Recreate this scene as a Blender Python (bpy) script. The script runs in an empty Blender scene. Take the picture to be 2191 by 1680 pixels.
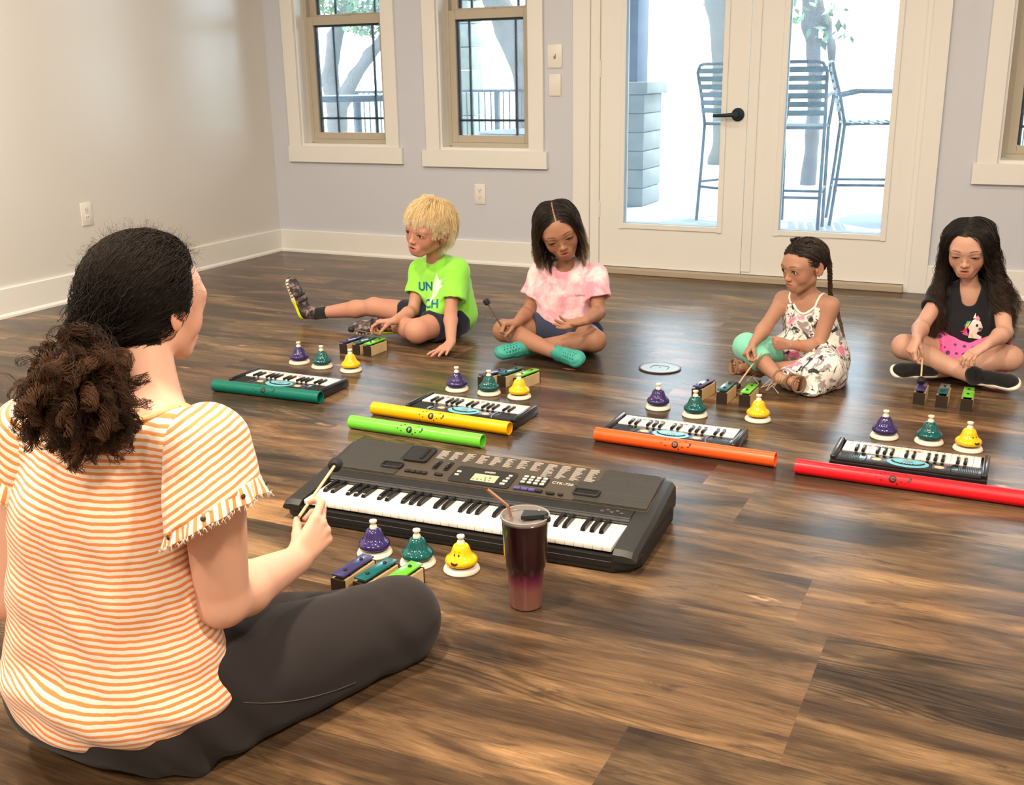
import bpy, bmesh, math, random
import numpy as np
from mathutils import Vector, Matrix
from mathutils.bvhtree import BVHTree

SC = bpy.context.scene
COL = SC.collection
PI = math.pi
random.seed(7)
RNG = np.random.default_rng(7)

# ---------------------------------------------------------------- camera
CAM_F, CAM_PITCH, CAM_YAW, CAM_ROLL, CAM_H = 2265.455, 0.2920112, -0.4509933, -0.0167045, 1.079863
def _cam_axes():
    cy, sy = math.cos(CAM_YAW), math.sin(CAM_YAW); cp, sp = math.cos(CAM_PITCH), math.sin(CAM_PITCH)
    fw = np.array([sy*cp, cy*cp, -sp]); r0 = np.array([cy, -sy, 0.0]); u0 = np.cross(r0, fw)
    cr, sr = math.cos(CAM_ROLL), math.sin(CAM_ROLL)
    return r0*cr + u0*sr, -r0*sr + u0*cr, fw
_r, _u, _f = _cam_axes()
cam_data = bpy.data.cameras.new('camera'); cam = bpy.data.objects.new('camera', cam_data); COL.objects.link(cam)
cam.matrix_world = Matrix(((_r[0], _u[0], -_f[0], 0), (_r[1], _u[1], -_f[1], 0), (_r[2], _u[2], -_f[2], CAM_H), (0, 0, 0, 1)))
cam_data.sensor_fit = 'HORIZONTAL'; cam_data.sensor_width = 36.0; cam_data.lens = 36.0*CAM_F/2191.0
cam_data.clip_start = 0.02; cam_data.clip_end = 300
SC.camera = cam

# ---------------------------------------------------------------- colour management, sky, sun, lamps
SC.view_settings.view_transform = 'Standard'; SC.view_settings.look = 'None'
SC.view_settings.exposure = 0.85; SC.view_settings.gamma = 1.0; SC.view_settings.use_curve_mapping = False
SC.cycles.max_bounces = 10; SC.cycles.diffuse_bounces = 5; SC.cycles.glossy_bounces = 4
SC.cycles.transmission_bounces = 8; SC.cycles.transparent_max_bounces = 16
SC.cycles.sample_clamp_indirect = 6.0; SC.cycles.caustics_reflective = False; SC.cycles.caustics_refractive = False
SC.cycles.use_denoising = True
W = bpy.data.worlds.new('sky'); SC.world = W; W.use_nodes = True
_bg = W.node_tree.nodes['Background']; _bg.inputs[0].default_value = (0.82, 0.92, 1.0, 1); _bg.inputs[1].default_value = 4.6
def light(name, kind, loc, energy, color, size=None, target=None, rot=None, shape=None, size_y=None, spread=None):
    d = bpy.data.lights.new(name, kind); d.energy = energy; d.color = color
    if kind == 'AREA':
        d.shape = shape or 'SQUARE'; d.size = size
        if size_y: d.size_y = size_y
        if spread: d.spread = spread
    elif kind == 'SUN': d.angle = size
    o = bpy.data.objects.new(name, d); COL.objects.link(o); o.location = loc
    if target is not None: o.rotation_euler = (Vector(target)-Vector(loc)).to_track_quat('-Z', 'Y').to_euler()
    if rot: o.rotation_euler = rot
    return o
light('sun', 'SUN', (4, 12, 9), 5.0, (1.0, 0.96, 0.9), size=0.01, target=(0.5, 8, 0))
# daylight that the windows and the glass door let in (portals guide the sky light)
YB, XL, XR, YF, ZC = 5.577, -4.358, 2.6, -3.0, 2.75      # back wall, left wall, right wall, front wall, ceiling
WARM = (1.0, 0.84, 0.66)
LAMPS = [(-3.2, 3.4), (-1.2, 3.4), (0.8, 3.4), (-3.2, 1.2), (-1.2, 1.2), (0.8, 1.2), (-2.2, -1.2), (0.2, -1.2)]
for _x, _y in LAMPS:
    light('ceiling_lamp_light', 'AREA', (_x, _y, ZC-0.03), 9.0 if _y > 2 else 46.0, WARM, size=0.24, shape='DISK', rot=(0, 0, 0))
# ---------------------------------------------------------------- helpers
def V(*a): return np.array(a if len(a) > 1 else a[0], dtype=float)
def nrm(v): v = np.asarray(v, float); return v/max(np.linalg.norm(v), 1e-9)
def at_plane(px, py, y):
    d = _f + _r*(px-1095.5)/CAM_F - _u*(py-840.0)/CAM_F
    return V(0, 0, CAM_H) + d*(y/d[1])
P = at_plane
def on_z(px, py, z=0.0):
    d = _f + _r*(px-1095.5)/CAM_F - _u*(py-840.0)/CAM_F
    return V(0, 0, CAM_H) + d*((z-CAM_H)/d[2])
def reach(a, px, py, L, near=True):
    # the point seen at (px, py) that lies L away from joint a
    d = nrm(_f + _r*(px-1095.5)/CAM_F - _u*(py-840.0)/CAM_F); o = V(0, 0, CAM_H)-a
    b = d@o; c = o@o-L*L; q = b*b-c
    t = -b if q < 0 else (-b-math.sqrt(q) if near else -b+math.sqrt(q))
    return V(0, 0, CAM_H)+d*t

MATS = {}
def mat(name, color=(0.8, 0.8, 0.8), rough=0.5, metal=0.0, spec=0.5, coat=0.0, emit=None, sss=0.0, sheen=0.0, bump=None, vcol=None, trans=0.0, ior=1.45, var=None):
    if name in MATS: return MATS[name]
    m = bpy.data.materials.new(name); m.use_nodes = True; nt = m.node_tree; b = nt.nodes['Principled BSDF']
    b.inputs['Base Color'].default_value = (*color, 1); b.inputs['Roughness'].default_value = rough
    b.inputs['Metallic'].default_value = metal; b.inputs['Specular IOR Level'].default_value = spec
    b.inputs['Coat Weight'].default_value = coat; b.inputs['Coat Roughness'].default_value = 0.08
    b.inputs['IOR'].default_value = ior
    if trans: b.inputs['Transmission Weight'].default_value = trans
    if sheen: b.inputs['Sheen Weight'].default_value = sheen; b.inputs['Sheen Roughness'].default_value = 0.5
    if sss:
        b.inputs['Subsurface Weight'].default_value = sss; b.inputs['Subsurface Radius'].default_value = (1.0, 0.35, 0.2)
        b.inputs['Subsurface Scale'].default_value = 0.012
    if emit:
        b.inputs['Emission Color'].default_value = (*emit[0], 1); b.inputs['Emission Strength'].default_value = emit[1]
    tc = nt.nodes.new('ShaderNodeTexCoord')
    if vcol:
        a = nt.nodes.new('ShaderNodeAttribute'); a.attribute_name = vcol
        nt.links.new(a.outputs['Color'], b.inputs['Base Color'])
    if var:      # (scale, amount): gentle colour variation of the material itself
        n = nt.nodes.new('ShaderNodeTexNoise'); n.inputs['Scale'].default_value = var[0]; n.inputs['Detail'].default_value = 4
        r = nt.nodes.new('ShaderNodeValToRGB'); r.color_ramp.elements[0].position = 0.3; r.color_ramp.elements[1].position = 0.7
        r.color_ramp.elements[0].color = (*[c*(1-var[1]) for c in color], 1); r.color_ramp.elements[1].color = (*[min(1, c*(1+var[1])) for c in color], 1)
        nt.links.new(tc.outputs['Object'], n.inputs['Vector']); nt.links.new(n.outputs['Fac'], r.inputs[0]); nt.links.new(r.outputs[0], b.inputs['Base Color'])
    if bump:     # (scale, strength[, stretch])
        n = nt.nodes.new('ShaderNodeTexNoise'); n.inputs['Scale'].default_value = bump[0]; n.inputs['Detail'].default_value = 3
        bp = nt.nodes.new('ShaderNodeBump'); bp.inputs['Strength'].default_value = bump[1]; bp.inputs['Distance'].default_value = 0.002
        nt.links.new(tc.outputs['Object'], n.inputs['Vector']); nt.links.new(n.outputs['Fac'], bp.inputs['Height']); nt.links.new(bp.outputs[0], b.inputs['Normal'])
    MATS[name] = m
    return m

def link(name, me, m=None, parent=None):
    o = bpy.data.objects.new(name, me); COL.objects.link(o)
    if m is not None:
        for x in (m if isinstance(m, (list, tuple)) else [m]): me.materials.append(x)
    if parent is not None: o.parent = parent
    return o
def tag(o, label=None, cat=None, group=None, kind=None):
    if label: o['label'] = label
    if cat: o['category'] = cat
    if group: o['group'] = group
    if kind: o['kind'] = kind
    return o
def thing(name, label, cat, loc=(0, 0, 0), rz=0.0, group=None):
    o = bpy.data.objects.new(name, None); COL.objects.link(o); o.location = loc; o.rotation_euler = (0, 0, rz)
    o.empty_display_size = 0.05
    return tag(o, label, cat, group)
def copy_tree(o, parent=None):
    c = o.copy(); COL.objects.link(c); c.parent = parent
    for ch in list(o.children): copy_tree(ch, c)
    return c

class MB:
    """collects simple shapes into one mesh"""
    def __init__(s): s.bm = bmesh.new()
    def box(s, c, d, rot=None, bev=0.0, seg=2):
        r = bmesh.ops.create_cube(s.bm, size=1.0); vs = r['verts']
        for v in vs: v.co = Vector((v.co.x*d[0], v.co.y*d[1], v.co.z*d[2]))
        if bev:
            es = list({e for v in vs for e in v.link_edges})
            rr = bmesh.ops.bevel(s.bm, geom=es, offset=bev, segments=seg, affect='EDGES', profile=0.5)
            vs = list({v for f in rr['faces'] for v in f.verts} | {v for v in vs if v.is_valid})
        M = Matrix.Translation(Vector(c))
        if rot is not None: M = M @ (rot if isinstance(rot, Matrix) else Matrix.Rotation(rot, 4, 'Z'))
        bmesh.ops.transform(s.bm, matrix=M, verts=vs); return s
    def tube(s, pts, r, seg=10, cap=True, closed=False):
        pts = [Vector(p) for p in pts]; n = len(pts); rings = []
        rs = r if isinstance(r, (list, tuple)) else [r]*n
        t0 = (pts[1]-pts[0]).normalized(); up = Vector((0, 0, 1)) if abs(t0.z) < 0.9 else Vector((1, 0, 0))
        nx = t0.cross(up).normalized()
        for i, p in enumerate(pts):
            a = pts[i-1] if (i > 0 or closed) else p; b = pts[(i+1) % n] if (i < n-1 or closed) else p
            t = (b-a).normalized(); nx = (nx - t*nx.dot(t)).normalized(); ny = t.cross(nx)
            rings.append([s.bm.verts.new(p + (nx*math.cos(k*2*PI/seg)+ny*math.sin(k*2*PI/seg))*rs[i]) for k in range(seg)])
        m = n if closed else n-1
        for i in range(m):
            A, B = rings[i], rings[(i+1) % n]
            for k in range(seg): s.bm.faces.new((A[k], A[(k+1) % seg], B[(k+1) % seg], B[k]))
        if cap and not closed: s.bm.faces.new(rings[0][::-1]); s.bm.faces.new(rings[-1])
        return s
    def lathe(s, prof, seg=32, c=(0, 0, 0), cap=False, M=None, flute=None):
        rings = []; vs = []
        for r, z in prof:
            if r < 1e-6: v = s.bm.verts.new((0, 0, z)); rings.append([v]*seg); vs.append(v)
            else:
                ring = []
                for k in range(seg):
                    a = k*2*PI/seg; rr = r*(1 + (flute(a, z) if flute else 0)); ring.append(s.bm.verts.new((rr*math.cos(a), rr*math.sin(a), z)))
                rings.append(ring); vs += ring
        for i in range(len(rings)-1):
            A, B = rings[i], rings[i+1]
            for k in range(seg):
                f = [A[k], A[(k+1) % seg], B[(k+1) % seg], B[k]]
                f = [v for j, v in enumerate(f) if v not in f[:j]]
                if len(f) > 2: s.bm.faces.new(f)
        M = M or Matrix.Translation(Vector(c)); bmesh.ops.transform(s.bm, matrix=M, verts=vs); return s
    def prism(s, poly, z0, z1, M=None):
        a = [s.bm.verts.new((x, y, z0)) for x, y in poly]; b = [s.bm.verts.new((x, y, z1)) for x, y in poly]; n = len(poly)
        s.bm.faces.new(a[::-1]); s.bm.faces.new(b)
        for k in range(n): s.bm.faces.new((a[k], a[(k+1) % n], b[(k+1) % n], b[k]))
        if M is not None: bmesh.ops.transform(s.bm, matrix=M, verts=a+b)
        return s
    def ell(s, c, r, seg=20, M=None):
        res = bmesh.ops.create_uvsphere(s.bm, u_segments=seg, v_segments=max(6, seg//2), radius=1.0)
        for v in res['verts']: v.co = Vector((v.co.x*r[0], v.co.y*r[1], v.co.z*r[2]))
        MM = Matrix.Translation(Vector(c)) @ (M if M is not None else Matrix.Identity(4))
        bmesh.ops.transform(s.bm, matrix=MM, verts=res['verts']); return s
    def build(s, name, m=None, parent=None, smooth=True, ang=0.6):
        bmesh.ops.recalc_face_normals(s.bm, faces=s.bm.faces)
        me = bpy.data.meshes.new(name); s.bm.to_mesh(me); s.bm.free()
        if smooth:
            me.polygons.foreach_set('use_smooth', [True]*len(me.polygons))
            me.set_sharp_from_angle(angle=ang)
        return link(name, me, m, parent)
def rmat(frm_z, x=(1, 0, 0)):
    z = Vector(frm_z).normalized(); x = Vector(x); y = z.cross(x).normalized(); x = y.cross(z)
    return Matrix(((x.x, y.x, z.x, 0), (x.y, y.y, z.y, 0), (x.z, y.z, z.z, 0), (0, 0, 0, 1)))

# ---------------------------------------------------------------- distance fields -> one continuous surface
class Frame:
    """local millimetre frame: columns right, forward, up"""
    def __init__(s, o, fwd, up, scale=1.0):
        f = nrm(fwd); u = nrm(V(up)-f*(V(up)@f)); r = np.cross(f, u)
        s.o = V(o); s.R = np.stack([r, f, u], 1); s.s = scale*0.001
    def w(s, *p): return s.o + s.R @ (V(*p)*s.s)
    def wa(s, pts): return s.o + (np.asarray(pts)*s.s) @ s.R.T
    def l(s, pts): return ((np.asarray(pts)-s.o) @ s.R)/s.s
    def d(s, *p): return s.R @ V(*p)

def sd_cone(p, a, b, r1, r2):
    ba = b-a; l2 = float(ba@ba); rr = r1-r2
    pa = p-a; y = pa@ba; z = y-l2
    if l2 < rr*rr+1e-10: return np.linalg.norm(pa, axis=-1)-max(r1, r2)
    a2 = l2-rr*rr; il2 = 1.0/l2
    q = pa*l2-y[..., None]*ba; x2 = (q*q).sum(-1); y2 = y*y*l2; z2 = z*z*l2
    k = np.sign(rr)*rr*rr*x2
    d = (np.sqrt(np.maximum(x2*a2*il2, 0))+y*rr)*il2-r1
    c1 = np.sign(z)*a2*z2 > k; d1 = np.sqrt(x2+z2)*il2-r2
    c2 = (np.sign(y)*a2*y2 < k) & ~c1; d2 = np.sqrt(x2+y2)*il2-r1
    d = np.where(c1, d1, d); return np.where(c2, d2, d)
def sd_ell(p, c, R, r):
    q = (p-c) @ R; r = V(r); k0 = np.linalg.norm(q/r, axis=-1); k1 = np.linalg.norm(q/(r*r), axis=-1)
    return k0*(k0-1.0)/np.maximum(k1, 1e-6)
def sd_box(p, c, R, h, rad):
    q = np.abs((p-c) @ R)-(V(h)-rad); return np.linalg.norm(np.maximum(q, 0), axis=-1)+np.minimum(q.max(-1), 0)-rad
I3 = np.eye(3)
class Field:
    def __init__(s): s.ops = []
    def add(s, fn, lo, hi, k, mode): s.ops.append((fn, lo, hi, k, mode)); return s
    def cone(s, a, b, r1, r2=None, k=0.01, mode=1, cut=None):
        a, b = V(a), V(b); r2 = r1 if r2 is None else r2; R = max(r1, r2)
        fn = (lambda p: sd_cone(p, a, b, r1, r2))
        if cut: g = fn; fn = (lambda p: np.maximum.reduce([g(p)]+[(p-V(c))@nrm(n) for c, n in cut]))
        return s.add(fn, np.minimum(a, b)-R, np.maximum(a, b)+R, k, mode)
    def chain(s, pts, rs, k=0.01, mode=1, cut=None):
        for i in range(len(pts)-1): s.cone(pts[i], pts[i+1], rs[i], rs[i+1], k if i == 0 else max(k, min(rs[i], rs[i+1])*0.35), mode, cut)
        return s
    def ell(s, c, r, R=None, k=0.01, mode=1, cut=None):
        c = V(c); R = I3 if R is None else R; e = np.abs(R) @ V(r)*1.0; e = np.maximum(e, 0)
        fn = (lambda p: sd_ell(p, c, R, r))
        if cut: g = fn; fn = (lambda p: np.maximum.reduce([g(p)]+[(p-V(cc))@nrm(n) for cc, n in cut]))
        return s.add(fn, c-e, c+e, k, mode)
    def box(s, c, h, R=None, rad=0.003, k=0.004, mode=1):
        c = V(c); R = I3 if R is None else R; e = np.abs(R) @ V(h)
        return s.add((lambda p: sd_box(p, c, R, h, rad)), c-e, c+e, k, mode)
    def fell(s, F, c, r, k=6, mode=1, R=None):          # ellipsoid given in a Frame's millimetres
        Rm = F.R if R is None else F.R @ R
        return s.ell(F.w(c), V(r)*F.s, Rm, k*F.s, mode)
    def fcone(s, F, a, b, r1, r2=None, k=6, mode=1):
        return s.cone(F.w(a), F.w(b), r1*F.s, (r1 if r2 is None else r2)*F.s, k*F.s, mode)

def axis(lo, hi, coarse, fine):
    """grid coordinates, denser inside the (a, b, step) spans"""
    c = [lo]
    while c[-1] < hi:
        x = c[-1]; st = coarse
        for a, b, f in fine:
            if a-coarse < x < b: st = min(st, f)
        c.append(x+st)
    return np.array(c)
def field_grid(F, axes, disp=None):
    X, Y, Z = axes; f = np.full((len(X), len(Y), len(Z)), 0.04, np.float32)
    for fn, lo, hi, k, mode in F.ops:
        pad = k+0.012; sl = []
        for A, l, h in zip(axes, lo-pad, hi+pad):
            i0, i1 = np.searchsorted(A, l), np.searchsorted(A, h)
            sl.append(slice(i0, i1))
        if any(s.stop-s.start < 1 for s in sl): continue
        p = np.stack(np.meshgrid(X[sl[0]], Y[sl[1]], Z[sl[2]], indexing='ij'), -1)
        d = fn(p).astype(np.float32); g = f[tuple(sl)]
        if mode > 0:
            h = np.maximum(k-np.abs(g-d), 0)/max(k, 1e-6); g[...] = np.minimum(g, d)-h*h*k*0.25
        else:
            d = -d; h = np.maximum(k-np.abs(g-d), 0)/max(k, 1e-6); g[...] = np.maximum(g, d)+h*h*k*0.25
    if disp is not None:
        m = np.abs(f) < 0.025; i, j, l = np.nonzero(m)
        q = np.stack([X[i], Y[j], Z[l]], -1); f[i, j, l] += disp(q).astype(np.float32)
    return f
def surface_nets(f, axes):
    ins = f < 0; nx, ny, nz = [n-1 for n in f.shape]
    cnt = np.zeros((nx, ny, nz), np.int8)
    for a in (0, 1):
        for b in (0, 1):
            for c in (0, 1): cnt += ins[a:a+nx, b:b+ny, c:c+nz]
    I, J, K = np.nonzero((cnt > 0) & (cnt < 8)); n = len(I)
    vid = np.full((nx, ny, nz), -1, np.int32); vid[I, J, K] = np.arange(n)
    acc = np.zeros((n, 3)); w = np.zeros(n)
    cs = [(a, b, c) for a in (0, 1) for b in (0, 1) for c in (0, 1)]
    val = {c: f[I+c[0], J+c[1], K+c[2]] for c in cs}
    for c in cs:
        for ax in range(3):
            if c[ax]: continue
            d = list(c); d[ax] = 1; d = tuple(d); v0, v1 = val[c], val[d]
            m = (v0 < 0) != (v1 < 0); t = np.where(m, v0/np.where(m, v0-v1, 1), 0)
            q = np.tile(np.array(c, float), (n, 1)); q[:, ax] += t
            acc[m] += q[m]; w[m] += 1
    acc /= w[:, None]
    X, Y, Z = axes
    co = np.stack([X[I]+acc[:, 0]*(X[I+1]-X[I]), Y[J]+acc[:, 1]*(Y[J+1]-Y[J]), Z[K]+acc[:, 2]*(Z[K+1]-Z[K])], -1)
    quads = []
    for ax in range(3):
        A = ins[:-1, :, :] if ax == 0 else ins[:, :-1, :] if ax == 1 else ins[:, :, :-1]
        B = ins[1:, :, :] if ax == 0 else ins[:, 1:, :] if ax == 1 else ins[:, :, 1:]
        i, j, k = np.nonzero(A != B); up = A[i, j, k]
        o = [(ax+1) % 3, (ax+2) % 3]; idx = np.stack([i, j, k], -1)
        ok = (idx[:, o[0]] > 0) & (idx[:, o[1]] > 0) & (idx[:, o[0]] < f.shape[o[0]]-1) & (idx[:, o[1]] < f.shape[o[1]]-1)
        idx = idx[ok]; up = up[ok]
        def g(d0, d1):
            q = idx.copy(); q[:, o[0]] -= d0; q[:, o[1]] -= d1; return vid[q[:, 0], q[:, 1], q[:, 2]]
        q = np.stack([g(1, 1), g(0, 1), g(0, 0), g(1, 0)], -1); q[~up] = q[~up][:, ::-1]; quads.append(q)
    return co, np.concatenate(quads)
def relax(co, quads, it, lam=0.5):
    e = np.concatenate([quads[:, [0, 1]], quads[:, [1, 2]], quads[:, [2, 3]], quads[:, [3, 0]]])
    for _ in range(it):
        s = np.zeros_like(co); w = np.zeros(len(co))
        for c in range(3): s[:, c] = np.bincount(e[:, 0], co[e[:, 1], c], len(co))+np.bincount(e[:, 1], co[e[:, 0], c], len(co))
        w = np.bincount(e[:, 0], minlength=len(co))+np.bincount(e[:, 1], minlength=len(co))
        co = co+lam*(s/np.maximum(w, 1)[:, None]-co)
    return co
def mesh_np(name, co, quads):
    me = bpy.data.meshes.new(name); nf = len(quads); k = quads.shape[1]
    me.vertices.add(len(co)); me.vertices.foreach_set('co', co.astype(np.float32).ravel())
    me.loops.add(nf*k); me.loops.foreach_set('vertex_index', quads.astype(np.int32).ravel())
    me.polygons.add(nf); me.polygons.foreach_set('loop_start', np.arange(0, nf*k, k, dtype=np.int32))
    me.polygons.foreach_set('use_smooth', np.ones(nf, bool)); me.update(calc_edges=True); return me
def vcolor(me, rgb, name='col'):
    a = me.color_attributes.new(name, 'FLOAT_COLOR', 'POINT'); c = np.ones((len(me.vertices), 4), np.float32); c[:, :3] = rgb
    a.data.foreach_set('color', c.ravel())
def vfloat(me, val, name):
    a = me.attributes.new(name, 'FLOAT', 'POINT'); a.data.foreach_set('value', val.astype(np.float32))
def solid(name, F, lo, hi, step, m, parent, fine=((), (), ()), disp=None, color=None, floats=None, smooth=1):
    axes = [axis(lo[i], hi[i], step, fine[i]) for i in range(3)]
    co, q = surface_nets(field_grid(F, axes, disp), axes)
    if smooth: co = relax(co, q, smooth, 0.4)
    me = mesh_np(name, co, q)
    if color is not None: vcolor(me, color(co))
    if floats is not None:
        for kx, fn in floats.items(): vfloat(me, fn(co), kx)
    return link(name, me, m, parent)
_WD = [(nrm(RNG.normal(size=3)), RNG.uniform(0, 6.28)) for _ in range(60)]
def noise3(p, freq, seed=0, n=7):
    s = 0
    for i in range(n):
        d, ph = _WD[(seed*7+i) % 60]; s = s+np.sin(p@(d*freq*(0.7+0.13*i))+ph+1.3*np.sin(p@(_WD[(seed*5+i+31) % 60][0]*freq*0.6)+ph*2))
    return s/n
# ---------------------------------------------------------------- parts of a person
def add_head(F, H, lid=0.6, mouth=0.0, neck=None, neck_r=30, ears=(1, 1), slim=1.0):
    """H: head Frame in mm (head 200 mm tall, z -95..100, face towards +y). lid 0 open .. 1 shut"""
    F.fell(H, (0, -10, 24), (70*slim, 86, 72), 6)
    F.fell(H, (0, 34, 8), (60*slim, 50, 54), 22)
    F.fell(H, (0, 24, -28), (53*slim, 52, 60), 20)
    F.fell(H, (0, 58, -79), (20, 20, 16), 20)
    for s in (-1, 1):
        F.fell(H, (s*30, 49, -34), (23, 21, 26), 20)
        F.fcone(H, (s*43, 4, -52), (s*16, 54, -80), 14, 13, 18)
        F.fell(H, (s*22, 72, 10), (22, 8, 9), 18)           # brow
    for s in (-1, 1): F.fell(H, (s*29, 90, -5), (13, 11, 8), 10, mode=-1)
    F.fcone(H, (0, 77, -4), (0, 88, -32), 5, 7, 9)
    F.fell(H, (0, 91, -34), (9, 8.5, 8), 6)
    for s in (-1, 1):
        F.fell(H, (s*9.5, 85, -36), (6, 7, 6), 4)
        F.fell(H, (s*5, 92, -42), (2.6, 4, 3), 2, mode=-1)
    F.fell(H, (0, 73, -60), (26, 10, 18), 14)
    F.fell(H, (0, 80.5, -54.5), (15.5, 5.5, 4.0), 4); F.fell(H, (0, 79.5, -65-mouth*5), (13, 5.5, 4.8), 4)
    F.fell(H, (0, 89, -59.5-mouth*2.2), (14-mouth*3, 7+mouth*5, 1.2+mouth*4.2), 2, mode=-1)
    for s in (-1, 1):       # lids
        c = (s*30, 66.5, -6); F.fell(H, c, (16.0, 14.4, 13.2), 7)
        F.fell(H, (s*30.5, 82, -6.5-3.6*lid), (13.2, 9, 7.0*(1-lid)+0.5), 1.0, mode=-1)
    for s, on in zip((-1, 1), ears):
        if not on: continue
        A = np.array(Matrix.Rotation(s*0.35, 3, 'Z') @ Matrix.Rotation(0.15, 3, 'X'))
        F.fell(H, (s*73*slim, -6, -12), (5.5, 17, 28), 5, R=A)
        F.fell(H, (s*78*slim, -1, -8), (4, 10, 17), 4, mode=-1, R=A)
        F.fell(H, (s*73*slim, 6, -14), (4, 5, 7), 4)
    if neck is not None:
        F.cone(H.w(0, -16, -50), neck, neck_r*H.s*1.02, neck_r*H.s*1.1, 0.02)
def head_color(H, skin, lip, brow, mouth=0.0, lid=0.6, cheek=0.5, browz=14, browa=0.85, lash=(0.03, 0.02, 0.015)):
    skin, lip, brow, lash = map(V, (skin, lip, brow, lash))
    def f(co):
        c = np.tile(skin, (len(co), 1)); q = H.l(co)
        m = np.linalg.norm(q, axis=1) < 150; i = np.nonzero(m)[0]; q = q[m]; k = c[m]
        x, y, z = np.abs(q[:, 0]), q[:, 1], q[:, 2]
        def mix(k, w, col): w = np.clip(w, 0, 1)[:, None]; return k*(1-w)+np.asarray(col)*w
        fr = y > 40
        w = cheek*np.exp(-(((x-38)/17)**2+((z+34)/15)**2))*fr; k = mix(k, w*0.55, skin*V(1.0, 0.62, 0.55))
        w = np.exp(-((x/10)**2+((z+33)/8)**2))*fr*(y > 82)*0.35; k = mix(k, w, skin*V(1.0, 0.66, 0.6))
        ear = (x > 66)*(y < 25)*(y > -30)*(np.abs(z+12) < 32); k = mix(k, ear*0.3, skin*V(1.0, 0.6, 0.5))
        # brows: a low arch
        bz = browz-0.014*(x-32)**2+3; w = (1-((z-bz)/(3.0-0.03*(x-12)))**2)*np.clip((x-11)/6, 0, 1)*np.clip((47-x)/8, 0, 1)*fr; k = mix(k, np.clip(w*1.1, 0, browa), brow)
        lipw = 1-((x/17)**2+((z+60+mouth*1.5)/(9.5+mouth*3))**2); cup = 1-(np.exp(-(x/4)**2)*(z > -53))
        k = mix(k, np.clip(lipw*5, 0, 0.9)*fr*(y > 70)*cup, lip)
        dk = 1-((x/(13.5-mouth*2))**2+((z+59.5+mouth*2.2)/(1.3+mouth*4.2))**2); k = mix(k, np.clip(dk*3, 0, 1)*fr*(0.6+0.4*(mouth > 0)), V(0.10, 0.02, 0.02))
        # lash line round the lid opening
        ez = -6.5-3.6*lid; hz = 7.0*(1-lid)+0.5
        r = ((x-30.5)/14.2)**2+((z-ez)/(hz+2.6))**2; up = (z > ez-1)
        k = mix(k, np.clip((1.15-r)*4, 0, 1)*fr*np.where(up, 0.95, 0.45)*(y > 60), lash)
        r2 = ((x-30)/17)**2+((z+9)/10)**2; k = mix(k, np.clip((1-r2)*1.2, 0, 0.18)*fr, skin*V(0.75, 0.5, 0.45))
        c[i] = k; return c
    return f
def add_eyes(H, parent, iris, gaze=(0, 1, 0)):
    g = H.d(*nrm(gaze))
    for s in (-1, 1):
        mb = MB(); mb.lathe([(0, 1.0)]+[(math.sin(a), math.cos(a)) for a in (0.1, 0.19, 0.3, 0.42, 0.55, 0.8, 1.2, 1.6, 2.0, 2.5)]+[(0, -1.0)], seg=24)
        for f in mb.bm.faces:
            z = sum(v.co.z for v in f.verts)/len(f.verts); f.material_index = 2 if z > 0.965 else (1 if z > 0.85 else 0)
        c = H.w(s*30, 66.5, -6); M = Matrix.Translation(Vector(c)) @ rmat(g) @ Matrix.Scale(13.3*H.s, 4)
        bmesh.ops.transform(mb.bm, matrix=M, verts=mb.bm.verts)
        mb.build('eye', [mat('eye_white', (0.75, 0.72, 0.70), 0.15), mat('iris_%s' % iris[0], iris[1], 0.12), mat('pupil', (0.01, 0.01, 0.01), 0.1)], parent)

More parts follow.
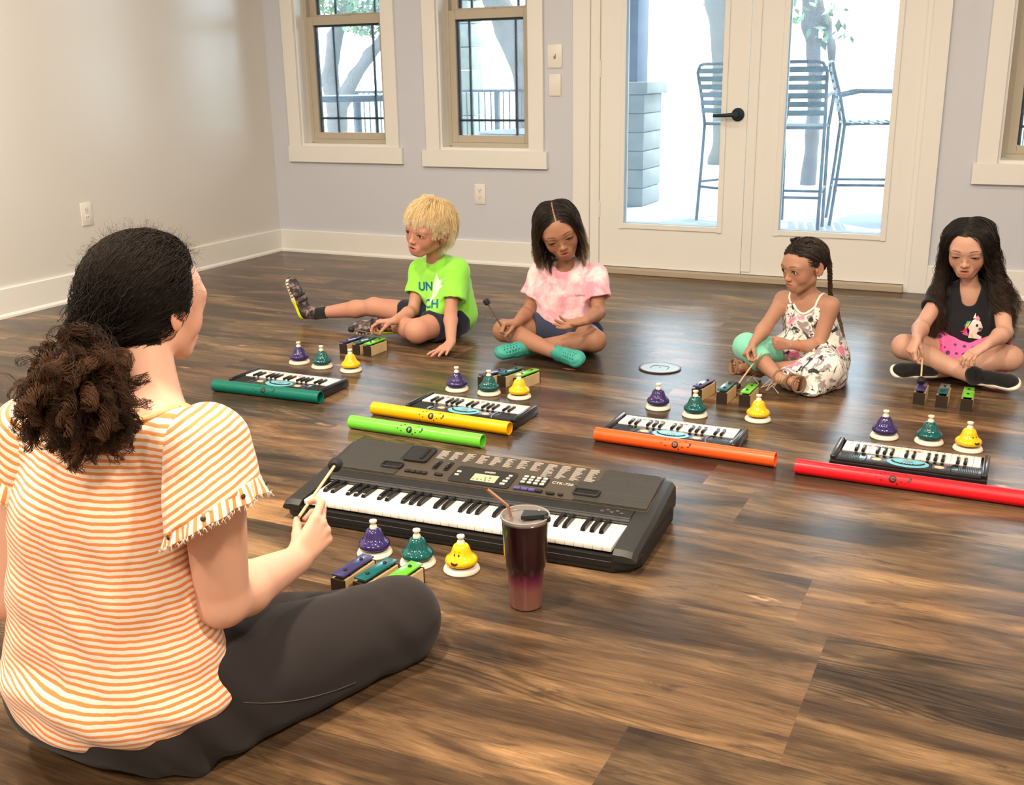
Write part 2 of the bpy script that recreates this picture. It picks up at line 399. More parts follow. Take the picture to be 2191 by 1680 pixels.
def add_lashes(H, parent, lid=0.6, color=(0.02, 0.012, 0.01), r=0.9):
    for s in (-1, 1):
        ez = -6.5-3.6*lid; hz = 7.0*(1-lid)+0.5; pts = []
        for k in range(13):
            dx = -13+26*k/12; q = math.sqrt(max(0, 1-(dx/13.2)**2))
            z = ez+(hz*q if lid < 0.6 else 1.2-3.2*q); dz = z+6
            y = 66.5+14.4*math.sqrt(max(0.02, 1-(dx/16.6)**2-(dz/13.2)**2))+0.5; pts.append(Vector(H.w(s*30+dx, y, z)))
        MB().tube(pts, [r*H.s*(0.5+0.7*math.sin(k*PI/12)) for k in range(13)], 6).build('eyelashes', mat('lash_%d' % int(color[0]*1000), color, 0.6), parent)
def add_hand(F, wr, fwd, palm_n, side, L=0.13, curl=(0.3, 0.3, 0.3, 0.3), spread=0.1, thumb=(0.6, 0.4), thumb_in=0.3, fat=1.0, k=0.003):
    """wr wrist, fwd wrist->knuckles, palm_n out of the palm, side +1 when the thumb lies on cross(fwd, palm_n)"""
    f = nrm(fwd); n = nrm(V(palm_n)-f*(V(palm_n)@f)); x = np.cross(f, n)*side; u = L/0.18
    def w(a, b, c): return wr+(x*a+f*b+n*c)*u
    pal = [(0.026, 0.088, 0), (0.009, 0.092, -0.002), (-0.009, 0.088, -0.002), (-0.026, 0.079, 0.001)]
    for a, b, c in pal:
        F.cone(w(a*0.5, 0.008, 0), w(a, b, c), 0.0145*u*fat, 0.0115*u*fat, 0.010*u)
    F.ell(w(0.012, 0.035, 0.008), V(0.016, 0.022, 0.011)*u*fat, np.stack([x, f, n], 1), 0.008*u)
    F.ell(w(-0.016, 0.035, 0.006), V(0.013, 0.026, 0.010)*u*fat, np.stack([x, f, n], 1), 0.008*u)
    seg = [(0.043, 0.026, 0.020), (0.047, 0.030, 0.021), (0.043, 0.027, 0.020), (0.034, 0.021, 0.018)]
    tips = []
    for i, (a, b, c) in enumerate(pal):
        p = w(a, b, c); cu = curl[i] if not isinstance(curl[i], tuple) else None
        angs = curl[i] if cu is None else (cu, cu*1.25, cu*0.8)
        sp = spread*(1.5-i)*0.9; d0 = nrm(f*math.cos(sp)+x*math.sin(sp)); A = 0; r = [0.0098, 0.0088, 0.0080, 0.0066]
        for j in range(3):
            A += angs[j]; q = p+(d0*math.cos(A)+n*math.sin(A))*seg[i][j]*u
            F.cone(p, q, r[j]*u*fat*(0.88 if i == 3 else 1), r[j+1]*u*fat*(0.88 if i == 3 else 1), k if j else 0.006*u); p = q
        tips.append(p)
    p0 = w(0.014, 0.018, 0.004); a1, a2 = thumb
    d = nrm(x*math.sin(0.75*a1+0.25)+f*math.cos(0.75*a1+0.25)+n*thumb_in); p1 = p0+d*0.040*u
    e = nrm(d*0.9+f*0.5*(1-a2)+n*thumb_in*0.8-x*0.7*a2); p2 = p1+e*0.031*u
    g = nrm(e+n*thumb_in*0.3-x*0.6*a2); p3 = p2+g*0.026*u
    F.cone(p0, p1, 0.0135*u*fat, 0.0110*u*fat, 0.010*u); F.cone(p1, p2, 0.0108*u*fat, 0.0096*u*fat, 0.004); F.cone(p2, p3, 0.0096*u*fat, 0.0070*u*fat, 0.003)
    return dict(tips=tips, thumb=p3, w=w)
def add_arm(F, sh, el, wr, r=(0.040, 0.031, 0.029, 0.019), k=0.02):
    m = el+(wr-el)*0.28
    F.cone(sh, el, r[0], r[1], k); F.cone(el, m, r[1], r[2]*1.06, 0.012); F.cone(m, wr, r[2]*1.06, r[3], 0.014)
def add_leg(F, hip, kn, an, r=(0.070, 0.047, 0.042, 0.026), k=0.02, calf=None):
    F.cone(hip, kn, r[0], r[1], k); F.ell(kn, V(1, 1, 1)*r[1]*1.04, None, 0.01)
    c = kn+(an-kn)*0.32+(V(calf) if calf is not None else 0); F.cone(kn, c, r[1]*0.86, r[2], 0.012); F.cone(c, an, r[2], r[3], 0.016)

# hair: strands that leave the scalp, keep out of the head and body, then wave
def grow(roots, dirs, n, length, pull, stiff=0.6, colliders=(), jitter=0.1, field=None, rng=RNG):
    N = len(roots); p = roots.copy(); d = dirs/np.linalg.norm(dirs, axis=1)[:, None]; out = [p.copy()]
    L = (length if np.ndim(length) else np.full(N, length))[:, None]; h = L/n
    pull = np.asarray(pull, float)
    for i in range(n):
        g = field(p, i/n) if field is not None else pull
        d = d*stiff+g*(1-stiff)+rng.normal(size=(N, 3))*jitter*0.2; d /= np.maximum(np.linalg.norm(d, axis=1), 1e-6)[:, None]
        q = p+d*h
        for kind, *c in colliders:
            if kind == 'e':
                o, R, r = c[:3]; r = r+(c[3]*min(1.0, i/n*5) if len(c) > 3 else 0); t = (q-o) @ R/r; m = np.linalg.norm(t, axis=1); b = m < 1
                q[b] = o+((t[b]/m[b, None])*r) @ R.T
            elif kind == 'f':       # keep off the face: c = head frame, half width, side of each strand
                Hf, fw_, sd = c; t = Hf.l(q); inz = (t[:, 1] > np.where(t[:, 2] > -95, 42, 5))*(t[:, 2] < 58)*(t[:, 2] > -230)*(t[:, 0]*sd < fw_*np.clip((64-t[:, 2])/26, 0, 1)); b = inz > 0
                t[b, 0] = (sd*fw_*np.clip((64-t[:, 2])/26, 0, 1))[b]; q[b] = Hf.wa(t[b])
            else:
                a, b2, r1, r2 = c; ba = b2-a; tt = np.clip(((q-a)@ba)/(ba@ba), 0, 1)[:, None]; cc = a+ba*tt; rr = (r1+(r2-r1)*tt)
                v = q-cc; m = np.linalg.norm(v, axis=1)[:, None]; b = (m < rr)[:, 0]; q[b] = (cc+v/np.maximum(m, 1e-6)*rr)[b]
        q[:, 2] = np.maximum(q[:, 2], 0.006)
        d = q-p; d /= np.maximum(np.linalg.norm(d, axis=1), 1e-6)[:, None]; p = q; out.append(p.copy())
    return np.stack(out, 1)
def waves(P3, amp, turns, phase, ramp=1.0, helix=1.0, start=0.15):
    N, S, _ = P3.shape; t = np.gradient(P3, axis=1); t /= np.maximum(np.linalg.norm(t, axis=2), 1e-9)[..., None]
    ref = np.array([0.31, 0.52, 0.79]); a = np.cross(t, ref); a /= np.maximum(np.linalg.norm(a, axis=2), 1e-6)[..., None]; b = np.cross(t, a)
    s = np.linspace(0, 1, S)[None, :]; th = 2*PI*turns[:, None]*s+phase[:, None]; A = amp[:, None]*np.clip((s-start)/(1-start), 0, 1)**ramp
    return P3+a*(A*np.sin(th))[..., None]+b*(A*helix*np.cos(th))[..., None]
def clump(P3, nclump, tight=0.6, rng=RNG, end=False, side=None):
    """strands gather towards the leading strand of their clump, more so at the tip"""
    N, S, _ = P3.shape; lead = rng.choice(N, nclump, replace=False)
    kk = -1 if end else 0; D = np.linalg.norm(P3[:, None, kk]-P3[None, lead, kk], axis=2)
    if side is not None: D = D+(side[:, None] != side[None, lead])*1.0
    ci = D.argmin(1)
    s = (np.linspace(0, 1, S)**0.7*tight)[None, :, None]
    return P3*(1-s)+P3[lead[ci]]*s, ci
def strands(name, P3, rad, m, parent, col=None, tip=0.15):
    N, S, _ = P3.shape; t = np.gradient(P3, axis=1); t /= np.maximum(np.linalg.norm(t, axis=2), 1e-9)[..., None]
    ref = np.array([0.2, -0.93, 0.3]); a = np.cross(t, ref); a /= np.maximum(np.linalg.norm(a, axis=2), 1e-6)[..., None]; b = np.cross(t, a)
    s = np.linspace(0, 1, S); r = (np.asarray(rad)*np.ones(N))[:, None]*(1-(1-tip)*s**2.5)[None, :]
    V3 = np.stack([P3+(a*math.cos(x)+b*math.sin(x))*r[..., None] for x in (0, 2.094, 4.189)], 2)   # N,S,3,3
    idx = np.arange(N*S*3).reshape(N, S, 3); q = []
    for k in range(3):
        k2 = (k+1) % 3; q.append(np.stack([idx[:, :-1, k], idx[:, :-1, k2], idx[:, 1:, k2], idx[:, 1:, k]], -1).reshape(-1, 4))
    me = mesh_np(name, V3.reshape(-1, 3), np.concatenate(q))
    if col is not None: vcolor(me, np.repeat(col.reshape(-1, 3), 3, axis=0))
    return link(name, me, m, parent)
def hair_mat(name='hair', rough=0.38):
    return mat(name, rough=rough, spec=0.22 if 'curly' in name else 0.45, vcol='col')
def skin_mat(): return mat('skin', rough=0.52, spec=0.35, sss=0.12, vcol='col', bump=(260, 0.05))
def scalp_roots(H, n, cond, r=(71, 87, 73), c=(0, -10, 24), rng=RNG):
    d = rng.normal(size=(n*6, 3)); d /= np.linalg.norm(d, axis=1)[:, None]; q = d*r+c
    q = q[cond(q)][:n]; return q
def lerp_col(s, cols):
    cols = np.array(cols, float); x = np.clip(s, 0, 1)*(len(cols)-1); i = np.minimum(x.astype(int), len(cols)-2); f = (x-i)[..., None]
    return cols[i]*(1-f)+cols[i+1]*f

# prints: flat shapes laid onto cloth
def text_polys(body, size, font=None, align='CENTER', bold=0.0):
    cu = bpy.data.curves.new('t', 'FONT'); cu.body = body; cu.size = size; cu.align_x = align; cu.align_y = 'CENTER'; cu.offset = bold
    o = bpy.data.objects.new('t', cu); COL.objects.link(o); dg = bpy.context.evaluated_depsgraph_get(); me = bpy.data.meshes.new_from_object(o.evaluated_get(dg))
    bpy.data.objects.remove(o); bpy.data.curves.remove(cu); return me
def decal(name, me_or_polys, origin, xd, yd, target, m, parent, offset=0.0012, maxlen=0.006, thick=0.0):
    """lay 2D shapes (in metres) in the plane (xd, yd) through origin onto the target mesh along -normal"""
    bm = bmesh.new()
    if isinstance(me_or_polys, bpy.types.Mesh): bm.from_mesh(me_or_polys); bpy.data.meshes.remove(me_or_polys)
    else:
        for poly in me_or_polys: bm.faces.new([bm.verts.new((x, y, 0)) for x, y in poly])
        bmesh.ops.triangulate(bm, faces=bm.faces)
    for _ in range(6):
        es = [e for e in bm.edges if e.calc_length() > maxlen]
        if not es: break
        bmesh.ops.subdivide_edges(bm, edges=es, cuts=1); bmesh.ops.triangulate(bm, faces=[f for f in bm.faces if len(f.verts) > 3])
    xd = Vector(xd).normalized(); n = xd.cross(Vector(yd)).normalized(); yd = n.cross(xd); o = Vector(origin)
    tm = target.data; bvh = BVHTree.FromPolygons([v.co[:] for v in tm.vertices], [p.vertices[:] for p in tm.polygons])
    dead = []
    for v in bm.verts:
        w = o+xd*v.co.x+yd*v.co.y; loc, nn, i, d = bvh.ray_cast(w+n*0.15, -n)
        if loc is None: dead.append(v)
        else: v.co = loc+n*offset
    bmesh.ops.delete(bm, geom=dead, context='VERTS')
    me = bpy.data.meshes.new(name); bm.to_mesh(me); bm.free(); return link(name, me, m, parent)
def circ(x, y, rx, ry=None, n=24, a=0.0):
    ry = ry or rx
    return [(x+rx*math.cos(t)*math.cos(a)-ry*math.sin(t)*math.sin(a), y+rx*math.cos(t)*math.sin(a)+ry*math.sin(t)*math.cos(a)) for t in [i*2*PI/n for i in range(n)]]

def long_hair(parent_list, H, N, lenfn, side_part, cols, colorfn, wave, face_w=44, seed=1, grav=(0.02, 0.02, -1), nseg=24, layers=(2, 7, 12), clumps=260, tight=0.4, rad=(0.00045, 0.0009), hairline=60, temple=(42, -5), sidepull=(0, 0), spreadx=1.4):
    rng = np.random.default_rng(seed)
    cond = lambda q: ((q[:, 1] > temple[0])*(q[:, 2] > hairline) + (q[:, 1] <= temple[0])*(q[:, 2] > temple[1]) + (q[:, 1] < -5)*(q[:, 2] > -55)) > 0
    q = scalp_roots(H, N, cond, rng=rng); N = len(q); side = np.where(q[:, 0] > side_part, 1.0, -1.0); roots = H.wa(q); L = lenfn(q, rng)
    dl = np.stack([side*(0.25+1.3*np.exp(-np.abs(q[:, 0]-side_part)/55)), np.where(q[:, 1] > 20, 0.1, -0.3), 0.05-np.abs(q[:, 0])/90], 1) @ H.R.T
    P, idx = [], []
    for k, g in enumerate(layers):
        i = np.nonzero(np.arange(N) % len(layers) == k)[0]; sd = side[i]
        def field(p, s, sd=sd, g=g):
            t = H.l(p); w = np.clip((face_w+22-t[:, 0]*sd)/45, 0, 1)*(t[:, 1] > 5)*(t[:, 2] > -60); v = np.tile(V(grav), (len(p), 1)); v[:, 0] += np.where(sd > 0, sidepull[0], sidepull[1])*min(1, s*2)
            v = v+(H.R[:, 0][None, :]*(sd*w*spreadx)[:, None])-(H.R[:, 1][None, :]*(0.5*(t[:, 1] > 35)*(t[:, 2] > -70))[:, None]); return v/np.linalg.norm(v, axis=1)[:, None]
        C = [('e', H.w(0, -10, 24), H.R, V(72, 88, 74)*H.s, g*H.s), ('e', H.w(0, 20, -24), H.R, V(56, 40, 74)*H.s, g*H.s), ('f', H, face_w, sd)]+[(c[0], *c[1:3], c[3]+g*0.0006, c[4]+g*0.0006) if c[0] == 'c' else c for c in cols]
        P.append(grow(roots[i], dl[i], nseg, L[i], grav, 0.55, C, 0.2, field=field, rng=rng)); idx.append(i)
    P3 = np.concatenate(P); q = q[np.concatenate(idx)]; P3, ci = clump(P3, clumps, tight, rng, side=side[np.concatenate(idx)]); M = len(P3); cp = rng.uniform(0, 6.28, clumps)
    amp, t0, t1, ramp, hel = wave; L2 = np.concatenate([L[i] for i in idx]); tn = rng.uniform(t0, t1, clumps)[ci]*L2/L2.max()
    P3 = waves(P3, amp*rng.uniform(0.7, 1.3, M), tn, cp[ci]+rng.normal(size=M)*0.35, ramp, hel)
    P3[:, :, 2] = np.maximum(P3[:, :, 2], 0.004); s = np.linspace(0, 1, P3.shape[1])[None, :]*np.ones((M, 1))
    c = colorfn(s, q)*rng.uniform(0.65, 1.35, (M, 1, 1)); o = strands('hair', P3, rng.uniform(*rad, M), hair_mat(), None, c); parent_list.append(o); return o
def scalp_paint(col, H, hc, part=None, pcol=(0.34, 0.20, 0.14), z0=62, back=-60):
    def f(co):
        c = col(co); q = H.l(co); n = np.linalg.norm(q-V(0, -10, 24), axis=1) < 130
        m = n*((q[:, 2] > z0)*(q[:, 1] > 34)+(q[:, 1] <= 34)*(q[:, 2] > z0-(34-q[:, 1])*1.6)*(q[:, 2] > -5)+(q[:, 1] < -22)*(q[:, 2] > back))*(np.abs(q[:, 0]) < 73)
        c[m > 0] = hc
        if part is not None: c[(n*(np.abs(q[:, 0]-part) < 2.2)*(q[:, 2] > 50)*(q[:, 1] > -20)*(q[:, 1] < 90)) > 0] = pcol
        return c
    return f
# ---------------------------------------------------------------- the room
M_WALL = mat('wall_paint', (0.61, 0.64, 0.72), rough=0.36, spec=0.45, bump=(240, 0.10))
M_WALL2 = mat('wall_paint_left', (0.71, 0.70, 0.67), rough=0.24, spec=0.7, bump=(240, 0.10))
M_TRIM = mat('trim_paint', (0.82, 0.82, 0.795), rough=0.3, spec=0.5, bump=(60, 0.06))
M_CEIL = mat('ceiling_paint', (0.8, 0.79, 0.77), rough=0.8)
M_TAN = mat('sash_vinyl', (0.50, 0.45, 0.36), rough=0.4)
M_DARK = mat('dark_metal', (0.02, 0.025, 0.035), rough=0.4)
M_PLATE = mat('white_plastic', (0.82, 0.80, 0.76), rough=0.3)

def floor_material():
    m = bpy.data.materials.new('vinyl_planks'); m.use_nodes = True; nt = m.node_tree; b = nt.nodes['Principled BSDF']; L = nt.links.new
    def N(t, **k):
        n = nt.nodes.new(t)
        for a, v in k.items(): setattr(n, a, v)
        return n
    uv = N('ShaderNodeAttribute'); uv.attribute_name = 'puv'      # metres along / across the plank plus a random offset
    loc = N('ShaderNodeAttribute'); loc.attribute_name = 'ploc'   # position inside the plank
    rnd = N('ShaderNodeAttribute'); rnd.attribute_name = 'prnd'
    def mapped(sc):
        mp = N('ShaderNodeMapping'); mp.inputs['Scale'].default_value = sc; L(uv.outputs['Vector'], mp.inputs['Vector']); return mp.outputs[0]
    def noise(vec, scale, det, rough=0.6, dist=0.0):
        n = N('ShaderNodeTexNoise'); n.inputs['Scale'].default_value = scale; n.inputs['Detail'].default_value = det
        n.inputs['Roughness'].default_value = rough; n.inputs['Distortion'].default_value = dist; L(vec, n.inputs['Vector']); return n.outputs['Fac']
    def ramp(fac, pts):
        r = N('ShaderNodeValToRGB'); e = r.color_ramp.elements
        while len(e) < len(pts): e.new(0.5)
        for el, (p, c) in zip(e, pts): el.position = p; el.color = (*c, 1) if len(c) == 3 else c
        L(fac, r.inputs[0]); return r.outputs[0]
    def mixc(a, bb, fac, mode='MIX'):
        x = N('ShaderNodeMix', data_type='RGBA', blend_type=mode)
        if isinstance(fac, float): x.inputs[0].default_value = fac
        else: L(fac, x.inputs[0])
        L(a, x.inputs[6]); L(bb, x.inputs[7]); return x.outputs[2]
    def mth(op, a, bb):
        x = N('ShaderNodeMath', operation=op)
        for i, q in enumerate((a, bb)):
            if isinstance(q, (int, float)): x.inputs[i].default_value = q
            else: L(q, x.inputs[i])
        return x.outputs[0]
    g = lambda v: (v, v, v)
    tone = noise(mapped((0.9, 4.0, 1)), 1.6, 4, 0.6, 0.8)
    base = ramp(tone, [(0.30, (0.030, 0.020, 0.014)), (0.44, (0.064, 0.040, 0.024)), (0.57, (0.140, 0.086, 0.046)), (0.70, (0.28, 0.170, 0.086))])
    streak = noise(mapped((1.6, 21, 1)), 1.6, 8, 0.72, 1.4)
    col = mixc(base, ramp(streak, [(0.28, g(0.50)), (0.5, g(0.97)), (0.75, g(1.35))]), 0.8, 'MULTIPLY')
    grain = noise(mapped((7, 170, 1)), 1.5, 4, 0.7)
    col = mixc(col, ramp(grain, [(0.3, g(0.58)), (0.6, g(1.16))]), 0.8, 'MULTIPLY')
    # cathedral rings in some planks
    cn = mth('MULTIPLY', noise(mapped((0.75, 5.5, 1)), 1.5, 1, 0.4, 0.25), 24.0); cs = mth('ADD', mth('MULTIPLY', mth('SINE', mth('MULTIPLY', cn, 6.2832), 0), 0.5), 0.5)
    ringmask = ramp(noise(mapped((0.5, 1.5, 1)), 1.3, 1), [(0.56, g(0)), (0.64, g(0.8))])
    col = mixc(col, mixc(col, ramp(mth('ADD', cs, mth('MULTIPLY', streak, 0.4)), [(0.30, g(0.55)), (0.75, g(1.18))]), 1.0, 'MULTIPLY'), ringmask)
    # pale knots and dark smudges
    vo = N('ShaderNodeTexVoronoi'); vo.inputs['Scale'].default_value = 2.1; vo.inputs['Randomness'].default_value = 1.0; L(mapped((1.0, 3.1, 1)), vo.inputs['Vector'])
    kd = mth('ADD', vo.outputs['Distance'], mth('MULTIPLY', noise(mapped((10, 30, 1)), 1.5, 3), 0.10))
    knot = ramp(kd, [(0.085, g(1)), (0.135, g(0))])
    col = mixc(col, ramp(noise(mapped((12, 40, 1)), 2, 2), [(0.4, (0.20, 0.11, 0.06)), (0.6, (0.52, 0.33, 0.19))]), mth('MULTIPLY', knot, 0.8))
    sm = ramp(noise(mapped((1.6, 7, 1)), 2.6, 5, 0.65, 1.2), [(0.56, g(0)), (0.68, g(0.8))])
    dk = N('ShaderNodeRGB'); dk.outputs[0].default_value = (0.040, 0.026, 0.019, 1); col = mixc(col, dk.outputs[0], sm)
    col = mixc(col, rnd.outputs['Color'], 1.0, 'MULTIPLY')
    # joints between planks
    sp = N('ShaderNodeSeparateXYZ'); L(loc.outputs['Vector'], sp.inputs[0])
    jm = mth('MAXIMUM', mth('LESS_THAN', sp.outputs[0], 0.0013), mth('LESS_THAN', sp.outputs[1], 0.0013))
    jc = N('ShaderNodeRGB'); jc.outputs[0].default_value = (0.02, 0.012, 0.009, 1); col = mixc(col, jc.outputs[0], mth('MULTIPLY', jm, 0.75))
    L(col, b.inputs['Base Color'])
    ro = ramp(streak, [(0.3, g(0.19)), (0.75, g(0.30))]); L(ro, b.inputs['Roughness']); b.inputs['Specular IOR Level'].default_value = 0.15
    bp = N('ShaderNodeBump'); bp.inputs['Strength'].default_value = 0.16; bp.inputs['Distance'].default_value = 0.0012
    L(mth('SUBTRACT', mth('ADD', grain, streak), mth('MULTIPLY', jm, 1.5)), bp.inputs['Height']); L(bp.outputs[0], b.inputs['Normal'])
    return m

def build_floor():
    rng = np.random.default_rng(21); PW, PL = 0.2288, 1.22; seams = {}
    def row(y): return math.floor((y-1.966)/PW+0.02)
    for y, x in ((2.54, -0.57), (2.08, -0.332), (1.62, -0.26), (1.40, -0.517), (4.36, -1.26)): seams[row(y)] = x
    bm = bmesh.new(); luv = bm.loops.layers.float_vector.new('puv'); llo = bm.loops.layers.float_vector.new('ploc'); lr = bm.loops.layers.float_vector.new('prnd')
    for r in range(row(YF)-1, row(YB)+1):
        y0 = max(1.966+r*PW, YF); y1 = min(1.966+(r+1)*PW, YB)
        if y1 <= y0: continue
        s = seams.get(r, rng.uniform(0, PL)); x = XL-((XL-s) % PL)
        while x < XR:
            a, b2 = max(x, XL), min(x+PL, XR)
            if b2 > a+1e-4:
                f = bm.faces.new([bm.verts.new(c) for c in ((a, y0, 0), (b2, y0, 0), (b2, y1, 0), (a, y1, 0))])
                o = rng.uniform(0, 60, 2); t = rng.uniform(0.78, 1.28); wv = rng.uniform(-0.07, 0.07); flip = rng.choice((-1, 1))
                for l in f.loops:
                    c = l.vert.co; l[luv] = (flip*(c.x-x)+o[0], c.y-y0+o[1], 0)
                    l[lr] = (t*(1+wv), t, t*(1-wv))
                    l[llo] = (min(c.x-a, b2-c.x), min(c.y-y0, y1-c.y), 0)
            x += PL
    # give each plank an inner rim so that the distance to its joint interpolates properly
    bmesh.ops.inset_individual(bm, faces=list(bm.faces), thickness=0.004, use_interpolate=True)
    for f in bm.faces:
        for l in f.loops: pass
    # recompute joint distance: rim verts lie on joints, inner verts 4 mm in
    inner = set()
    for f in bm.faces:
        if max(e.calc_length() for e in f.edges) > 0.02 and min(e.calc_length() for e in f.edges) > 0.0065:
            for v in f.verts: inner.add(v)
    for f in bm.faces:
        for l in f.loops: l[llo] = (0.004, 0.004, 0) if l.vert in inner else (0, 0, 0)
    me = bpy.data.meshes.new('floor'); bm.to_mesh(me); bm.free()
    return tag(link('floor', me, floor_material()), kind='structure')
build_floor()

def wall_with_holes(name, x0, x1, z0, z1, holes, y, thick, m):
    mb = MB(); xs = sorted({x0, x1}|{h[0] for h in holes}|{h[1] for h in holes})
    for a, b in zip(xs[:-1], xs[1:]):
        hs = sorted([h for h in holes if h[0] <= a+1e-6 and h[1] >= b-1e-6], key=lambda h: h[2]); z = z0
        for h in hs:
            if h[2] > z+1e-6: mb.box(((a+b)/2, y+thick/2, (z+h[2])/2), (b-a, thick, h[2]-z))
            z = h[3]
        if z < z1-1e-6: mb.box(((a+b)/2, y+thick/2, (z+z1)/2), (b-a, thick, z1-z))
    bmesh.ops.remove_doubles(mb.bm, verts=mb.bm.verts, dist=1e-5)
    return tag(mb.build(name, m, smooth=False), kind='structure')
WINS = [(-4.13, -3.505, 0.67, 2.15), (-3.14, -2.56, 0.66, 2.15), (-0.14, 0.44, 0.64, 2.15)]
DOOR = (-2.196, -0.475, 0.0, 2.15)
wall_with_holes('wall_back', XL-0.2, XR+0.2, 0, ZC, WINS+[DOOR], YB, 0.16, M_WALL)
def slab(name, c, d, m): return tag(MB().box(c, d).build(name, m, smooth=False), kind='structure')
slab('wall_left', (XL-0.08, (YB+YF)/2, ZC/2), (0.16, YB-YF, ZC), M_WALL2)
slab('wall_right', (XR+0.08, (YB+YF)/2, ZC/2), (0.16, YB-YF, ZC), M_WALL2)
slab('wall_front', ((XL+XR)/2, YF-0.08, ZC/2), (XR-XL+0.4, 0.16, ZC), M_WALL2)
slab('ceiling', ((XL+XR)/2, (YB+YF)/2+0.05, ZC+0.06), (XR-XL+0.4, YB-YF+0.4, 0.12), M_CEIL)
for _x, _y in LAMPS:
    MB().lathe([(0.125, -0.001), (0.15, -0.004), (0.152, -0.010), (0.126, -0.012)], 40, c=(_x, _y, ZC)).build('lamp_trim_ring', M_PLATE, bpy.data.objects['ceiling'])

def baseboard(name, a, b, inward):
    a, b, n = Vector(a), Vector(b), Vector(inward); L = (b-a).length; d = (b-a).normalized()
    M = Matrix(((d.x, n.x, 0, a.x), (d.y, n.y, 0, a.y), (0, 0, 1, 0), (0, 0, 0, 1)))
    mb = MB(); prof = [(0.0005, 0), (0.026, 0), (0.025, 0.010), (0.018, 0.018), (0.015, 0.020), (0.015, 0.137), (0.011, 0.141), (0.0005, 0.141)]
    A = [mb.bm.verts.new((0, x, z)) for x, z in prof]; B = [mb.bm.verts.new((L, x, z)) for x, z in prof]; n2 = len(prof)
    for i in range(n2): mb.bm.faces.new((A[i], A[(i+1) % n2], B[(i+1) % n2], B[i]))
    mb.bm.faces.new(A[::-1]); mb.bm.faces.new(B); bmesh.ops.transform(mb.bm, matrix=M, verts=mb.bm.verts)
    return tag(mb.build(name, M_TRIM, smooth=False), kind='structure')
baseboard('baseboard_left', (XL, YF, 0), (XL, YB, 0), (1, 0, 0))
baseboard('baseboard_back', (XL+0.016, YB, 0), (-2.294, YB, 0), (0, -1, 0))
baseboard('baseboard_back_right', (-0.400, YB, 0), (XR, YB, 0), (0, -1, 0))

def veiled_glass():
    m = bpy.data.materials.new('veiled_glass'); m.use_nodes = True; nt = m.node_tree; nt.nodes.clear(); L = nt.links.new
    o = nt.nodes.new('ShaderNodeOutputMaterial'); tr = nt.nodes.new('ShaderNodeBsdfTransparent'); tr.inputs[0].default_value = (0.90, 0.95, 0.97, 1)
    gl = nt.nodes.new('ShaderNodeBsdfGlossy'); gl.inputs['Roughness'].default_value = 0.02
    du = nt.nodes.new('ShaderNodeBsdfTranslucent'); du.inputs[0].default_value = (0.62, 0.80, 1.0, 1)  # bluish translucent share imitates glare veiling the view, together with dust on the panes
    fr = nt.nodes.new('ShaderNodeFresnel'); fr.inputs[0].default_value = 1.25
    n = nt.nodes.new('ShaderNodeTexNoise'); n.inputs['Scale'].default_value = 9; n.inputs['Detail'].default_value = 8
    r = nt.nodes.new('ShaderNodeMapRange'); r.inputs[1].default_value = 0.3; r.inputs[2].default_value = 0.8; r.inputs[3].default_value = 0.05; r.inputs[4].default_value = 0.13
    tc = nt.nodes.new('ShaderNodeTexCoord'); L(tc.outputs['Object'], n.inputs['Vector']); L(n.outputs['Fac'], r.inputs[0])
    m1 = nt.nodes.new('ShaderNodeMixShader'); L(r.outputs[0], m1.inputs[0]); L(tr.outputs[0], m1.inputs[1]); L(du.outputs[0], m1.inputs[2])
    m2 = nt.nodes.new('ShaderNodeMixShader'); L(fr.outputs[0], m2.inputs[0]); L(m1.outputs[0], m2.inputs[1]); L(gl.outputs[0], m2.inputs[2]); L(m2.outputs[0], o.inputs[0])
    return m
M_GLASS = veiled_glass()

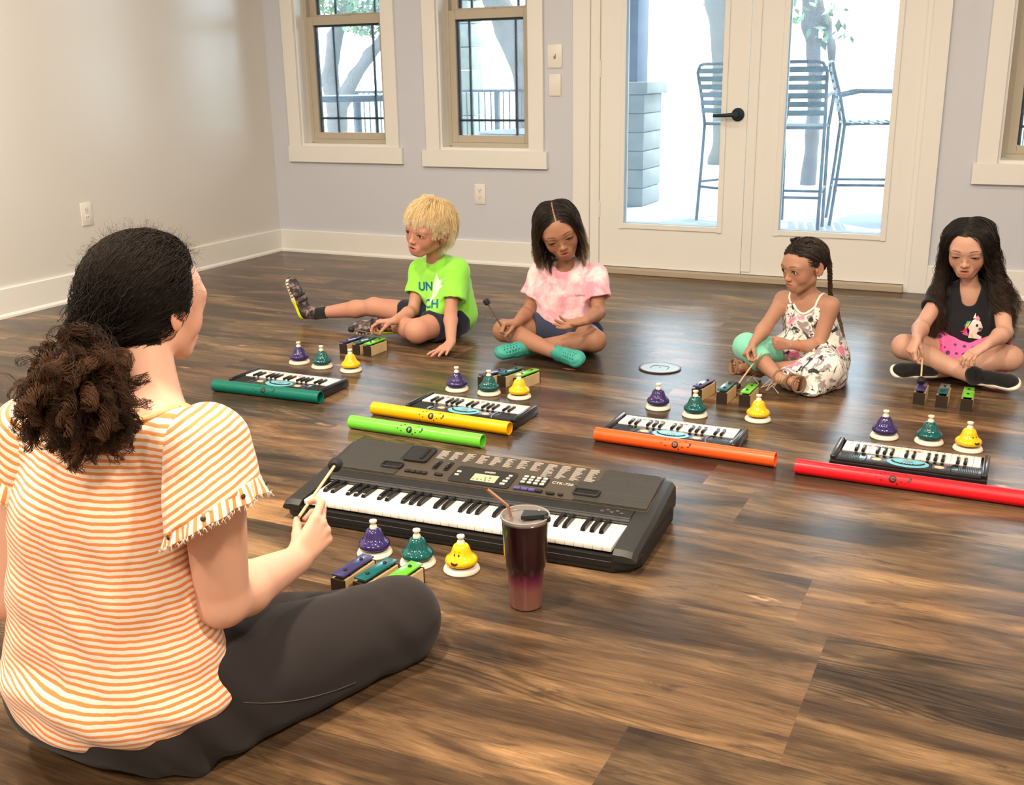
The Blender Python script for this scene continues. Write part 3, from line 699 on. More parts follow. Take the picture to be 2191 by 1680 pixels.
def build_window(i, h, apron, cas_l, muntins):
    x0, x1, z0, z1 = h; t = bpy.data.objects.new('window_%d' % i, None); COL.objects.link(t); t.location = ((x0+x1)/2, YB, z0); t['kind'] = 'structure'
    T = Vector(t.location)
    def done(mb, name, m):
        bmesh.ops.translate(mb.bm, verts=mb.bm.verts, vec=-T); return mb.build(name, m, t, smooth=False)
    mb = MB(); cw = 0.088
    for a, b2 in ((x0-cw, x0), (x1, x1+cw)): mb.box(((a+b2)/2, YB-0.0095, (z0+z1)/2), (b2-a, 0.019, z1-z0), bev=0.0015)
    mb.box(((x0+x1)/2, YB-0.011, z1+0.05), (x1-x0+2*cw+0.03, 0.022, 0.10), bev=0.0015)
    mb.box(((apron[0]+apron[1])/2, YB-0.0125, z0-0.048), (apron[1]-apron[0], 0.025, 0.096), bev=0.0015)
    done(mb, 'casing', M_TRIM)
    mb = MB(); D = 0.155
    mb.box((x0+0.006, YB+D/2, (z0+z1)/2), (0.012, D, z1-z0)); mb.box((x1-0.006, YB+D/2, (z0+z1)/2), (0.012, D, z1-z0))
    mb.box(((x0+x1)/2, YB+D/2, z0+0.008), (x1-x0-0.024, D, 0.016)); mb.box(((x0+x1)/2, YB+D/2, z1-0.006), (x1-x0-0.024, D, 0.012))
    done(mb, 'jamb_lining', M_TRIM)
    zm = 1.435; a, b2 = x0+0.012, x1-0.012
    def sash(za, zb, yy, fw=0.042, bot=0.042, top=0.05):
        mb = MB(); mb.box((a+fw/2, yy, (za+zb)/2), (fw, 0.035, zb-za), bev=0.003); mb.box((b2-fw/2, yy, (za+zb)/2), (fw, 0.035, zb-za), bev=0.003)
        mb.box(((a+b2)/2, yy, za+bot/2), (b2-a-2*fw, 0.034, bot), bev=0.003); mb.box(((a+b2)/2, yy, zb-top/2), (b2-a-2*fw, 0.034, top), bev=0.003)
        return mb
    # vinyl outer frame
    mb = MB(); mb.box((a+0.011, YB+0.118, (z0+z1)/2), (0.022, 0.075, z1-z0-0.04)); mb.box((b2-0.011, YB+0.118, (z0+z1)/2), (0.022, 0.075, z1-z0-0.04)); mb.box(((a+b2)/2, YB+0.118, z0+0.027), (b2-a-0.044, 0.075, 0.022))
    done(mb, 'window_frame', M_TAN)
    a += 0.020; b2 -= 0.020
    s1 = done(sash(z0+0.038, zm, YB+0.100), 'lower_sash', M_TAN); s2 = done(sash(zm-0.03, z1-0.012, YB+0.137), 'upper_sash', M_TAN)
    ga, gb = a+0.042, b2-0.042
    for s, za, zb, yy in ((s1, z0+0.08, zm-0.05, YB+0.100), (s2, zm+0.012, z1-0.06, YB+0.137)):
        g = done(MB().box(((ga+gb)/2, yy, (za+zb)/2), (gb-ga, 0.003, zb-za)), 'window_pane', M_GLASS)
        mb = MB(); zz = za+0.085 if s is s1 else zb-0.085
        for x in muntins: mb.box((x, yy+0.010, (za+zb)/2), (0.014, 0.008, zb-za))
        mb.box(((ga+gb)/2, yy+0.010, zz), (gb-ga, 0.007, 0.013))
        mb.box((ga+0.008, yy+0.012, (za+zb)/2), (0.016, 0.008, zb-za)); mb.box((gb-0.004, yy+0.012, (za+zb)/2), (0.008, 0.008, zb-za)); mb.box(((ga+gb)/2, yy+0.012, zb-0.006), (gb-ga, 0.006, 0.012))
        done(mb, 'muntin_bars', M_DARK)
    lk = MB(); lk.box(((x0+x1)/2, YB+0.098, zm+0.006), (0.05, 0.022, 0.012), bev=0.003); done(lk, 'sash_lock', M_TAN)
build_window(1, WINS[0], (-4.226, -3.395), None, (-3.922, -3.64))
build_window(2, WINS[1], (-3.256, -2.450), None, (-2.985, -2.69))
build_window(3, WINS[2], (-0.243, 0.55), None, (0.03, 0.31))

# glazed double door
t = bpy.data.objects.new('trim_1', None); COL.objects.link(t); t.location = (-1.34, YB, 0); t['kind'] = 'structure'
def done(mb, name, m, par, sm=False):
    bmesh.ops.translate(mb.bm, verts=mb.bm.verts, vec=-Vector(par.location)); return mb.build(name, m, par, smooth=sm)
mb = MB(); mb.box((-2.2445, YB-0.010, 1.075), (0.097, 0.020, 2.15), bev=0.0015); mb.box((-0.4405, YB-0.010, 1.075), (0.081, 0.020, 2.15), bev=0.0015); mb.box((-1.34, YB-0.011, 2.20), (1.95, 0.022, 0.10), bev=0.0015)
mb.box((-2.169, YB+0.077, 1.075), (0.052, 0.165, 2.15)); mb.box((-0.4925, YB+0.077, 1.075), (0.028, 0.165, 2.15)); mb.box((-1.34, YB+0.077, 2.135), (1.66, 0.165, 0.03))
done(mb, 'door_casing', M_TRIM, t)
done(MB().box((-1.325, YB+0.06, 0.016), (1.637, 0.19, 0.032), bev=0.004), 'threshold', mat('threshold_wood', (0.44, 0.37, 0.28), 0.6), t)
def leaf(i, x0, x1, g0, g1, zg):
    t = bpy.data.objects.new('door_%d' % i, None); COL.objects.link(t); t.location = ((x0+x1)/2, YB+0.03, 0); t['kind'] = 'structure'
    y, th, zb, zt = YB+0.030, 0.044, 0.036, 2.115; mb = MB()
    mb.box(((x0+g0)/2, y, (zb+zt)/2), (g0-x0, th, zt-zb)); mb.box(((g1+x1)/2, y, (zb+zt)/2), (x1-g1, th, zt-zb))
    mb.box(((g0+g1)/2, y, (zb+zg)/2), (g1-g0, th, zg-zb)); mb.box(((g0+g1)/2, y, zt-0.06), (g1-g0, th, 0.12))
    bmesh.ops.remove_doubles(mb.bm, verts=mb.bm.verts, dist=1e-4)
    done(mb, 'door_panel', M_TRIM, t); zt2 = zt-0.12; mb = MB()
    for s in (-1, 1):
        yy = y+s*(th/2+0.004)
        mb.box((g0+0.006, yy, (zg+zt2)/2), (0.028, 0.010, zt2-zg+0.028), bev=0.003); mb.box((g1-0.006, yy, (zg+zt2)/2), (0.028, 0.010, zt2-zg+0.028), bev=0.003)
        mb.box(((g0+g1)/2, yy, zg+0.003), (g1-g0-0.03, 0.009, 0.028), bev=0.003); mb.box(((g0+g1)/2, yy, zt2-0.003), (g1-g0-0.03, 0.009, 0.028), bev=0.003)
    done(mb, 'glazing_bead', M_TRIM, t)
    done(MB().box(((g0+g1)/2, y, (zg+zt2)/2), (g1-g0, 0.006, zt2-zg)), 'door_glass', M_GLASS, t)
    return t
d1 = leaf(1, -2.142, -1.337, -2.018, -1.452, 0.262)
d2 = leaf(2, -1.331, -0.507, -1.165, -0.618, 0.262)
done(MB().box((-1.308, YB+0.004, 1.08), (0.050, 0.012, 2.06), bev=0.003), 'astragal', M_TRIM, d2)
lc = Vector((-1.385, YB+0.006, 0.862)); mb = MB()
mb.lathe([(0, 0.008), (0.026, 0.010), (0.032, 0.006), (0.034, 0.0), (0.034, -0.006)], 36, M=Matrix.Translation(lc) @ rmat((0, -1, 0)))
mb.tube([lc+Vector(q) for q in ((0, 0, 0), (0, -0.05, 0), (-0.006, -0.058, 0), (-0.02, -0.060, 0), (-0.07, -0.058, -0.002), (-0.115, -0.056, -0.003))], [0.011, 0.011, 0.012, 0.011, 0.009, 0.008], 14)
done(mb, 'lever_handle', mat('oil_rubbed_metal', (0.015, 0.030, 0.045), 0.45, metal=0.4), d1, True)
mb = MB()
for z in (0.35, 1.1, 1.85): mb.box((-2.1425, YB+0.003, z), (0.010, 0.012, 0.09), bev=0.003)
done(mb, 'door_hinge', M_TRIM, d1)

# plates on the walls
def outlet(loc, rz, label, kind='outlet'):
    w, h = (0.070, 0.115)
    if kind == 'toggle': w = 0.086; h = 0.122
    t = thing({'outlet': 'wall_outlet', 'toggle': 'light_switch', 'blank': 'blank_wall_plate'}[kind], label, {'outlet': 'outlet', 'toggle': 'light switch', 'blank': 'wall plate'}[kind], loc, rz)
    MB().box((0, -0.003, 0), (w, 0.006, h), bev=0.002).build('cover_plate', M_PLATE, t)
    if kind == 'outlet':
        for s in (-1, 1):
            mb = MB(); mb.prism([(0.0165*max(-0.82, min(0.82, math.cos(a)))*1.1, 0.0165*math.sin(a)) for a in [k*2*PI/32 for k in range(32)]], 0, 0.0022, Matrix.Translation((0, -0.0055, s*0.0195)) @ Matrix.Rotation(PI/2, 4, 'X'))
            rc = mb.build('receptacle', M_PLATE, t); mb = MB()
            mb.box((-0.0062, -0.0078, s*0.0195+0.004), (0.0022, 0.0008, 0.0085)); mb.box((0.0062, -0.0078, s*0.0195+0.004), (0.0022, 0.0008, 0.0075))
            mb.prism(circ(0, 0, 0.0024, n=12), 0, 0.0008, Matrix.Translation((0, -0.0074, s*0.0195-0.006)) @ Matrix.Rotation(PI/2, 4, 'X'))
            mb.build('slots', mat('slot_dark', (0.03, 0.025, 0.02), 0.6), rc)
        MB().ell((0, -0.0062, 0), (0.0028, 0.0012, 0.0028), 10).build('screw', M_PLATE, t)
    if kind == 'toggle':
        MB().box((0, -0.012, 0.006), (0.0095, 0.018, 0.010), Matrix.Rotation(0.5, 4, 'X'), bev=0.002).build('toggle', M_PLATE, t)
        MB().box((0, -0.0065, 0), (0.013, 0.002, 0.028), bev=0.0005).build('toggle_slot', mat('slot_grey', (0.35, 0.33, 0.3), 0.5), t)
    return t
outlet((-2.885, YB-0.0005, 0.410), 0, 'white duplex outlet on the wall under the second window')
outlet((XL+0.0005, 4.000, 0.425), PI/2, 'white duplex outlet low on the left wall above the woman')
outlet((-2.405, YB-0.0005, 1.170), 0, 'white toggle light switch plate beside the glass door', 'toggle')
outlet((-2.405, YB-0.0005, 1.019), 0, 'blank white wall plate below the light switch', 'blank')

# brass-rimmed floor box
t = thing('floor_box', 'round flush floor outlet box with blue-grey lid between two girls', 'floor box', (-1.182, 3.733, 0))
MB().lathe([(0.072, 0.0), (0.080, 0.0005), (0.080, 0.004), (0.076, 0.0055), (0.071, 0.005), (0.070, 0.003)], 48).build('rim', mat('bronze_rim', (0.10, 0.055, 0.035), 0.3, metal=0.6), t)
lid = MB().lathe([(0, 0.0045), (0.071, 0.0045), (0.0715, 0.001)], 48).build('lid', mat('lid_grey', (0.28, 0.36, 0.41), 0.36), t)
mb = MB(); mb.tube([(-0.033, -0.018, 0.0048), (-0.033, 0.012, 0.0048), (-0.024, 0.024, 0.0048), (0.024, 0.024, 0.0048), (0.033, 0.012, 0.0048), (0.033, -0.018, 0.0048)], 0.0011, 6)
mb.ell((0, 0, 0.0045), (0.003, 0.003, 0.0012), 10); mb.build('flap_groove', mat('slot_dark'), lid)
# ---------------------------------------------------------------- the terrace outside
M_CONC = mat('terrace_concrete', (0.26, 0.28, 0.30), 0.8, var=(2.0, 0.12))
M_STONE = mat('limestone', (0.17, 0.175, 0.16), 0.85, bump=(25, 0.8), var=(9, 0.18))
M_BARK = mat('bark', (0.10, 0.085, 0.075), 0.9, bump=(40, 0.6))
M_IRON = mat('black_iron', (0.02, 0.025, 0.03), 0.5)
slab('floor_terrace', (-2.0, 8.9, -0.10), (14, 6.3, 0.10), M_CONC)
MB().box((-2, 21, -0.20), (40, 18, 0.12)).build('ground', mat('sunlit_grass', (0.42, 0.50, 0.30), 0.95, var=(1.5, 0.3)), smooth=False)['kind'] = 'structure'
slab('roof_terrace', (-2.2, 7.4, 2.72), (14, 3.6, 0.12), mat('soffit', (0.55, 0.5, 0.42), 0.8))
# stone pier with its dark wooden post
t = thing('stone_pier', 'limestone pier carrying a dark post, outside the left glass door', 'pier', (-3.26, 9.15, -0.05)); mb = MB(); rg = random.Random(3)
for k in range(6):
    z = 0.0+k*0.158; o = rg.uniform(-0.05, 0.05)
    mb.box((-0.125+o/2, 0, z+0.0785), (0.235+o, 0.48, 0.153), bev=0.010); mb.box((0.125+o/2, 0, z+0.0785), (0.235-o, 0.48, 0.153), bev=0.010)
mb.build('stone_courses', M_STONE, t)
MB().box((0, 0, 1.0), (0.56, 0.56, 0.10), bev=0.012).build('cap_stone', M_STONE, t)
MB().box((0, 0, 1.90), (0.28, 0.28, 1.72), bev=0.006).build('post', mat('dark_stained_post', (0.035, 0.045, 0.09), 0.6), t)

def bar_stool():
    t = thing('bar_stool', 'x', 'bar stool', group='strapped bar stools on the terrace'); w = 0.23; R = 0.012; sh = 0.74
    mb = MB()
    for s in (-1, 1):
        mb.tube([(s*w, -0.22, 0), (s*w, -0.21, 0.5), (s*w, -0.20, sh)], R, 8); mb.tube([(s*w, 0.24, 0), (s*w, 0.20, 0.45), (s*w, 0.19, sh)], R, 8)
    mb.build('legs', M_IRON, t) if False else None
    mb.bm.free()
    for s in (-1, 1):
        MB().tube([(s*w, -0.23, 0), (s*w, -0.215, 0.5), (s*w, -0.20, sh)], R, 8).build('leg', M_IRON, t)
        MB().tube([(s*w, 0.25, 0), (s*w, 0.21, 0.45), (s*w, 0.19, sh)], R, 8).build('leg', M_IRON, t)
        MB().tube([(s*w, -0.205, sh), (s*(w+0.02), -0.21, sh+0.19), (s*(w+0.02), -0.17, sh+0.225), (s*(w+0.02), 0.10, sh+0.23), (s*w, 0.235, sh+0.20)], 0.013, 8).build('armrest', M_IRON, t)
    MB().tube([(-w, -0.20, sh), (w, -0.20, sh), (w, 0.19, sh), (-w, 0.19, sh)], R, 8, closed=True).build('seat_frame', M_IRON, t)
    bt = 1.18; MB().tube([(-w, 0.19, sh), (-w, 0.235, sh+0.2), (-w, 0.29, bt-0.06), (-w+0.03, 0.30, bt-0.01), (-w+0.07, 0.302, bt), (w-0.07, 0.302, bt), (w-0.03, 0.30, bt-0.01), (w, 0.29, bt-0.06), (w, 0.235, sh+0.2), (w, 0.19, sh)], R, 8).build('back_frame', M_IRON, t)
    mb = MB(); mb.tube([(-w, -0.22, 0.26), (w, -0.22, 0.26)], 0.010, 8); mb.tube([(-w, 0.22, 0.26), (w, 0.22, 0.26)], 0.010, 8)
    for s in (-1, 1): mb.tube([(s*w, -0.22, 0.30), (s*w, 0.22, 0.30)], 0.010, 8)
    mb.build('footrest', M_IRON, t); MS = mat('dark_green_strap', (0.02, 0.05, 0.05), 0.6)
    for k in range(6):
        z = sh+0.10+k*0.058; y = 0.205+(z-sh)*0.22
        MB().box((0, y, z), (2*w+0.01, 0.006, 0.038), bev=0.002).build('back_strap', MS, t)
    for k in range(6): MB().box((0, -0.165+k*0.066, sh+0.008), (2*w+0.01, 0.046, 0.006), bev=0.002).build('seat_strap', MS, t)
    return t
st = bar_stool()
for i, (x, y, a, lab) in enumerate(((-1.56, 7.92, PI+0.10, 'strapped bar stool seen from behind through the right glass door'),
        (-1.12, 8.52, PI-1.35, 'strapped bar stool standing sideways, rightmost on the terrace'),
        (-2.02, 8.35, PI-0.45, 'strapped bar stool partly hidden behind the lever handle side of the door'))):
    o = st if i == 0 else copy_tree(st); o.location = (x, y, -0.05); o.rotation_euler = (0, 0, a); o['label'] = lab
def round_table(loc, r, h, label, name='patio_table'):
    t = thing(name, label, 'table', loc); MB().lathe([(0, h), (r, h), (r+0.01, h-0.015), (r, h-0.045), (r-0.03, h-0.05), (0, h-0.03)], 40).build('tabletop', M_IRON, t)
    MB().lathe([(0.03, h-0.04), (0.028, 0.06), (0.20, 0.03), (0.24, 0.0)], 20).build('pedestal', M_IRON, t)
round_table((-0.42, 9.1, -0.05), 0.5, 1.0, 'high round table beside the bar stools, right edge of the door glass', 'bar_table')
round_table((-3.35, 7.45, -0.05), 0.45, 0.72, 'round dark patio table below the second window')
round_table((-5.25, 7.9, -0.05), 0.42, 0.98, 'dark round table outside the first window')
# railing: posts, rails and bars
def railing(x0, x1, y, label, h=0.95):
    t = thing('railing', label, 'railing', (x0, y, -0.05)); L = x1-x0
    mb = MB(); mb.box((L/2, 0, h), (L, 0.04, 0.03)); mb.box((L/2, 0, 0.10), (L, 0.03, 0.03)); mb.build('rail', M_IRON, t, smooth=False)
    mb = MB(); n = int(L/0.078)
    for k in range(n): mb.box(((k+0.5)*L/n, 0, h/2+0.05), (0.013, 0.013, h-0.1))
    tag(mb.build('baluster', M_IRON, t, smooth=False), kind='stuff')
    for x in (0, L/2, L): MB().box((x, 0, h/2), (0.05, 0.05, h)).build('railing_post', M_IRON, t, smooth=False)
railing(-7.6, -3.7, 11.4, 'black iron railing of the terrace seen through the windows')
M_LEAF = mat('leaf', (0.12, 0.18, 0.09), 0.7, var=(3, 0.4))
def tree(name, base, label, limbs, crown, seed, n=900):
    t = thing(name, label, 'tree', base); rg = np.random.default_rng(seed)
    F = Field()
    for pts, rs in limbs: F.chain([V(p) for p in pts], rs, k=0.05)
    allp = np.array([p for pts, _ in limbs for p in pts], float)
    solid('trunk', F, allp.min(0)-0.4, allp.max(0)+0.4, 0.05, M_BARK, t, disp=lambda p: 0.02*noise3(p, 14, seed))
    q = []
    for c, r, k in crown:
        d = rg.normal(size=(k, 3)); d /= np.linalg.norm(d, axis=1)[:, None]; q.append(V(c)+d*V(r)*rg.uniform(0.5, 1.0, (k, 1)))
    q = np.concatenate(q); N = len(q); a = rg.normal(size=(N, 3)); a /= np.linalg.norm(a, axis=1)[:, None]; b = np.cross(a, rg.normal(size=(N, 3))); b /= np.linalg.norm(b, axis=1)[:, None]; s = rg.uniform(0.03, 0.07, (N, 1))
    co = np.stack([q-a*s, q-b*s*0.5, q+a*s, q+b*s*0.5], 1).reshape(-1, 3)
    tag(link('leaves', mesh_np('leaves', co, np.arange(N*4).reshape(N, 4)), M_LEAF, t), kind='stuff')
def limb_tree(label, y, paths, crown, seed, x0=None):
    base = V(paths[0][0][0], y, -0.1); base[0] = at_plane(*paths[0][0][:2], y)[0]; L = []
    for pts in paths: L.append(([tuple(at_plane(px, py, y)-base) for px, py, r in pts], [r for _, _, r in pts]))
    g = L[0][0][0]; L[0] = ([(g[0]-0.02, 0, 0.0)]+L[0][0], [L[0][1][0]*1.15]+L[0][1])
    tree('tree', tuple(base), label, L, [(tuple(at_plane(px, py, y)-base), r, n) for px, py, r, n in crown], seed)
limb_tree('crooked tree with a forking limb behind the first window', 12.6, [[(722, 262, 0.13), (722, 235, 0.12), (738, 205, 0.10), (760, 160, 0.085), (792, 118, 0.08), (830, 70, 0.07)], [(722, 262, 0.12), (705, 170, 0.11), (716, 80, 0.10), (745, 20, 0.09), (770, -40, 0.08)]], [(770, -10, (0.9, 0.6, 0.35), 1300), (800, 55, (0.45, 0.4, 0.14), 220)], 3)
limb_tree('thick leaning tree trunk behind the second window', 13.0, [[(1160, 250, 0.30), (1150, 190, 0.26), (1125, 120, 0.22), (1090, 60, 0.19), (1060, 0, 0.16), (1040, -60, 0.14)], [(1135, 130, 0.16), (1142, 50, 0.13), (1150, -40, 0.12)]], [(1080, -60, (1.3, 0.8, 0.3), 900)], 5)
limb_tree('slender tree above the bar stool in the right glass door', 11.2, [[(1738, 300, 0.07), (1745, 150, 0.07), (1735, 60, 0.08), (1728, -40, 0.08)], [(1778, 180, 0.03), (1780, 110, 0.045), (1770, 50, 0.05), (1745, 0, 0.06), (1735, -40, 0.06)]], [(1715, 10, (0.5, 0.4, 0.35), 130), (1775, 75, (0.25, 0.2, 0.18), 30)], 9)
limb_tree('pale tree trunk at the right edge of the left glass door', 14.5, [[(1548, 330, 0.16), (1550, 180, 0.15), (1545, 60, 0.16), (1530, -40, 0.17)]], [(1545, -50, (0.7, 0.5, 0.4), 150)], 10)
tree('tree', (0.3, 12.5, -0.1), 'leafy green tree outside the right edge window',
     [([(0.6, 0, 0), (0.6, 0, 1.5), (0.7, 0, 3.0)], [0.12, 0.10, 0.09])], [((0.2, 0.0, 1.9), (0.9, 0.6, 0.8), 1800)], 12)
t = thing('garden_wall', 'pale stone block wall at the left of the second window', 'wall', (at_plane(1012, 230, 14.0)[0]-0.25, 14.0, -0.1)); mb = MB()
for k in range(9): mb.box((0, 0, 0.16+k*0.31), (0.62+0.02*(k % 2), 0.4, 0.30), bev=0.01)
mb.build('stone_blocks', M_STONE, t)
railing(-0.2, 3.2, 11.0, 'dark railing beyond the right edge window', 0.72)
# ---------------------------------------------------------------- instruments on the floor
def gloss(name, c, r=0.18): return mat(name, c, r, coat=0.5, spec=0.5)
M_CREAM = mat('cream_plastic', (0.80, 0.74, 0.62), 0.35)
BELLC = {'purple': (0.030, 0.018, 0.115), 'teal': (0.0, 0.085, 0.085), 'yellow': (0.90, 0.52, 0.0)}
M_INK = mat('black_ink', (0.012, 0.011, 0.012), 0.5)
def make_bell(c, face=False):
    t = thing('desk_bell', 'x', 'desk bell')
    MB().lathe([(0, 0.0), (0.040, 0.0), (0.0420, 0.003), (0.0410, 0.007), (0.0385, 0.0105), (0.033, 0.0125), (0, 0.0125)], 48).build('base', M_CREAM, t)
    MB().lathe([(0.007, 0.012), (0.007, 0.018), (0.03, 0.019), (0.03, 0.0215), (0, 0.0215)], 24).build('spring_plate', mat('bell_plate_metal', (0.12, 0.09, 0.05), 0.4, metal=0.8), t)  # dull brown metal disc closing the bell from below
    fl = lambda a, z: (0.020*math.cos(16*a) if 0.033 < z < 0.062 and not face else 0)
    b = MB().lathe([(0.030, 0.0185), (0.0350, 0.0195), (0.0372, 0.023), (0.0372, 0.028), (0.0350, 0.0325), (0.0300, 0.0365), (0.0262, 0.0400), (0.0235, 0.045), (0.0212, 0.051), (0.0190, 0.0575), (0.0165, 0.0620), (0.012, 0.0655), (0.0065, 0.0665), (0, 0.0667)], 96, flute=fl).build('bell', gloss('bell_'+c, BELLC[c]), t)
    MB().lathe([(0.0088, 0.064), (0.0090, 0.070), (0.0080, 0.0725), (0.0056, 0.0735), (0.0054, 0.0795), (0.0086, 0.0805), (0.0092, 0.083), (0.0086, 0.0855), (0, 0.087)], 32).build('striker_knob', M_CREAM, t)
    if face:
        sm = [(0.009*math.cos(a), -0.0060+0.0065*math.sin(a)) for a in [PI+k*PI/10 for k in range(11)]]+[(0.0075, -0.0052), (0, -0.0068), (-0.0075, -0.0052)]
        eyes = [circ(-0.0055, 0.0075, 0.0018, 0.0028, 14), circ(0.0055, 0.0075, 0.0018, 0.0028, 14)]
        br = [[(-0.009, 0.0135), (-0.0065, 0.0152), (-0.0035, 0.0142), (-0.0037, 0.0135), (-0.0065, 0.0144)], [(0.009, 0.0135), (0.0065, 0.0152), (0.0035, 0.0142), (0.0037, 0.0135), (0.0065, 0.0144)]]
        decal('printed_face', [sm]+eyes+br, (0, -0.02, 0.038), (1, 0, 0), (0, 0, 1), b, mat('brown_ink', (0.05, 0.012, 0.005), 0.4), t, offset=0.0005, maxlen=0.003)
    return t
B0 = {c: make_bell(c) for c in ('purple', 'teal')}; B0['yellow'] = make_bell('yellow', True)
def who(i): return ('beside the boy in green', 'before the girl in the pink shirt', 'before the girl in the floral dress', 'before the girl in black', 'at the edge of the large keyboard')[i]
BELLS = [[(-2.519, 3.275), (-2.398, 3.257), (-2.262, 3.254)], [(-1.762, 3.183), (-1.635, 3.186), (-1.517, 3.186)], [(-1.035, 3.255), (-0.899, 3.223), (-0.700, 3.255)],
         [(-0.310, 3.239), (-0.182, 3.238), (-0.073, 3.217)], [(-1.295, 1.912), (-1.175, 1.908), (-1.066, 1.919)]]
used = set()
for i, g in enumerate(BELLS):
    for c, (x, y) in zip(('purple', 'teal', 'yellow'), g):
        o = B0[c] if c not in used else copy_tree(B0[c]); used.add(c)
        o.location = (x, y+0.004, 0); o['group'] = 'coloured desk bells on the floor'
        look = {'purple': 'dark purple', 'teal': 'dark teal', 'yellow': 'yellow'}[c]
        ex = ' with smiling face' if c == 'yellow' and i >= 3 else ''
        o['label'] = '%s desk bell%s on cream base %s' % (look, ex, who(i))
        o.rotation_euler = (0, 0, (PI*0.9, PI*1.1, PI, 0.75, 0.02)[i] if c == 'yellow' else random.uniform(0, 1))

BARC = {'purple': (0.045, 0.04, 0.16), 'teal': (0.0, 0.11, 0.12), 'green': (0.13, 0.62, 0.02)}
def make_bar(c):
    t = thing('chime_bar', 'x', 'chime bar'); L = 0.118; w = 0.036; h = 0.040
    Mw, Md = mat('pale_wood', (0.62, 0.46, 0.25), 0.5, bump=(80, 0.1), var=(20, 0.08)), mat('dark_end_wood', (0.028, 0.018, 0.012), 0.45)
    mb = MB()
    mb.box((-w/2+0.003, 0, h/2), (0.006, L-0.008, h), bev=0.0006); mb.box((w/2-0.003, 0, h/2), (0.006, L-0.008, h), bev=0.0006); mb.box((0, 0, 0.003), (w-0.012, L-0.008, 0.006))
    mb.build('resonator_box', Mw, t, smooth=False)
    for s in (-1, 1): MB().box((0, s*(L/2-0.002), h/2), (w+0.001, 0.004, h+0.001), bev=0.0006).build('end_cap', Md, t, smooth=False)
    for s in (-1, 1): MB().box((0, s*0.030, h+0.0025), (w-0.008, 0.008, 0.006), bev=0.001).build('felt_rest', mat('black_felt', (0.015, 0.015, 0.015), 0.9), t)
    MB().box((0, 0, h+0.0085), (0.032, L-0.004, 0.0045), bev=0.0008).build('metal_bar', mat('bar_'+c, BARC[c], 0.22, metal=0.15, coat=0.5), t)
    for s in (-1, 1): MB().lathe([(0.0045, h+0.0105), (0.0045, h+0.0125), (0.003, h+0.0145), (0, h+0.015)], 20, c=(0, s*0.030, 0)).build('pin', M_INK, t)
    return t
R0 = {c: make_bar(c) for c in ('purple', 'teal', 'green')}
BARS = [[(-2.437, 3.462), (-2.379, 3.469), (-2.327, 3.470)], [(-1.690, 3.232), (-1.631, 3.278), (-1.566, 3.275)], [(-0.941, 3.388), (-0.852, 3.380), (-0.774, 3.380)],
        [(-0.248, 3.628), (-0.177, 3.622), (-0.100, 3.610)], [(-1.250, 1.700), (-1.197, 1.705), (-1.135, 1.712)]]
ROT = [[-.08, -.10, -.06], [-.38, -.22, -.20], [-.16, -.04, -.03], [-.02, -.02, .0], [-.04, -.10, -.08]]
used = set()
for i, g in enumerate(BARS):
    for (c, (x, y)), rz in zip(zip(('purple', 'teal', 'green'), g), ROT[i]):
        o = R0[c] if c not in used else copy_tree(R0[c]); used.add(c)
        o.location = (x-math.sin(rz)*0.059, y+0.059, 0); o.rotation_euler = (0, 0, rz); o['group'] = 'single chime bars on the floor'
        look = {'purple': 'dark purple', 'teal': 'dark teal', 'green': 'bright green'}[c]
        o['label'] = '%s chime bar on a wooden box %s' % (look, ('near the boy in green', 'before the girl in the pink shirt', 'before the girl in the floral dress', 'before the girl in black', "behind the woman's knee")[i])

# ---- tuned tubes
def tube_thing(a, b, c, cname, letter, where, k=0.5):
    a, b = Vector((*a, 0)), Vector((*b, 0)); L = (b-a).length; r = 0.0212; d = (b-a).normalized(); rz = math.atan2(d.y, d.x)
    t = thing('percussion_tube', '%s plastic percussion tube lying %s' % (cname, where), 'percussion tube', ((a+b)/2), rz)
    M = Matrix.Translation((0, 0, r)) @ Matrix.Rotation(PI/2, 4, 'Y'); mb = MB()
    mb.lathe([(r-0.0022, -L/2), (r, -L/2+0.0004), (r, L/2-0.0004), (r-0.0022, L/2), (r-0.0022, -L/2)], 48, M=M)
    o = mb.build('tube_body', mat('tube_'+cname.replace(' ', '_'), c, 0.33, spec=0.5, bump=(300, 0.02)), t, ang=0.9)
    # long quads need rings for the prints to sit on: the print is projected onto the round wall
    yd = Vector((0, 0.42, 0.9)); xd = Vector((1, 0, 0)); x0 = (k-0.5)*L; w = mat('tube_ink', (0.015, 0.012, 0.015), 0.5)
    disc = bpy.data.meshes.new('d'); bm = bmesh.new(); T = text_polys(letter, 0.0135, bold=0.0006)
    polys = [circ(0, 0, 0.0105, n=28)]+[[(x, y), (x+0.006*s, y+0.002), (x+0.004*s, y+0.005), (x+0.001*s, y+0.0035)] for x, y, s in ((-0.035, 0.008, 1), (-0.026, -0.009, -1), (0.028, 0.011, 1), (0.020, -0.008, 1), (-0.045, -0.002, 1), (-0.018, 0.012, -1), (0.009, -0.014, 1))]
    n = Vector((0, -0.9, 0.42))
    decal('printed_marks', polys, Vector((x0, 0, r))+n*0.0, xd, yd, o, w, t, offset=0.0004, maxlen=0.004)
    decal('note_letter', T, Vector((x0, 0, r)), xd, yd, o, o.data.materials[0], t, offset=0.0007, maxlen=0.003)
    note = [circ(0.040, -0.002, 0.003, 0.0022, 12), [(0.0425, -0.002), (0.0435, -0.002), (0.0435, 0.009), (0.0490, 0.0055), (0.0490, 0.007), (0.0435, 0.0115), (0.0425, 0.0115)]]
    decal('printed_note', note, Vector((x0, 0, r)), xd, yd, o, w, t, offset=0.0005, maxlen=0.004)
    return t
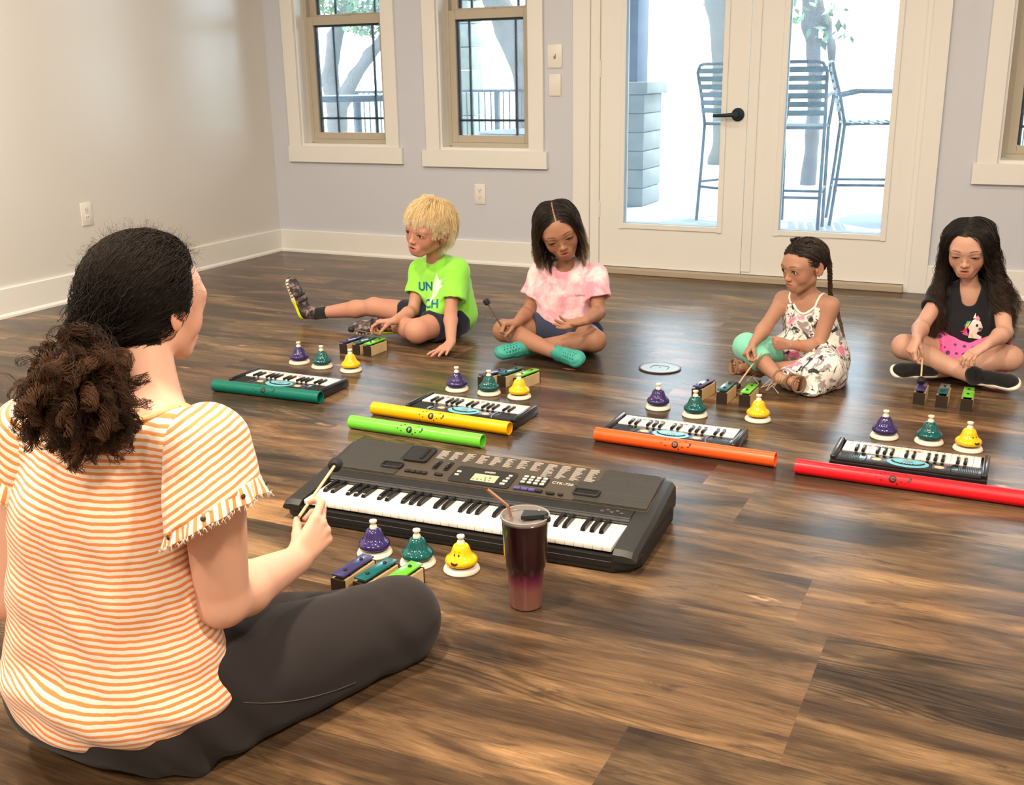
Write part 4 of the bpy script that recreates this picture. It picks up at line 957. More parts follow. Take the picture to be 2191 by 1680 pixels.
tube_thing((-2.570, 2.842), (-2.121, 2.862), (0.0, 0.15, 0.11), 'dark green', 'G', 'in front of the leftmost toy keyboard')
tube_thing((-1.886, 2.832), (-1.373, 2.814), (0.95, 0.47, 0.0), 'yellow', 'E', 'against the second toy keyboard', 0.46)
tube_thing((-1.873, 2.680), (-1.396, 2.676), (0.16, 0.66, 0.05), 'bright green', 'F', 'between yellow tube and large keyboard', 0.48)
tube_thing((-1.108, 2.872), (-0.558, 2.858), (0.95, 0.11, 0.015), 'orange', 'D', 'against the third toy keyboard', 0.47)
tube_thing((-0.496, 2.832), (0.120, 2.822), (0.85, 0.010, 0.020), 'red', 'C', 'by the rightmost toy keyboard, running out of frame', 0.42)

# ---- toy keyboards (keys towards the children)
M_BLK = mat('black_gloss_plastic', (0.012, 0.012, 0.014), 0.22, coat=0.3); M_BLKM = mat('black_matte_plastic', (0.016, 0.016, 0.018), 0.45)
M_KEYW = mat('white_key', (0.85, 0.78, 0.74), 0.25); M_KEYB = mat('black_key', (0.010, 0.010, 0.011), 0.18)
def toy_keyboard():
    t = thing('toy_keyboard', 'x', 'toy keyboard', group='small toy keyboards on the floor'); w, d = 0.410, 0.180
    mb = MB(); mb.box((0, 0, 0.013), (w, d, 0.022), bev=0.004); mb.box((0, -0.048, 0.0265), (w-0.030, 0.078, 0.007), bev=0.003); mb.box((0, 0.083, 0.027), (w-0.03, 0.010, 0.006), bev=0.002)
    body = mb.build('case', M_BLK, t)
    for s in (-1, 1):
        mb = MB(); mb.box((s*(w/2-0.0085), 0.004, 0.029), (0.017, d-0.012, 0.016), bev=0.006, seg=3); mb.build('end_cheek', M_BLK, t)
    M_G = mat('grille', (0.02, 0.022, 0.022), 0.5)
    for s in (-1, 1):
        mb = MB()
        for k in range(12): mb.box((s*0.155-0.024+k*0.0044, -0.048, 0.0302), (0.0026, 0.060, 0.0012))
        mb.build('speaker_grille', M_G, t, smooth=False)
        mb = MB(); mb.tube([(s*(0.122-0.012*math.sin(a)), -0.048+0.034*math.cos(a)*1.0, 0.0300) for a in [k*PI/12 for k in range(13)]], 0.0022, 6); mb.build('panel_arc', M_BLK, t)
        st = MB().prism([(s*0.082-0.018, -0.066), (s*0.082+0.018, -0.066), (s*0.082+0.018, -0.034), (s*0.082-0.018, -0.034)], 0.0300, 0.0306).build('picture_panel', mat('panel_violet', (0.10, 0.07, 0.12), 0.35, var=(70, 0.5)), t, smooth=False)
        MB().prism(circ(s*0.082, -0.052, 0.013, 0.010, 20), 0.0306, 0.0311).build('round_sticker', mat('sticker_orange', (0.85, 0.58, 0.25), 0.4, var=(150, 0.35)), st, smooth=False)
    c = MB().prism([(0.056*math.cos(a), -0.048+(0.030 if math.sin(a) > 0 else 0.036)*math.sin(a)) for a in [k*PI/24 for k in range(48)]], 0.0300, 0.0308).build('button_panel', mat('panel_blue', (0.16, 0.50, 0.62), 0.3), t, smooth=False)
    MB().prism(circ(0, -0.040, 0.0135, 0.0085, 28), 0.0308, 0.0318).build('round_button', mat('panel_button_grey', (0.22, 0.28, 0.30), 0.3), c, smooth=False)
    mb = MB()
    for k in range(19):
        a = PI*1.06+k*PI*0.88/18; mb.box((0.043*math.cos(a), -0.040+0.026*math.sin(a), 0.0318), (0.007, 0.0045, 0.002), a+PI/2, bev=0.0007)
    for k in range(5): mb.ell((-0.014+k*0.007, -0.0555-0.0035*math.sin(k*PI/4), 0.0312), (0.0022, 0.0018, 0.001), 8)
    mb.build('rim_buttons', M_INK, c)
    n = 19; kw = 0.366/n; x0 = -0.183
    k0 = MB().box((0, 0.0335, 0.0285), (kw-0.0007, 0.082, 0.007), bev=0.0008).build('white_key', M_KEYW, t)
    tint = {3: (0.85, 0.25, 0.22), 4: (0.85, 0.25, 0.22), 5: (0.10, 0.2, 0.12), 6: (0.2, 0.4, 0.12), 7: (0.8, 0.65, 0.2), 8: (0.85, 0.65, 0.2), 9: (0.9, 0.4, 0.15), 10: (0.85, 0.2, 0.15)}
    for k in range(n):
        o = k0 if k == 0 else k0.copy()
        if k: COL.objects.link(o)
        o.parent = t; o.location = (x0+(k+0.5)*kw, 0, 0)
        if k in tint: MB().box((0, 0.052, 0.03215), (kw*0.62, 0.014, 0.0003)).build('note_sticker', mat('note_sticker_%d' % k, tint[k], 0.5), o, smooth=False)
    b0 = MB().box((0, 0.014, 0.0345), (0.0098, 0.048, 0.008), bev=0.0022).build('black_key', M_KEYB, t); first = True
    for k in range(1, n):
        if (k+0) % 7 in (2, 3, 5, 6, 0):
            o = b0 if first else b0.copy()
            if not first: COL.objects.link(o)
            first = False; o.parent = t; o.location = (x0+k*kw, 0, 0)
    return t
tk = toy_keyboard()
for i, (x, y, rz) in enumerate(((-2.345, 2.974, 0.01), (-1.580, 2.947, -0.012), (-0.890, 2.980, 0.0), (-0.214, 3.000, -0.005))):
    o = tk if i == 0 else copy_tree(tk); o.location = (x, y, 0); o.rotation_euler = (0, 0, rz)
    o['label'] = ('black toy keyboard behind the dark green tube', 'black toy keyboard behind the yellow tube', 'black toy keyboard behind the orange tube', 'black toy keyboard behind the red tube')[i]

# ---- the large keyboard
def large_keyboard():
    t = thing('electronic_keyboard', 'large dark grey electronic keyboard with white keys facing the woman', 'keyboard', (-1.168, 2.205, 0), 0.055)
    M_A = mat('charcoal_plastic', (0.021, 0.020, 0.018), 0.42, bump=(500, 0.05)); M_B = mat('keyboard_base', (0.010, 0.010, 0.010), 0.5)
    M_PAN = mat('bronze_grey_panel', (0.075, 0.060, 0.046), 0.36, metal=0.15)
    hw = 0.468
    def section(pts, x0, x1, m, name, taper=0.0):
        mb = MB(); A = [mb.bm.verts.new((x0, y, z)) for y, z in pts]; B = [mb.bm.verts.new((x1, y+taper, z)) for y, z in pts]; n = len(pts)
        mb.bm.faces.new(A[::-1]); mb.bm.faces.new(B)
        for i in range(n): mb.bm.faces.new((A[i], A[(i+1) % n], B[(i+1) % n], B[i]))
        bmesh.ops.bevel(mb.bm, geom=[e for e in mb.bm.edges], offset=0.003, segments=2, affect='EDGES')
        return mb.build(name, m, t, ang=0.5)
    # lower case: black, slightly drawn in, with rounded ends
    mb = MB(); ol = []
    for (cx, cy), a0 in (((hw-0.05, -0.135), -PI/2), ((hw-0.035, 0.145), 0), ((-hw+0.035, 0.145), PI/2), ((-hw+0.05, -0.135), PI)):
        for k in range(9): a = a0+k*PI/16; r = 0.05 if cy < 0 else 0.035; ol.append((cx+r*math.cos(a), cy+r*math.sin(a)))
    mb.prism(ol, 0.004, 0.040); bmesh.ops.bevel(mb.bm, geom=[e for e in mb.bm.edges if abs(e.verts[0].co.z-e.verts[1].co.z) < 1e-4], offset=0.008, segments=3, affect='EDGES')
    mb.build('lower_case', M_B, t)
    for sx in (-1, 1):
        for sy in (-1, 1): MB().lathe([(0.012, 0), (0.012, 0.006)], 16, c=(sx*0.38, sy*0.13, 0)).build('rubber_foot', M_B, t)
    # end cheeks: rise to the back
    for s in (-1, 1):
        prof = [(-0.186, 0.030), (-0.186, 0.046), (-0.172, 0.056), (-0.02, 0.072), (0.16, 0.100), (0.178, 0.096), (0.186, 0.060), (0.182, 0.030)]
        mb = MB(); xs = [0.412, 0.438, 0.456, 0.466]; sh = [0, 0, 0.006, 0.022]; rows = []
        for x, q in zip(xs, sh):
            rows.append([mb.bm.verts.new((s*x, y*(1-q*1.2)+(q*0.0), z-(q*0.55 if z > 0.04 else 0))) for y, z in prof])
        n = len(prof)
        for A, B in zip(rows[:-1], rows[1:]):
            for i in range(n): mb.bm.faces.new((A[i], A[(i+1) % n], B[(i+1) % n], B[i]))
        mb.bm.faces.new(rows[0]); mb.bm.faces.new(rows[-1][::-1])
        bmesh.ops.bevel(mb.bm, geom=[e for e in mb.bm.edges if e.is_boundary or e.calc_face_angle(0) > 0.5], offset=0.004, segments=2, affect='EDGES')
        mb.build('end_cheek', M_A, t, ang=0.5)
    # front lip and key bed
    section([(-0.186, 0.012), (-0.186, 0.030), (-0.180, 0.036), (-0.166, 0.036), (-0.166, 0.012)], -0.412, 0.412, M_B, 'front_lip')
    # sloping strip over the keys, then the control panel
    section([(-0.045, 0.05), (-0.045, 0.064), (-0.036, 0.072), (0.004, 0.0775), (0.012, 0.05)], -0.412, 0.412, M_B, 'label_strip')
    pan = section([(0.004, 0.06), (0.004, 0.0795), (0.170, 0.1035), (0.182, 0.098), (0.184, 0.05)], -0.440, 0.440, M_PAN, 'control_panel')
    sl = math.atan2(0.024, 0.166); T = Matrix.Translation((0, 0.004, 0.0797)) @ Matrix.Rotation(sl, 4, 'X')      # panel plane: x, u (0..0.168) up the slope, z out
    def onp(mb, name, m, par=None, sm=True):
        bmesh.ops.transform(mb.bm, matrix=T, verts=mb.bm.verts); return mb.build(name, m, par or t, smooth=sm)
    def rrect(x0, y0, x1, y1, r=0.006, n=5):
        o = []
        for (cx, cy), a0 in (((x1-r, y0+r), -PI/2), ((x1-r, y1-r), 0), ((x0+r, y1-r), PI/2), ((x0+r, y0+r), PI)):
            for k in range(n): a = a0+k*PI/2/(n-1); o.append((cx+r*math.cos(a), cy+r*math.sin(a)))
        return o
    # speaker covers
    M_SP = bpy.data.materials.new('speaker_mesh'); M_SP.use_nodes = True; nt = M_SP.node_tree; b = nt.nodes['Principled BSDF']; b.inputs['Roughness'].default_value = 0.45
    tc = nt.nodes.new('ShaderNodeTexCoord'); mp = nt.nodes.new('ShaderNodeMapping'); mp.inputs['Scale'].default_value = (300, 300, 300); mp.inputs['Rotation'].default_value = (0, 0, 0.785)
    ck = nt.nodes.new('ShaderNodeTexChecker'); ck.inputs['Scale'].default_value = 1.0; ck.inputs['Color1'].default_value = (0.055, 0.050, 0.042, 1); ck.inputs['Color2'].default_value = (0.012, 0.011, 0.010, 1)
    nt.links.new(tc.outputs['Object'], mp.inputs[0]); nt.links.new(mp.outputs[0], ck.inputs[0]); nt.links.new(ck.outputs[0], b.inputs['Base Color'])
    onp(MB().prism([(-0.438, 0.004), (-0.245, 0.004), (-0.245, 0.055), (-0.268, 0.085), (-0.268, 0.167), (-0.425, 0.167), (-0.438, 0.15)], 0, 0.0022), 'speaker_grille', M_SP, sm=False)
    onp(MB().prism([(0.250, 0.004), (0.436, 0.004), (0.436, 0.15), (0.425, 0.167), (0.285, 0.167), (0.285, 0.11), (0.268, 0.095), (0.240, 0.095), (0.235, 0.07), (0.250, 0.06)], 0, 0.0022), 'speaker_grille', M_SP, sm=False)
    for x0, x1 in ((-0.300, -0.245), (0.243, 0.305)):
        ring = MB(); ring.tube([(x, y, 0.004) for x, y in rrect(x0, 0.034 if x0 < 0 else 0.028, x1, 0.062 if x0 < 0 else 0.056, 0.006)], 0.0035, 8, closed=True); rr = onp(ring, 'bass_port', M_B)
        mb = MB().prism(rrect(x0+0.003, 0.037 if x0 < 0 else 0.031, x1-0.003, 0.059 if x0 < 0 else 0.053, 0.004), 0.002, 0.0032); onp(mb, 'port_opening', mat('port_dark', (0.003, 0.003, 0.003), 0.8), rr, False)
    onp(MB().prism(rrect(-0.262, 0.080, -0.190, 0.160, 0.010), 0.0015, 0.006), 'cartridge_lid', M_B, sm=False)
    onp(MB().prism(rrect(-0.215, 0.092, -0.205, 0.150, 0.003), 0.006, 0.008), 'lid_latch', M_BLK, sm=False)
    for x in (-0.155, -0.122):
        w = onp(MB().prism(rrect(x-0.007, 0.058, x+0.007, 0.104, 0.003), 0.0008, 0.002), 'wheel_slot', M_B, sm=False)
        onp(MB().box((x, 0.078, 0.004), (0.008, 0.030, 0.007), bev=0.003), 'wheel', M_BLK, w)
    for k in range(4): onp(MB().box((-0.218+k*0.0165, 0.030, 0.003), (0.0150, 0.012, 0.005), bev=0.002), 'button', M_B)
    onp(MB().box((-0.128, 0.032, 0.003), (0.024, 0.010, 0.005), bev=0.004), 'volume_button', M_B)
    disp = onp(MB().prism(rrect(-0.095, 0.010, 0.075, 0.092, 0.010), 0.0008, 0.0022), 'display_bezel', mat('bezel_dark', (0.022, 0.020, 0.019), 0.3), sm=False)
    lcd = onp(MB().prism(rrect(-0.036, 0.026, 0.032, 0.062, 0.002), 0.0022, 0.003), 'lcd', mat('lcd_green', (0.36, 0.42, 0.28), 0.25), disp, False)
    mb = MB()
    for k in range(5): mb.box((-0.03+k*0.011, 0.034, 0.0032), (0.0035, 0.006 if k % 2 else 0.003, 0.0002))
    mb.box((0.0, 0.045, 0.0032), (0.002, 0.008, 0.0002)); mb.box((0.012, 0.047, 0.0032), (0.003, 0.009, 0.0002)); onp(mb, 'lcd_segments', mat('lcd_ink', (0.06, 0.09, 0.05), 0.4), lcd, False)
    M_WB = mat('grey_button', (0.55, 0.52, 0.47), 0.4); M_PR = mat('panel_print', (0.52, 0.48, 0.42), 0.5)
    for x, y in ((-0.080, 0.058), (-0.080, 0.042)): onp(MB().box((x, y, 0.004), (0.012, 0.007, 0.004), bev=0.0015), 'button', M_WB)
    for k in range(4): onp(MB().box((0.060-k*0.002, 0.070-k*0.0145, 0.004), (0.014 if k > 1 else 0.010, 0.008, 0.004), bev=0.0015), 'button', M_WB)
    kp = onp(MB().prism(rrect(0.092, 0.042, 0.162, 0.086, 0.003), 0.0006, 0.0018), 'keypad', M_B, sm=False)
    for a in range(4):
        for c in range(3): onp(MB().box((0.101+a*0.0172, 0.050+c*0.0138, 0.004), (0.0120, 0.0085, 0.004), bev=0.0015), 'keypad_button', M_WB, kp)
    M_PU = mat('purple_button', (0.085, 0.075, 0.26), 0.35)
    for k in range(4): onp(MB().box((0.098+k*0.0195, 0.018, 0.0035), (0.0178, 0.0110, 0.006), bev=0.0022), 'button', M_PU if k < 3 else M_B)
    for x, w in ((0.187, 0.024), (0.214, 0.014)): onp(MB().box((x, 0.016, 0.0035), (w, 0.011, 0.006), bev=0.004), 'button', M_B)
    def words(body, size, x, y, par, m=M_PR, z=0.0012, bold=0.0):
        me = text_polys(body, size, bold=bold); o = link('lettering', me, m, par); me.transform(T @ Matrix.Translation((x, y, z))); return o
    words('CASIO', 0.0105, 0.0, 0.075, disp, z=0.0026, bold=0.0005); words('CTK-720', 0.0150, 0.200, 0.072, t, z=0.0004, bold=0.0003)
    # fine printed tone lists: rows of short strokes, unreadable at this size
    mb = MB(); rg = random.Random(5)
    for c in range(12):
        x = -0.178+c*0.0385; nrow = 10 if c < 8 else 15; y1 = 0.160
        mb.box((x+0.013, y1, 0.0004), (0.024, 0.0022, 0.0003))
        for r in range(1, nrow): w = rg.uniform(0.012, 0.027); mb.box((x+0.001+w/2, y1-r*0.0046, 0.0004), (w, 0.0017, 0.0003))
    onp(mb, 'printed_lists', M_PR, sm=False)
    mb = MB()
    for k in range(40): mb.box((-0.36+k*0.0158, -0.018, 0.0), (0.005, 0.004, 0.0003)); mb.box((-0.36+k*0.0158, -0.009, 0.0), (0.0035, 0.0012, 0.0003)) if k < 18 else None
    T2 = Matrix.Translation((0, 0, 0.0757)) @ Matrix.Rotation(math.atan2(0.0055, 0.04), 4, 'X'); bmesh.ops.transform(mb.bm, matrix=T2, verts=mb.bm.verts)
    mb.build('printed_symbols', mat('faint_print', (0.22, 0.20, 0.18), 0.5), t, smooth=False)
    mb = MB()
    for k in range(5): mb.tube([(0.335+0.012*k+0.004*math.cos(a), -0.020+(k % 2)*0.008+0.0035*math.sin(a), 0.0758+((k % 2)*0.008)*0.13) for a in [q*PI/5 for q in range(10)]], 0.0005, 4, closed=True)
    mb.build('pedal_icons', mat('faint_print'), t)
    n = 36; kw = 0.812/n
    k0 = MB().box((0, -0.105, 0.0515), (kw-0.0010, 0.135, 0.012), bev=0.0010).build('white_key', mat('ivory_key', (0.86, 0.82, 0.76), 0.22), t)
    for k in range(n):
        o = k0 if k == 0 else k0.copy()
        if k: COL.objects.link(o)
        o.parent = t; o.location = (-0.406+(k+0.5)*kw, 0, 0)
        L = 'CDEFGAB'[k % 7]
        if 7 <= k < 36:
            me = bpy.data.meshes.get('key_letter_'+L)
            if me is None:
                me = text_polys(L, 0.0095); me.name = 'key_letter_'+L; me.materials.append(mat('faint_letter', (0.48, 0.44, 0.38), 0.5)); me.transform(Matrix.Translation((0, -0.150, 0.0578)))
            q = bpy.data.objects.new('key_letter', me); COL.objects.link(q); q.parent = o
    bm = MB(); prof = [(-0.112, 0.056), (-0.108, 0.064), (-0.100, 0.0675), (-0.045, 0.0690), (-0.045, 0.056)]; w = 0.0062
    A = [bm.bm.verts.new((-w+(0.0012 if z > 0.06 else 0), y, z)) for y, z in prof]; B = [bm.bm.verts.new((w-(0.0012 if z > 0.06 else 0), y, z)) for y, z in prof]
    bm.bm.faces.new(A[::-1]); bm.bm.faces.new(B)
    for i in range(5): bm.bm.faces.new((A[i], A[(i+1) % 5], B[(i+1) % 5], B[i]))
    bmesh.ops.bevel(bm.bm, geom=list(bm.bm.edges), offset=0.0008, segments=2, affect='EDGES'); b0 = bm.build('black_key', M_KEYB, t); first = True
    for k in range(1, n):
        if k % 7 in (1, 2, 4, 5, 6):
            o = b0 if first else b0.copy()
            if not first: COL.objects.link(o)
            first = False; o.parent = t; o.location = (-0.406+k*kw, 0, 0)
    return t
large_keyboard()

# ---- tumbler
def tumbler():
    t = thing('tumbler', 'tall dark wine-red tumbler with clear lid and copper straw', 'tumbler', (-0.862, 1.832, 0))
    m = bpy.data.materials.new('glitter_fade'); m.use_nodes = True; nt = m.node_tree; b = nt.nodes['Principled BSDF']
    tc = nt.nodes.new('ShaderNodeTexCoord'); sp = nt.nodes.new('ShaderNodeSeparateXYZ'); r = nt.nodes.new('ShaderNodeValToRGB'); mr = nt.nodes.new('ShaderNodeMapRange')
    mr.inputs[2].default_value = 0.21; e = r.color_ramp.elements; e[0].position = 0; e[0].color = (0.30, 0.14, 0.10, 1); e[1].position = 1; e[1].color = (0.018, 0.003, 0.006, 1)
    for p, c in ((0.22, (0.28, 0.11, 0.10)), (0.30, (0.20, 0.035, 0.07)), (0.37, (0.10, 0.006, 0.035)), (0.46, (0.022, 0.002, 0.007))): x = e.new(p); x.color = (*c, 1)
    nt.links.new(tc.outputs['Object'], sp.inputs[0]); nt.links.new(sp.outputs[2], mr.inputs[0]); nt.links.new(mr.outputs[0], r.inputs[0]); nt.links.new(r.outputs[0], b.inputs['Base Color'])
    b.inputs['Roughness'].default_value = 0.28; b.inputs['Coat Weight'].default_value = 0.8; b.inputs['Coat Roughness'].default_value = 0.05; b.inputs['Metallic'].default_value = 0.25
    MB().lathe([(0, 0.001), (0.030, 0.0), (0.0335, 0.003), (0.0345, 0.010), (0.0385, 0.080), (0.0400, 0.088), (0.0438, 0.098), (0.0450, 0.106), (0.0488, 0.190), (0.0490, 0.1985), (0.0475, 0.199), (0.046, 0.192), (0.038, 0.09), (0, 0.08)], 64).build('cup_body', m, t)
    clear = bpy.data.materials.new('clear_lid'); clear.use_nodes = True; n2 = clear.node_tree; n2.nodes.clear(); o = n2.nodes.new('ShaderNodeOutputMaterial'); mx = n2.nodes.new('ShaderNodeMixShader'); tr = n2.nodes.new('ShaderNodeBsdfTransparent'); pg = n2.nodes.new('ShaderNodeBsdfPrincipled')
    pg.inputs['Base Color'].default_value = (0.55, 0.50, 0.48, 1); pg.inputs['Roughness'].default_value = 0.08; tr.inputs[0].default_value = (0.9, 0.87, 0.85, 1); mx.inputs[0].default_value = 0.30
    n2.links.new(tr.outputs[0], mx.inputs[1]); n2.links.new(pg.outputs[0], mx.inputs[2]); n2.links.new(mx.outputs[0], o.inputs[0])
    MB().lathe([(0, 0.199), (0.020, 0.1985), (0.030, 0.2005), (0.041, 0.199), (0.0455, 0.203), (0.0500, 0.208), (0.0518, 0.206), (0.0516, 0.200), (0.0500, 0.197), (0.047, 0.196), (0.040, 0.1955), (0, 0.1965)], 64).build('lid', clear, t)
    mb = MB(); mb.tube([(0.0505*math.cos(a), 0.0505*math.sin(a), 0.2065) for a in [k*PI/24 for k in range(48)]], 0.0018, 8, closed=True); mb.build('lid_rim', mat('frosted_rim', (0.6, 0.55, 0.52), 0.25, trans=0.5), t)
    mb = MB(); a = math.radians(24); d = (math.cos(a), math.sin(a)); R = Matrix.Rotation(a, 4, 'Z')
    mb.prism([(-0.008, -0.018), (0.040, -0.011), (0.048, 0.0), (0.040, 0.011), (-0.002, 0.016)], 0.203, 0.211, R); mb.box((0.050, 0, 0.206), (0.014, 0.010, 0.012), bev=0.003)
    bmesh.ops.transform(mb.bm, matrix=Matrix.Identity(4), verts=mb.bm.verts); mb.build('slide_closure', mat('smoke_plastic', (0.02, 0.022, 0.022), 0.25), t)
    return t
tumbler()
t = thing('drinking_straw', 'bent copper straw standing in the tumbler', 'straw', (-0.862, 1.832, 0.0))
_p = [V(0.0, 0.0, 0.02), V(-0.031, -0.006, 0.206), P(1088, 1084, 1.80)-V(-0.862, 1.832, 0), P(1042, 1047, 1.775)-V(-0.862, 1.832, 0)]
_q = [_p[0], _p[1], _p[1]*0.3+_p[2]*0.7, _p[2]*0.95+_p[3]*0.05, _p[2]*0.75+_p[3]*0.25, _p[3]]
MB().tube([Vector(q) for q in _q], 0.0034, 12, cap=False).build('straw_tube', mat('copper', (0.80, 0.42, 0.30), 0.22, metal=0.85), t)
# ---------------------------------------------------------------- shared clothing pieces
def add_torso(F, pel, chest, neck, shR, shL, wh, wc, rh, rc, rs, k=0.05, shrug=0.0):
    x = nrm(V(shR)-V(shL))
    for s in (-1, 0, 1): F.cone(pel+x*s*wh, chest+x*s*wc, rh, rc, k)
    m = (V(shR)+V(shL))/2
    F.cone(shR, m+V(0, 0, 0.012), rs, rs*1.15, k); F.cone(m+V(0, 0, 0.012), shL, rs*1.15, rs, k); F.cone(chest, m, rc*0.95, rs*1.2, k)
def add_sleeve(F, sh, el, t, r0, r1, k=0.03, droop=(0, 0, 0), skin_r=None, cutn=None):
    end = V(sh)+(V(el)-V(sh))*t+V(droop); d = nrm(end-V(sh)); n = nrm(cutn) if cutn is not None else d
    F.cone(sh, end+d*r1, r0, r1, k, cut=[(end, n)])
    return end, d
def open_cuff(F, end, d, r, depth=0.03): F.cone(end-d*depth, end+d*0.03, r*0.9, r, 0.003, mode=-1)
def bounds(F, pad=0.02):
    lo = np.min([o[1] for o in F.ops if o[4] > 0], 0)-pad; hi = np.max([o[2] for o in F.ops if o[4] > 0], 0)+pad; return lo, hi
def fabric(name, color, rough=0.85, bump=(420, 0.12), sheen=0.3): return mat(name, color, rough, spec=0.2, bump=bump, sheen=sheen)
def fine_spans(*boxes):
    """boxes: (centre, half size, step) -> denser spans for each axis"""
    return tuple([(c[i]-h, c[i]+h, s) for c, h, s in boxes] for i in range(3))
def body_mesh(F, parent, color, H, heads=0.0019, hands=(), step=0.0046, hs=0.0022, hr=0.105):
    lo, hi = bounds(F); lo[2] = max(lo[2], -0.004)
    boxes = [(H.w(0, 5, 0), hr, heads)]+[(c, 0.062, hs) for c in hands]
    return solid('body', F, lo, hi, step, skin_mat(), parent, fine=fine_spans(*boxes), color=color, smooth=1)
def shoe(parent, heel, toe, up, L, kind, ankle=None):
    """a shoe in its own frame: heel at the origin, toe along +y (mm for a 180 mm shoe)"""
    H = Frame(heel, V(toe)-V(heel), up, L/0.18); F = Field()
    F.fell(H, (0, 28, 24), (27, 30, 28), 10); F.fell(H, (0, 80, 20), (29, 55, 25), 20); F.fell(H, (0, 140, 17), (32, 38, 19), 20)
    if ankle is not None: F.cone(H.w(0, 24, 28), ankle, 0.027, 0.0285, 0.012)
    else: F.fell(H, (0, 18, 60), (17, 24, 22), 4, mode=-1)
    S = Field(); z = 6
    for p, q, r0, r1 in (((0, 25, z), (0, 90, z), 27, 28), ((0, 90, z), (3, 148, z), 28, 33)): S.fcone(H, p, q, r0, r1, 10)
    S.add((lambda p: np.abs((p-H.w(0, 90, 5))@H.R[:, 2])-7*H.s), V(-9, -9, -9), V(9, 9, 9), 0.002, 1)
    # keep only the slab part of the sole: intersect
    ops = S.ops; g = ops[:-1]; slab_fn = ops[-1][0]
    S2 = Field()
    for fn, a, b, k, m in g: S2.add((lambda p, fn=fn: np.maximum(fn(p), slab_fn(p))), a, b, k, m)
    return H, F, S2

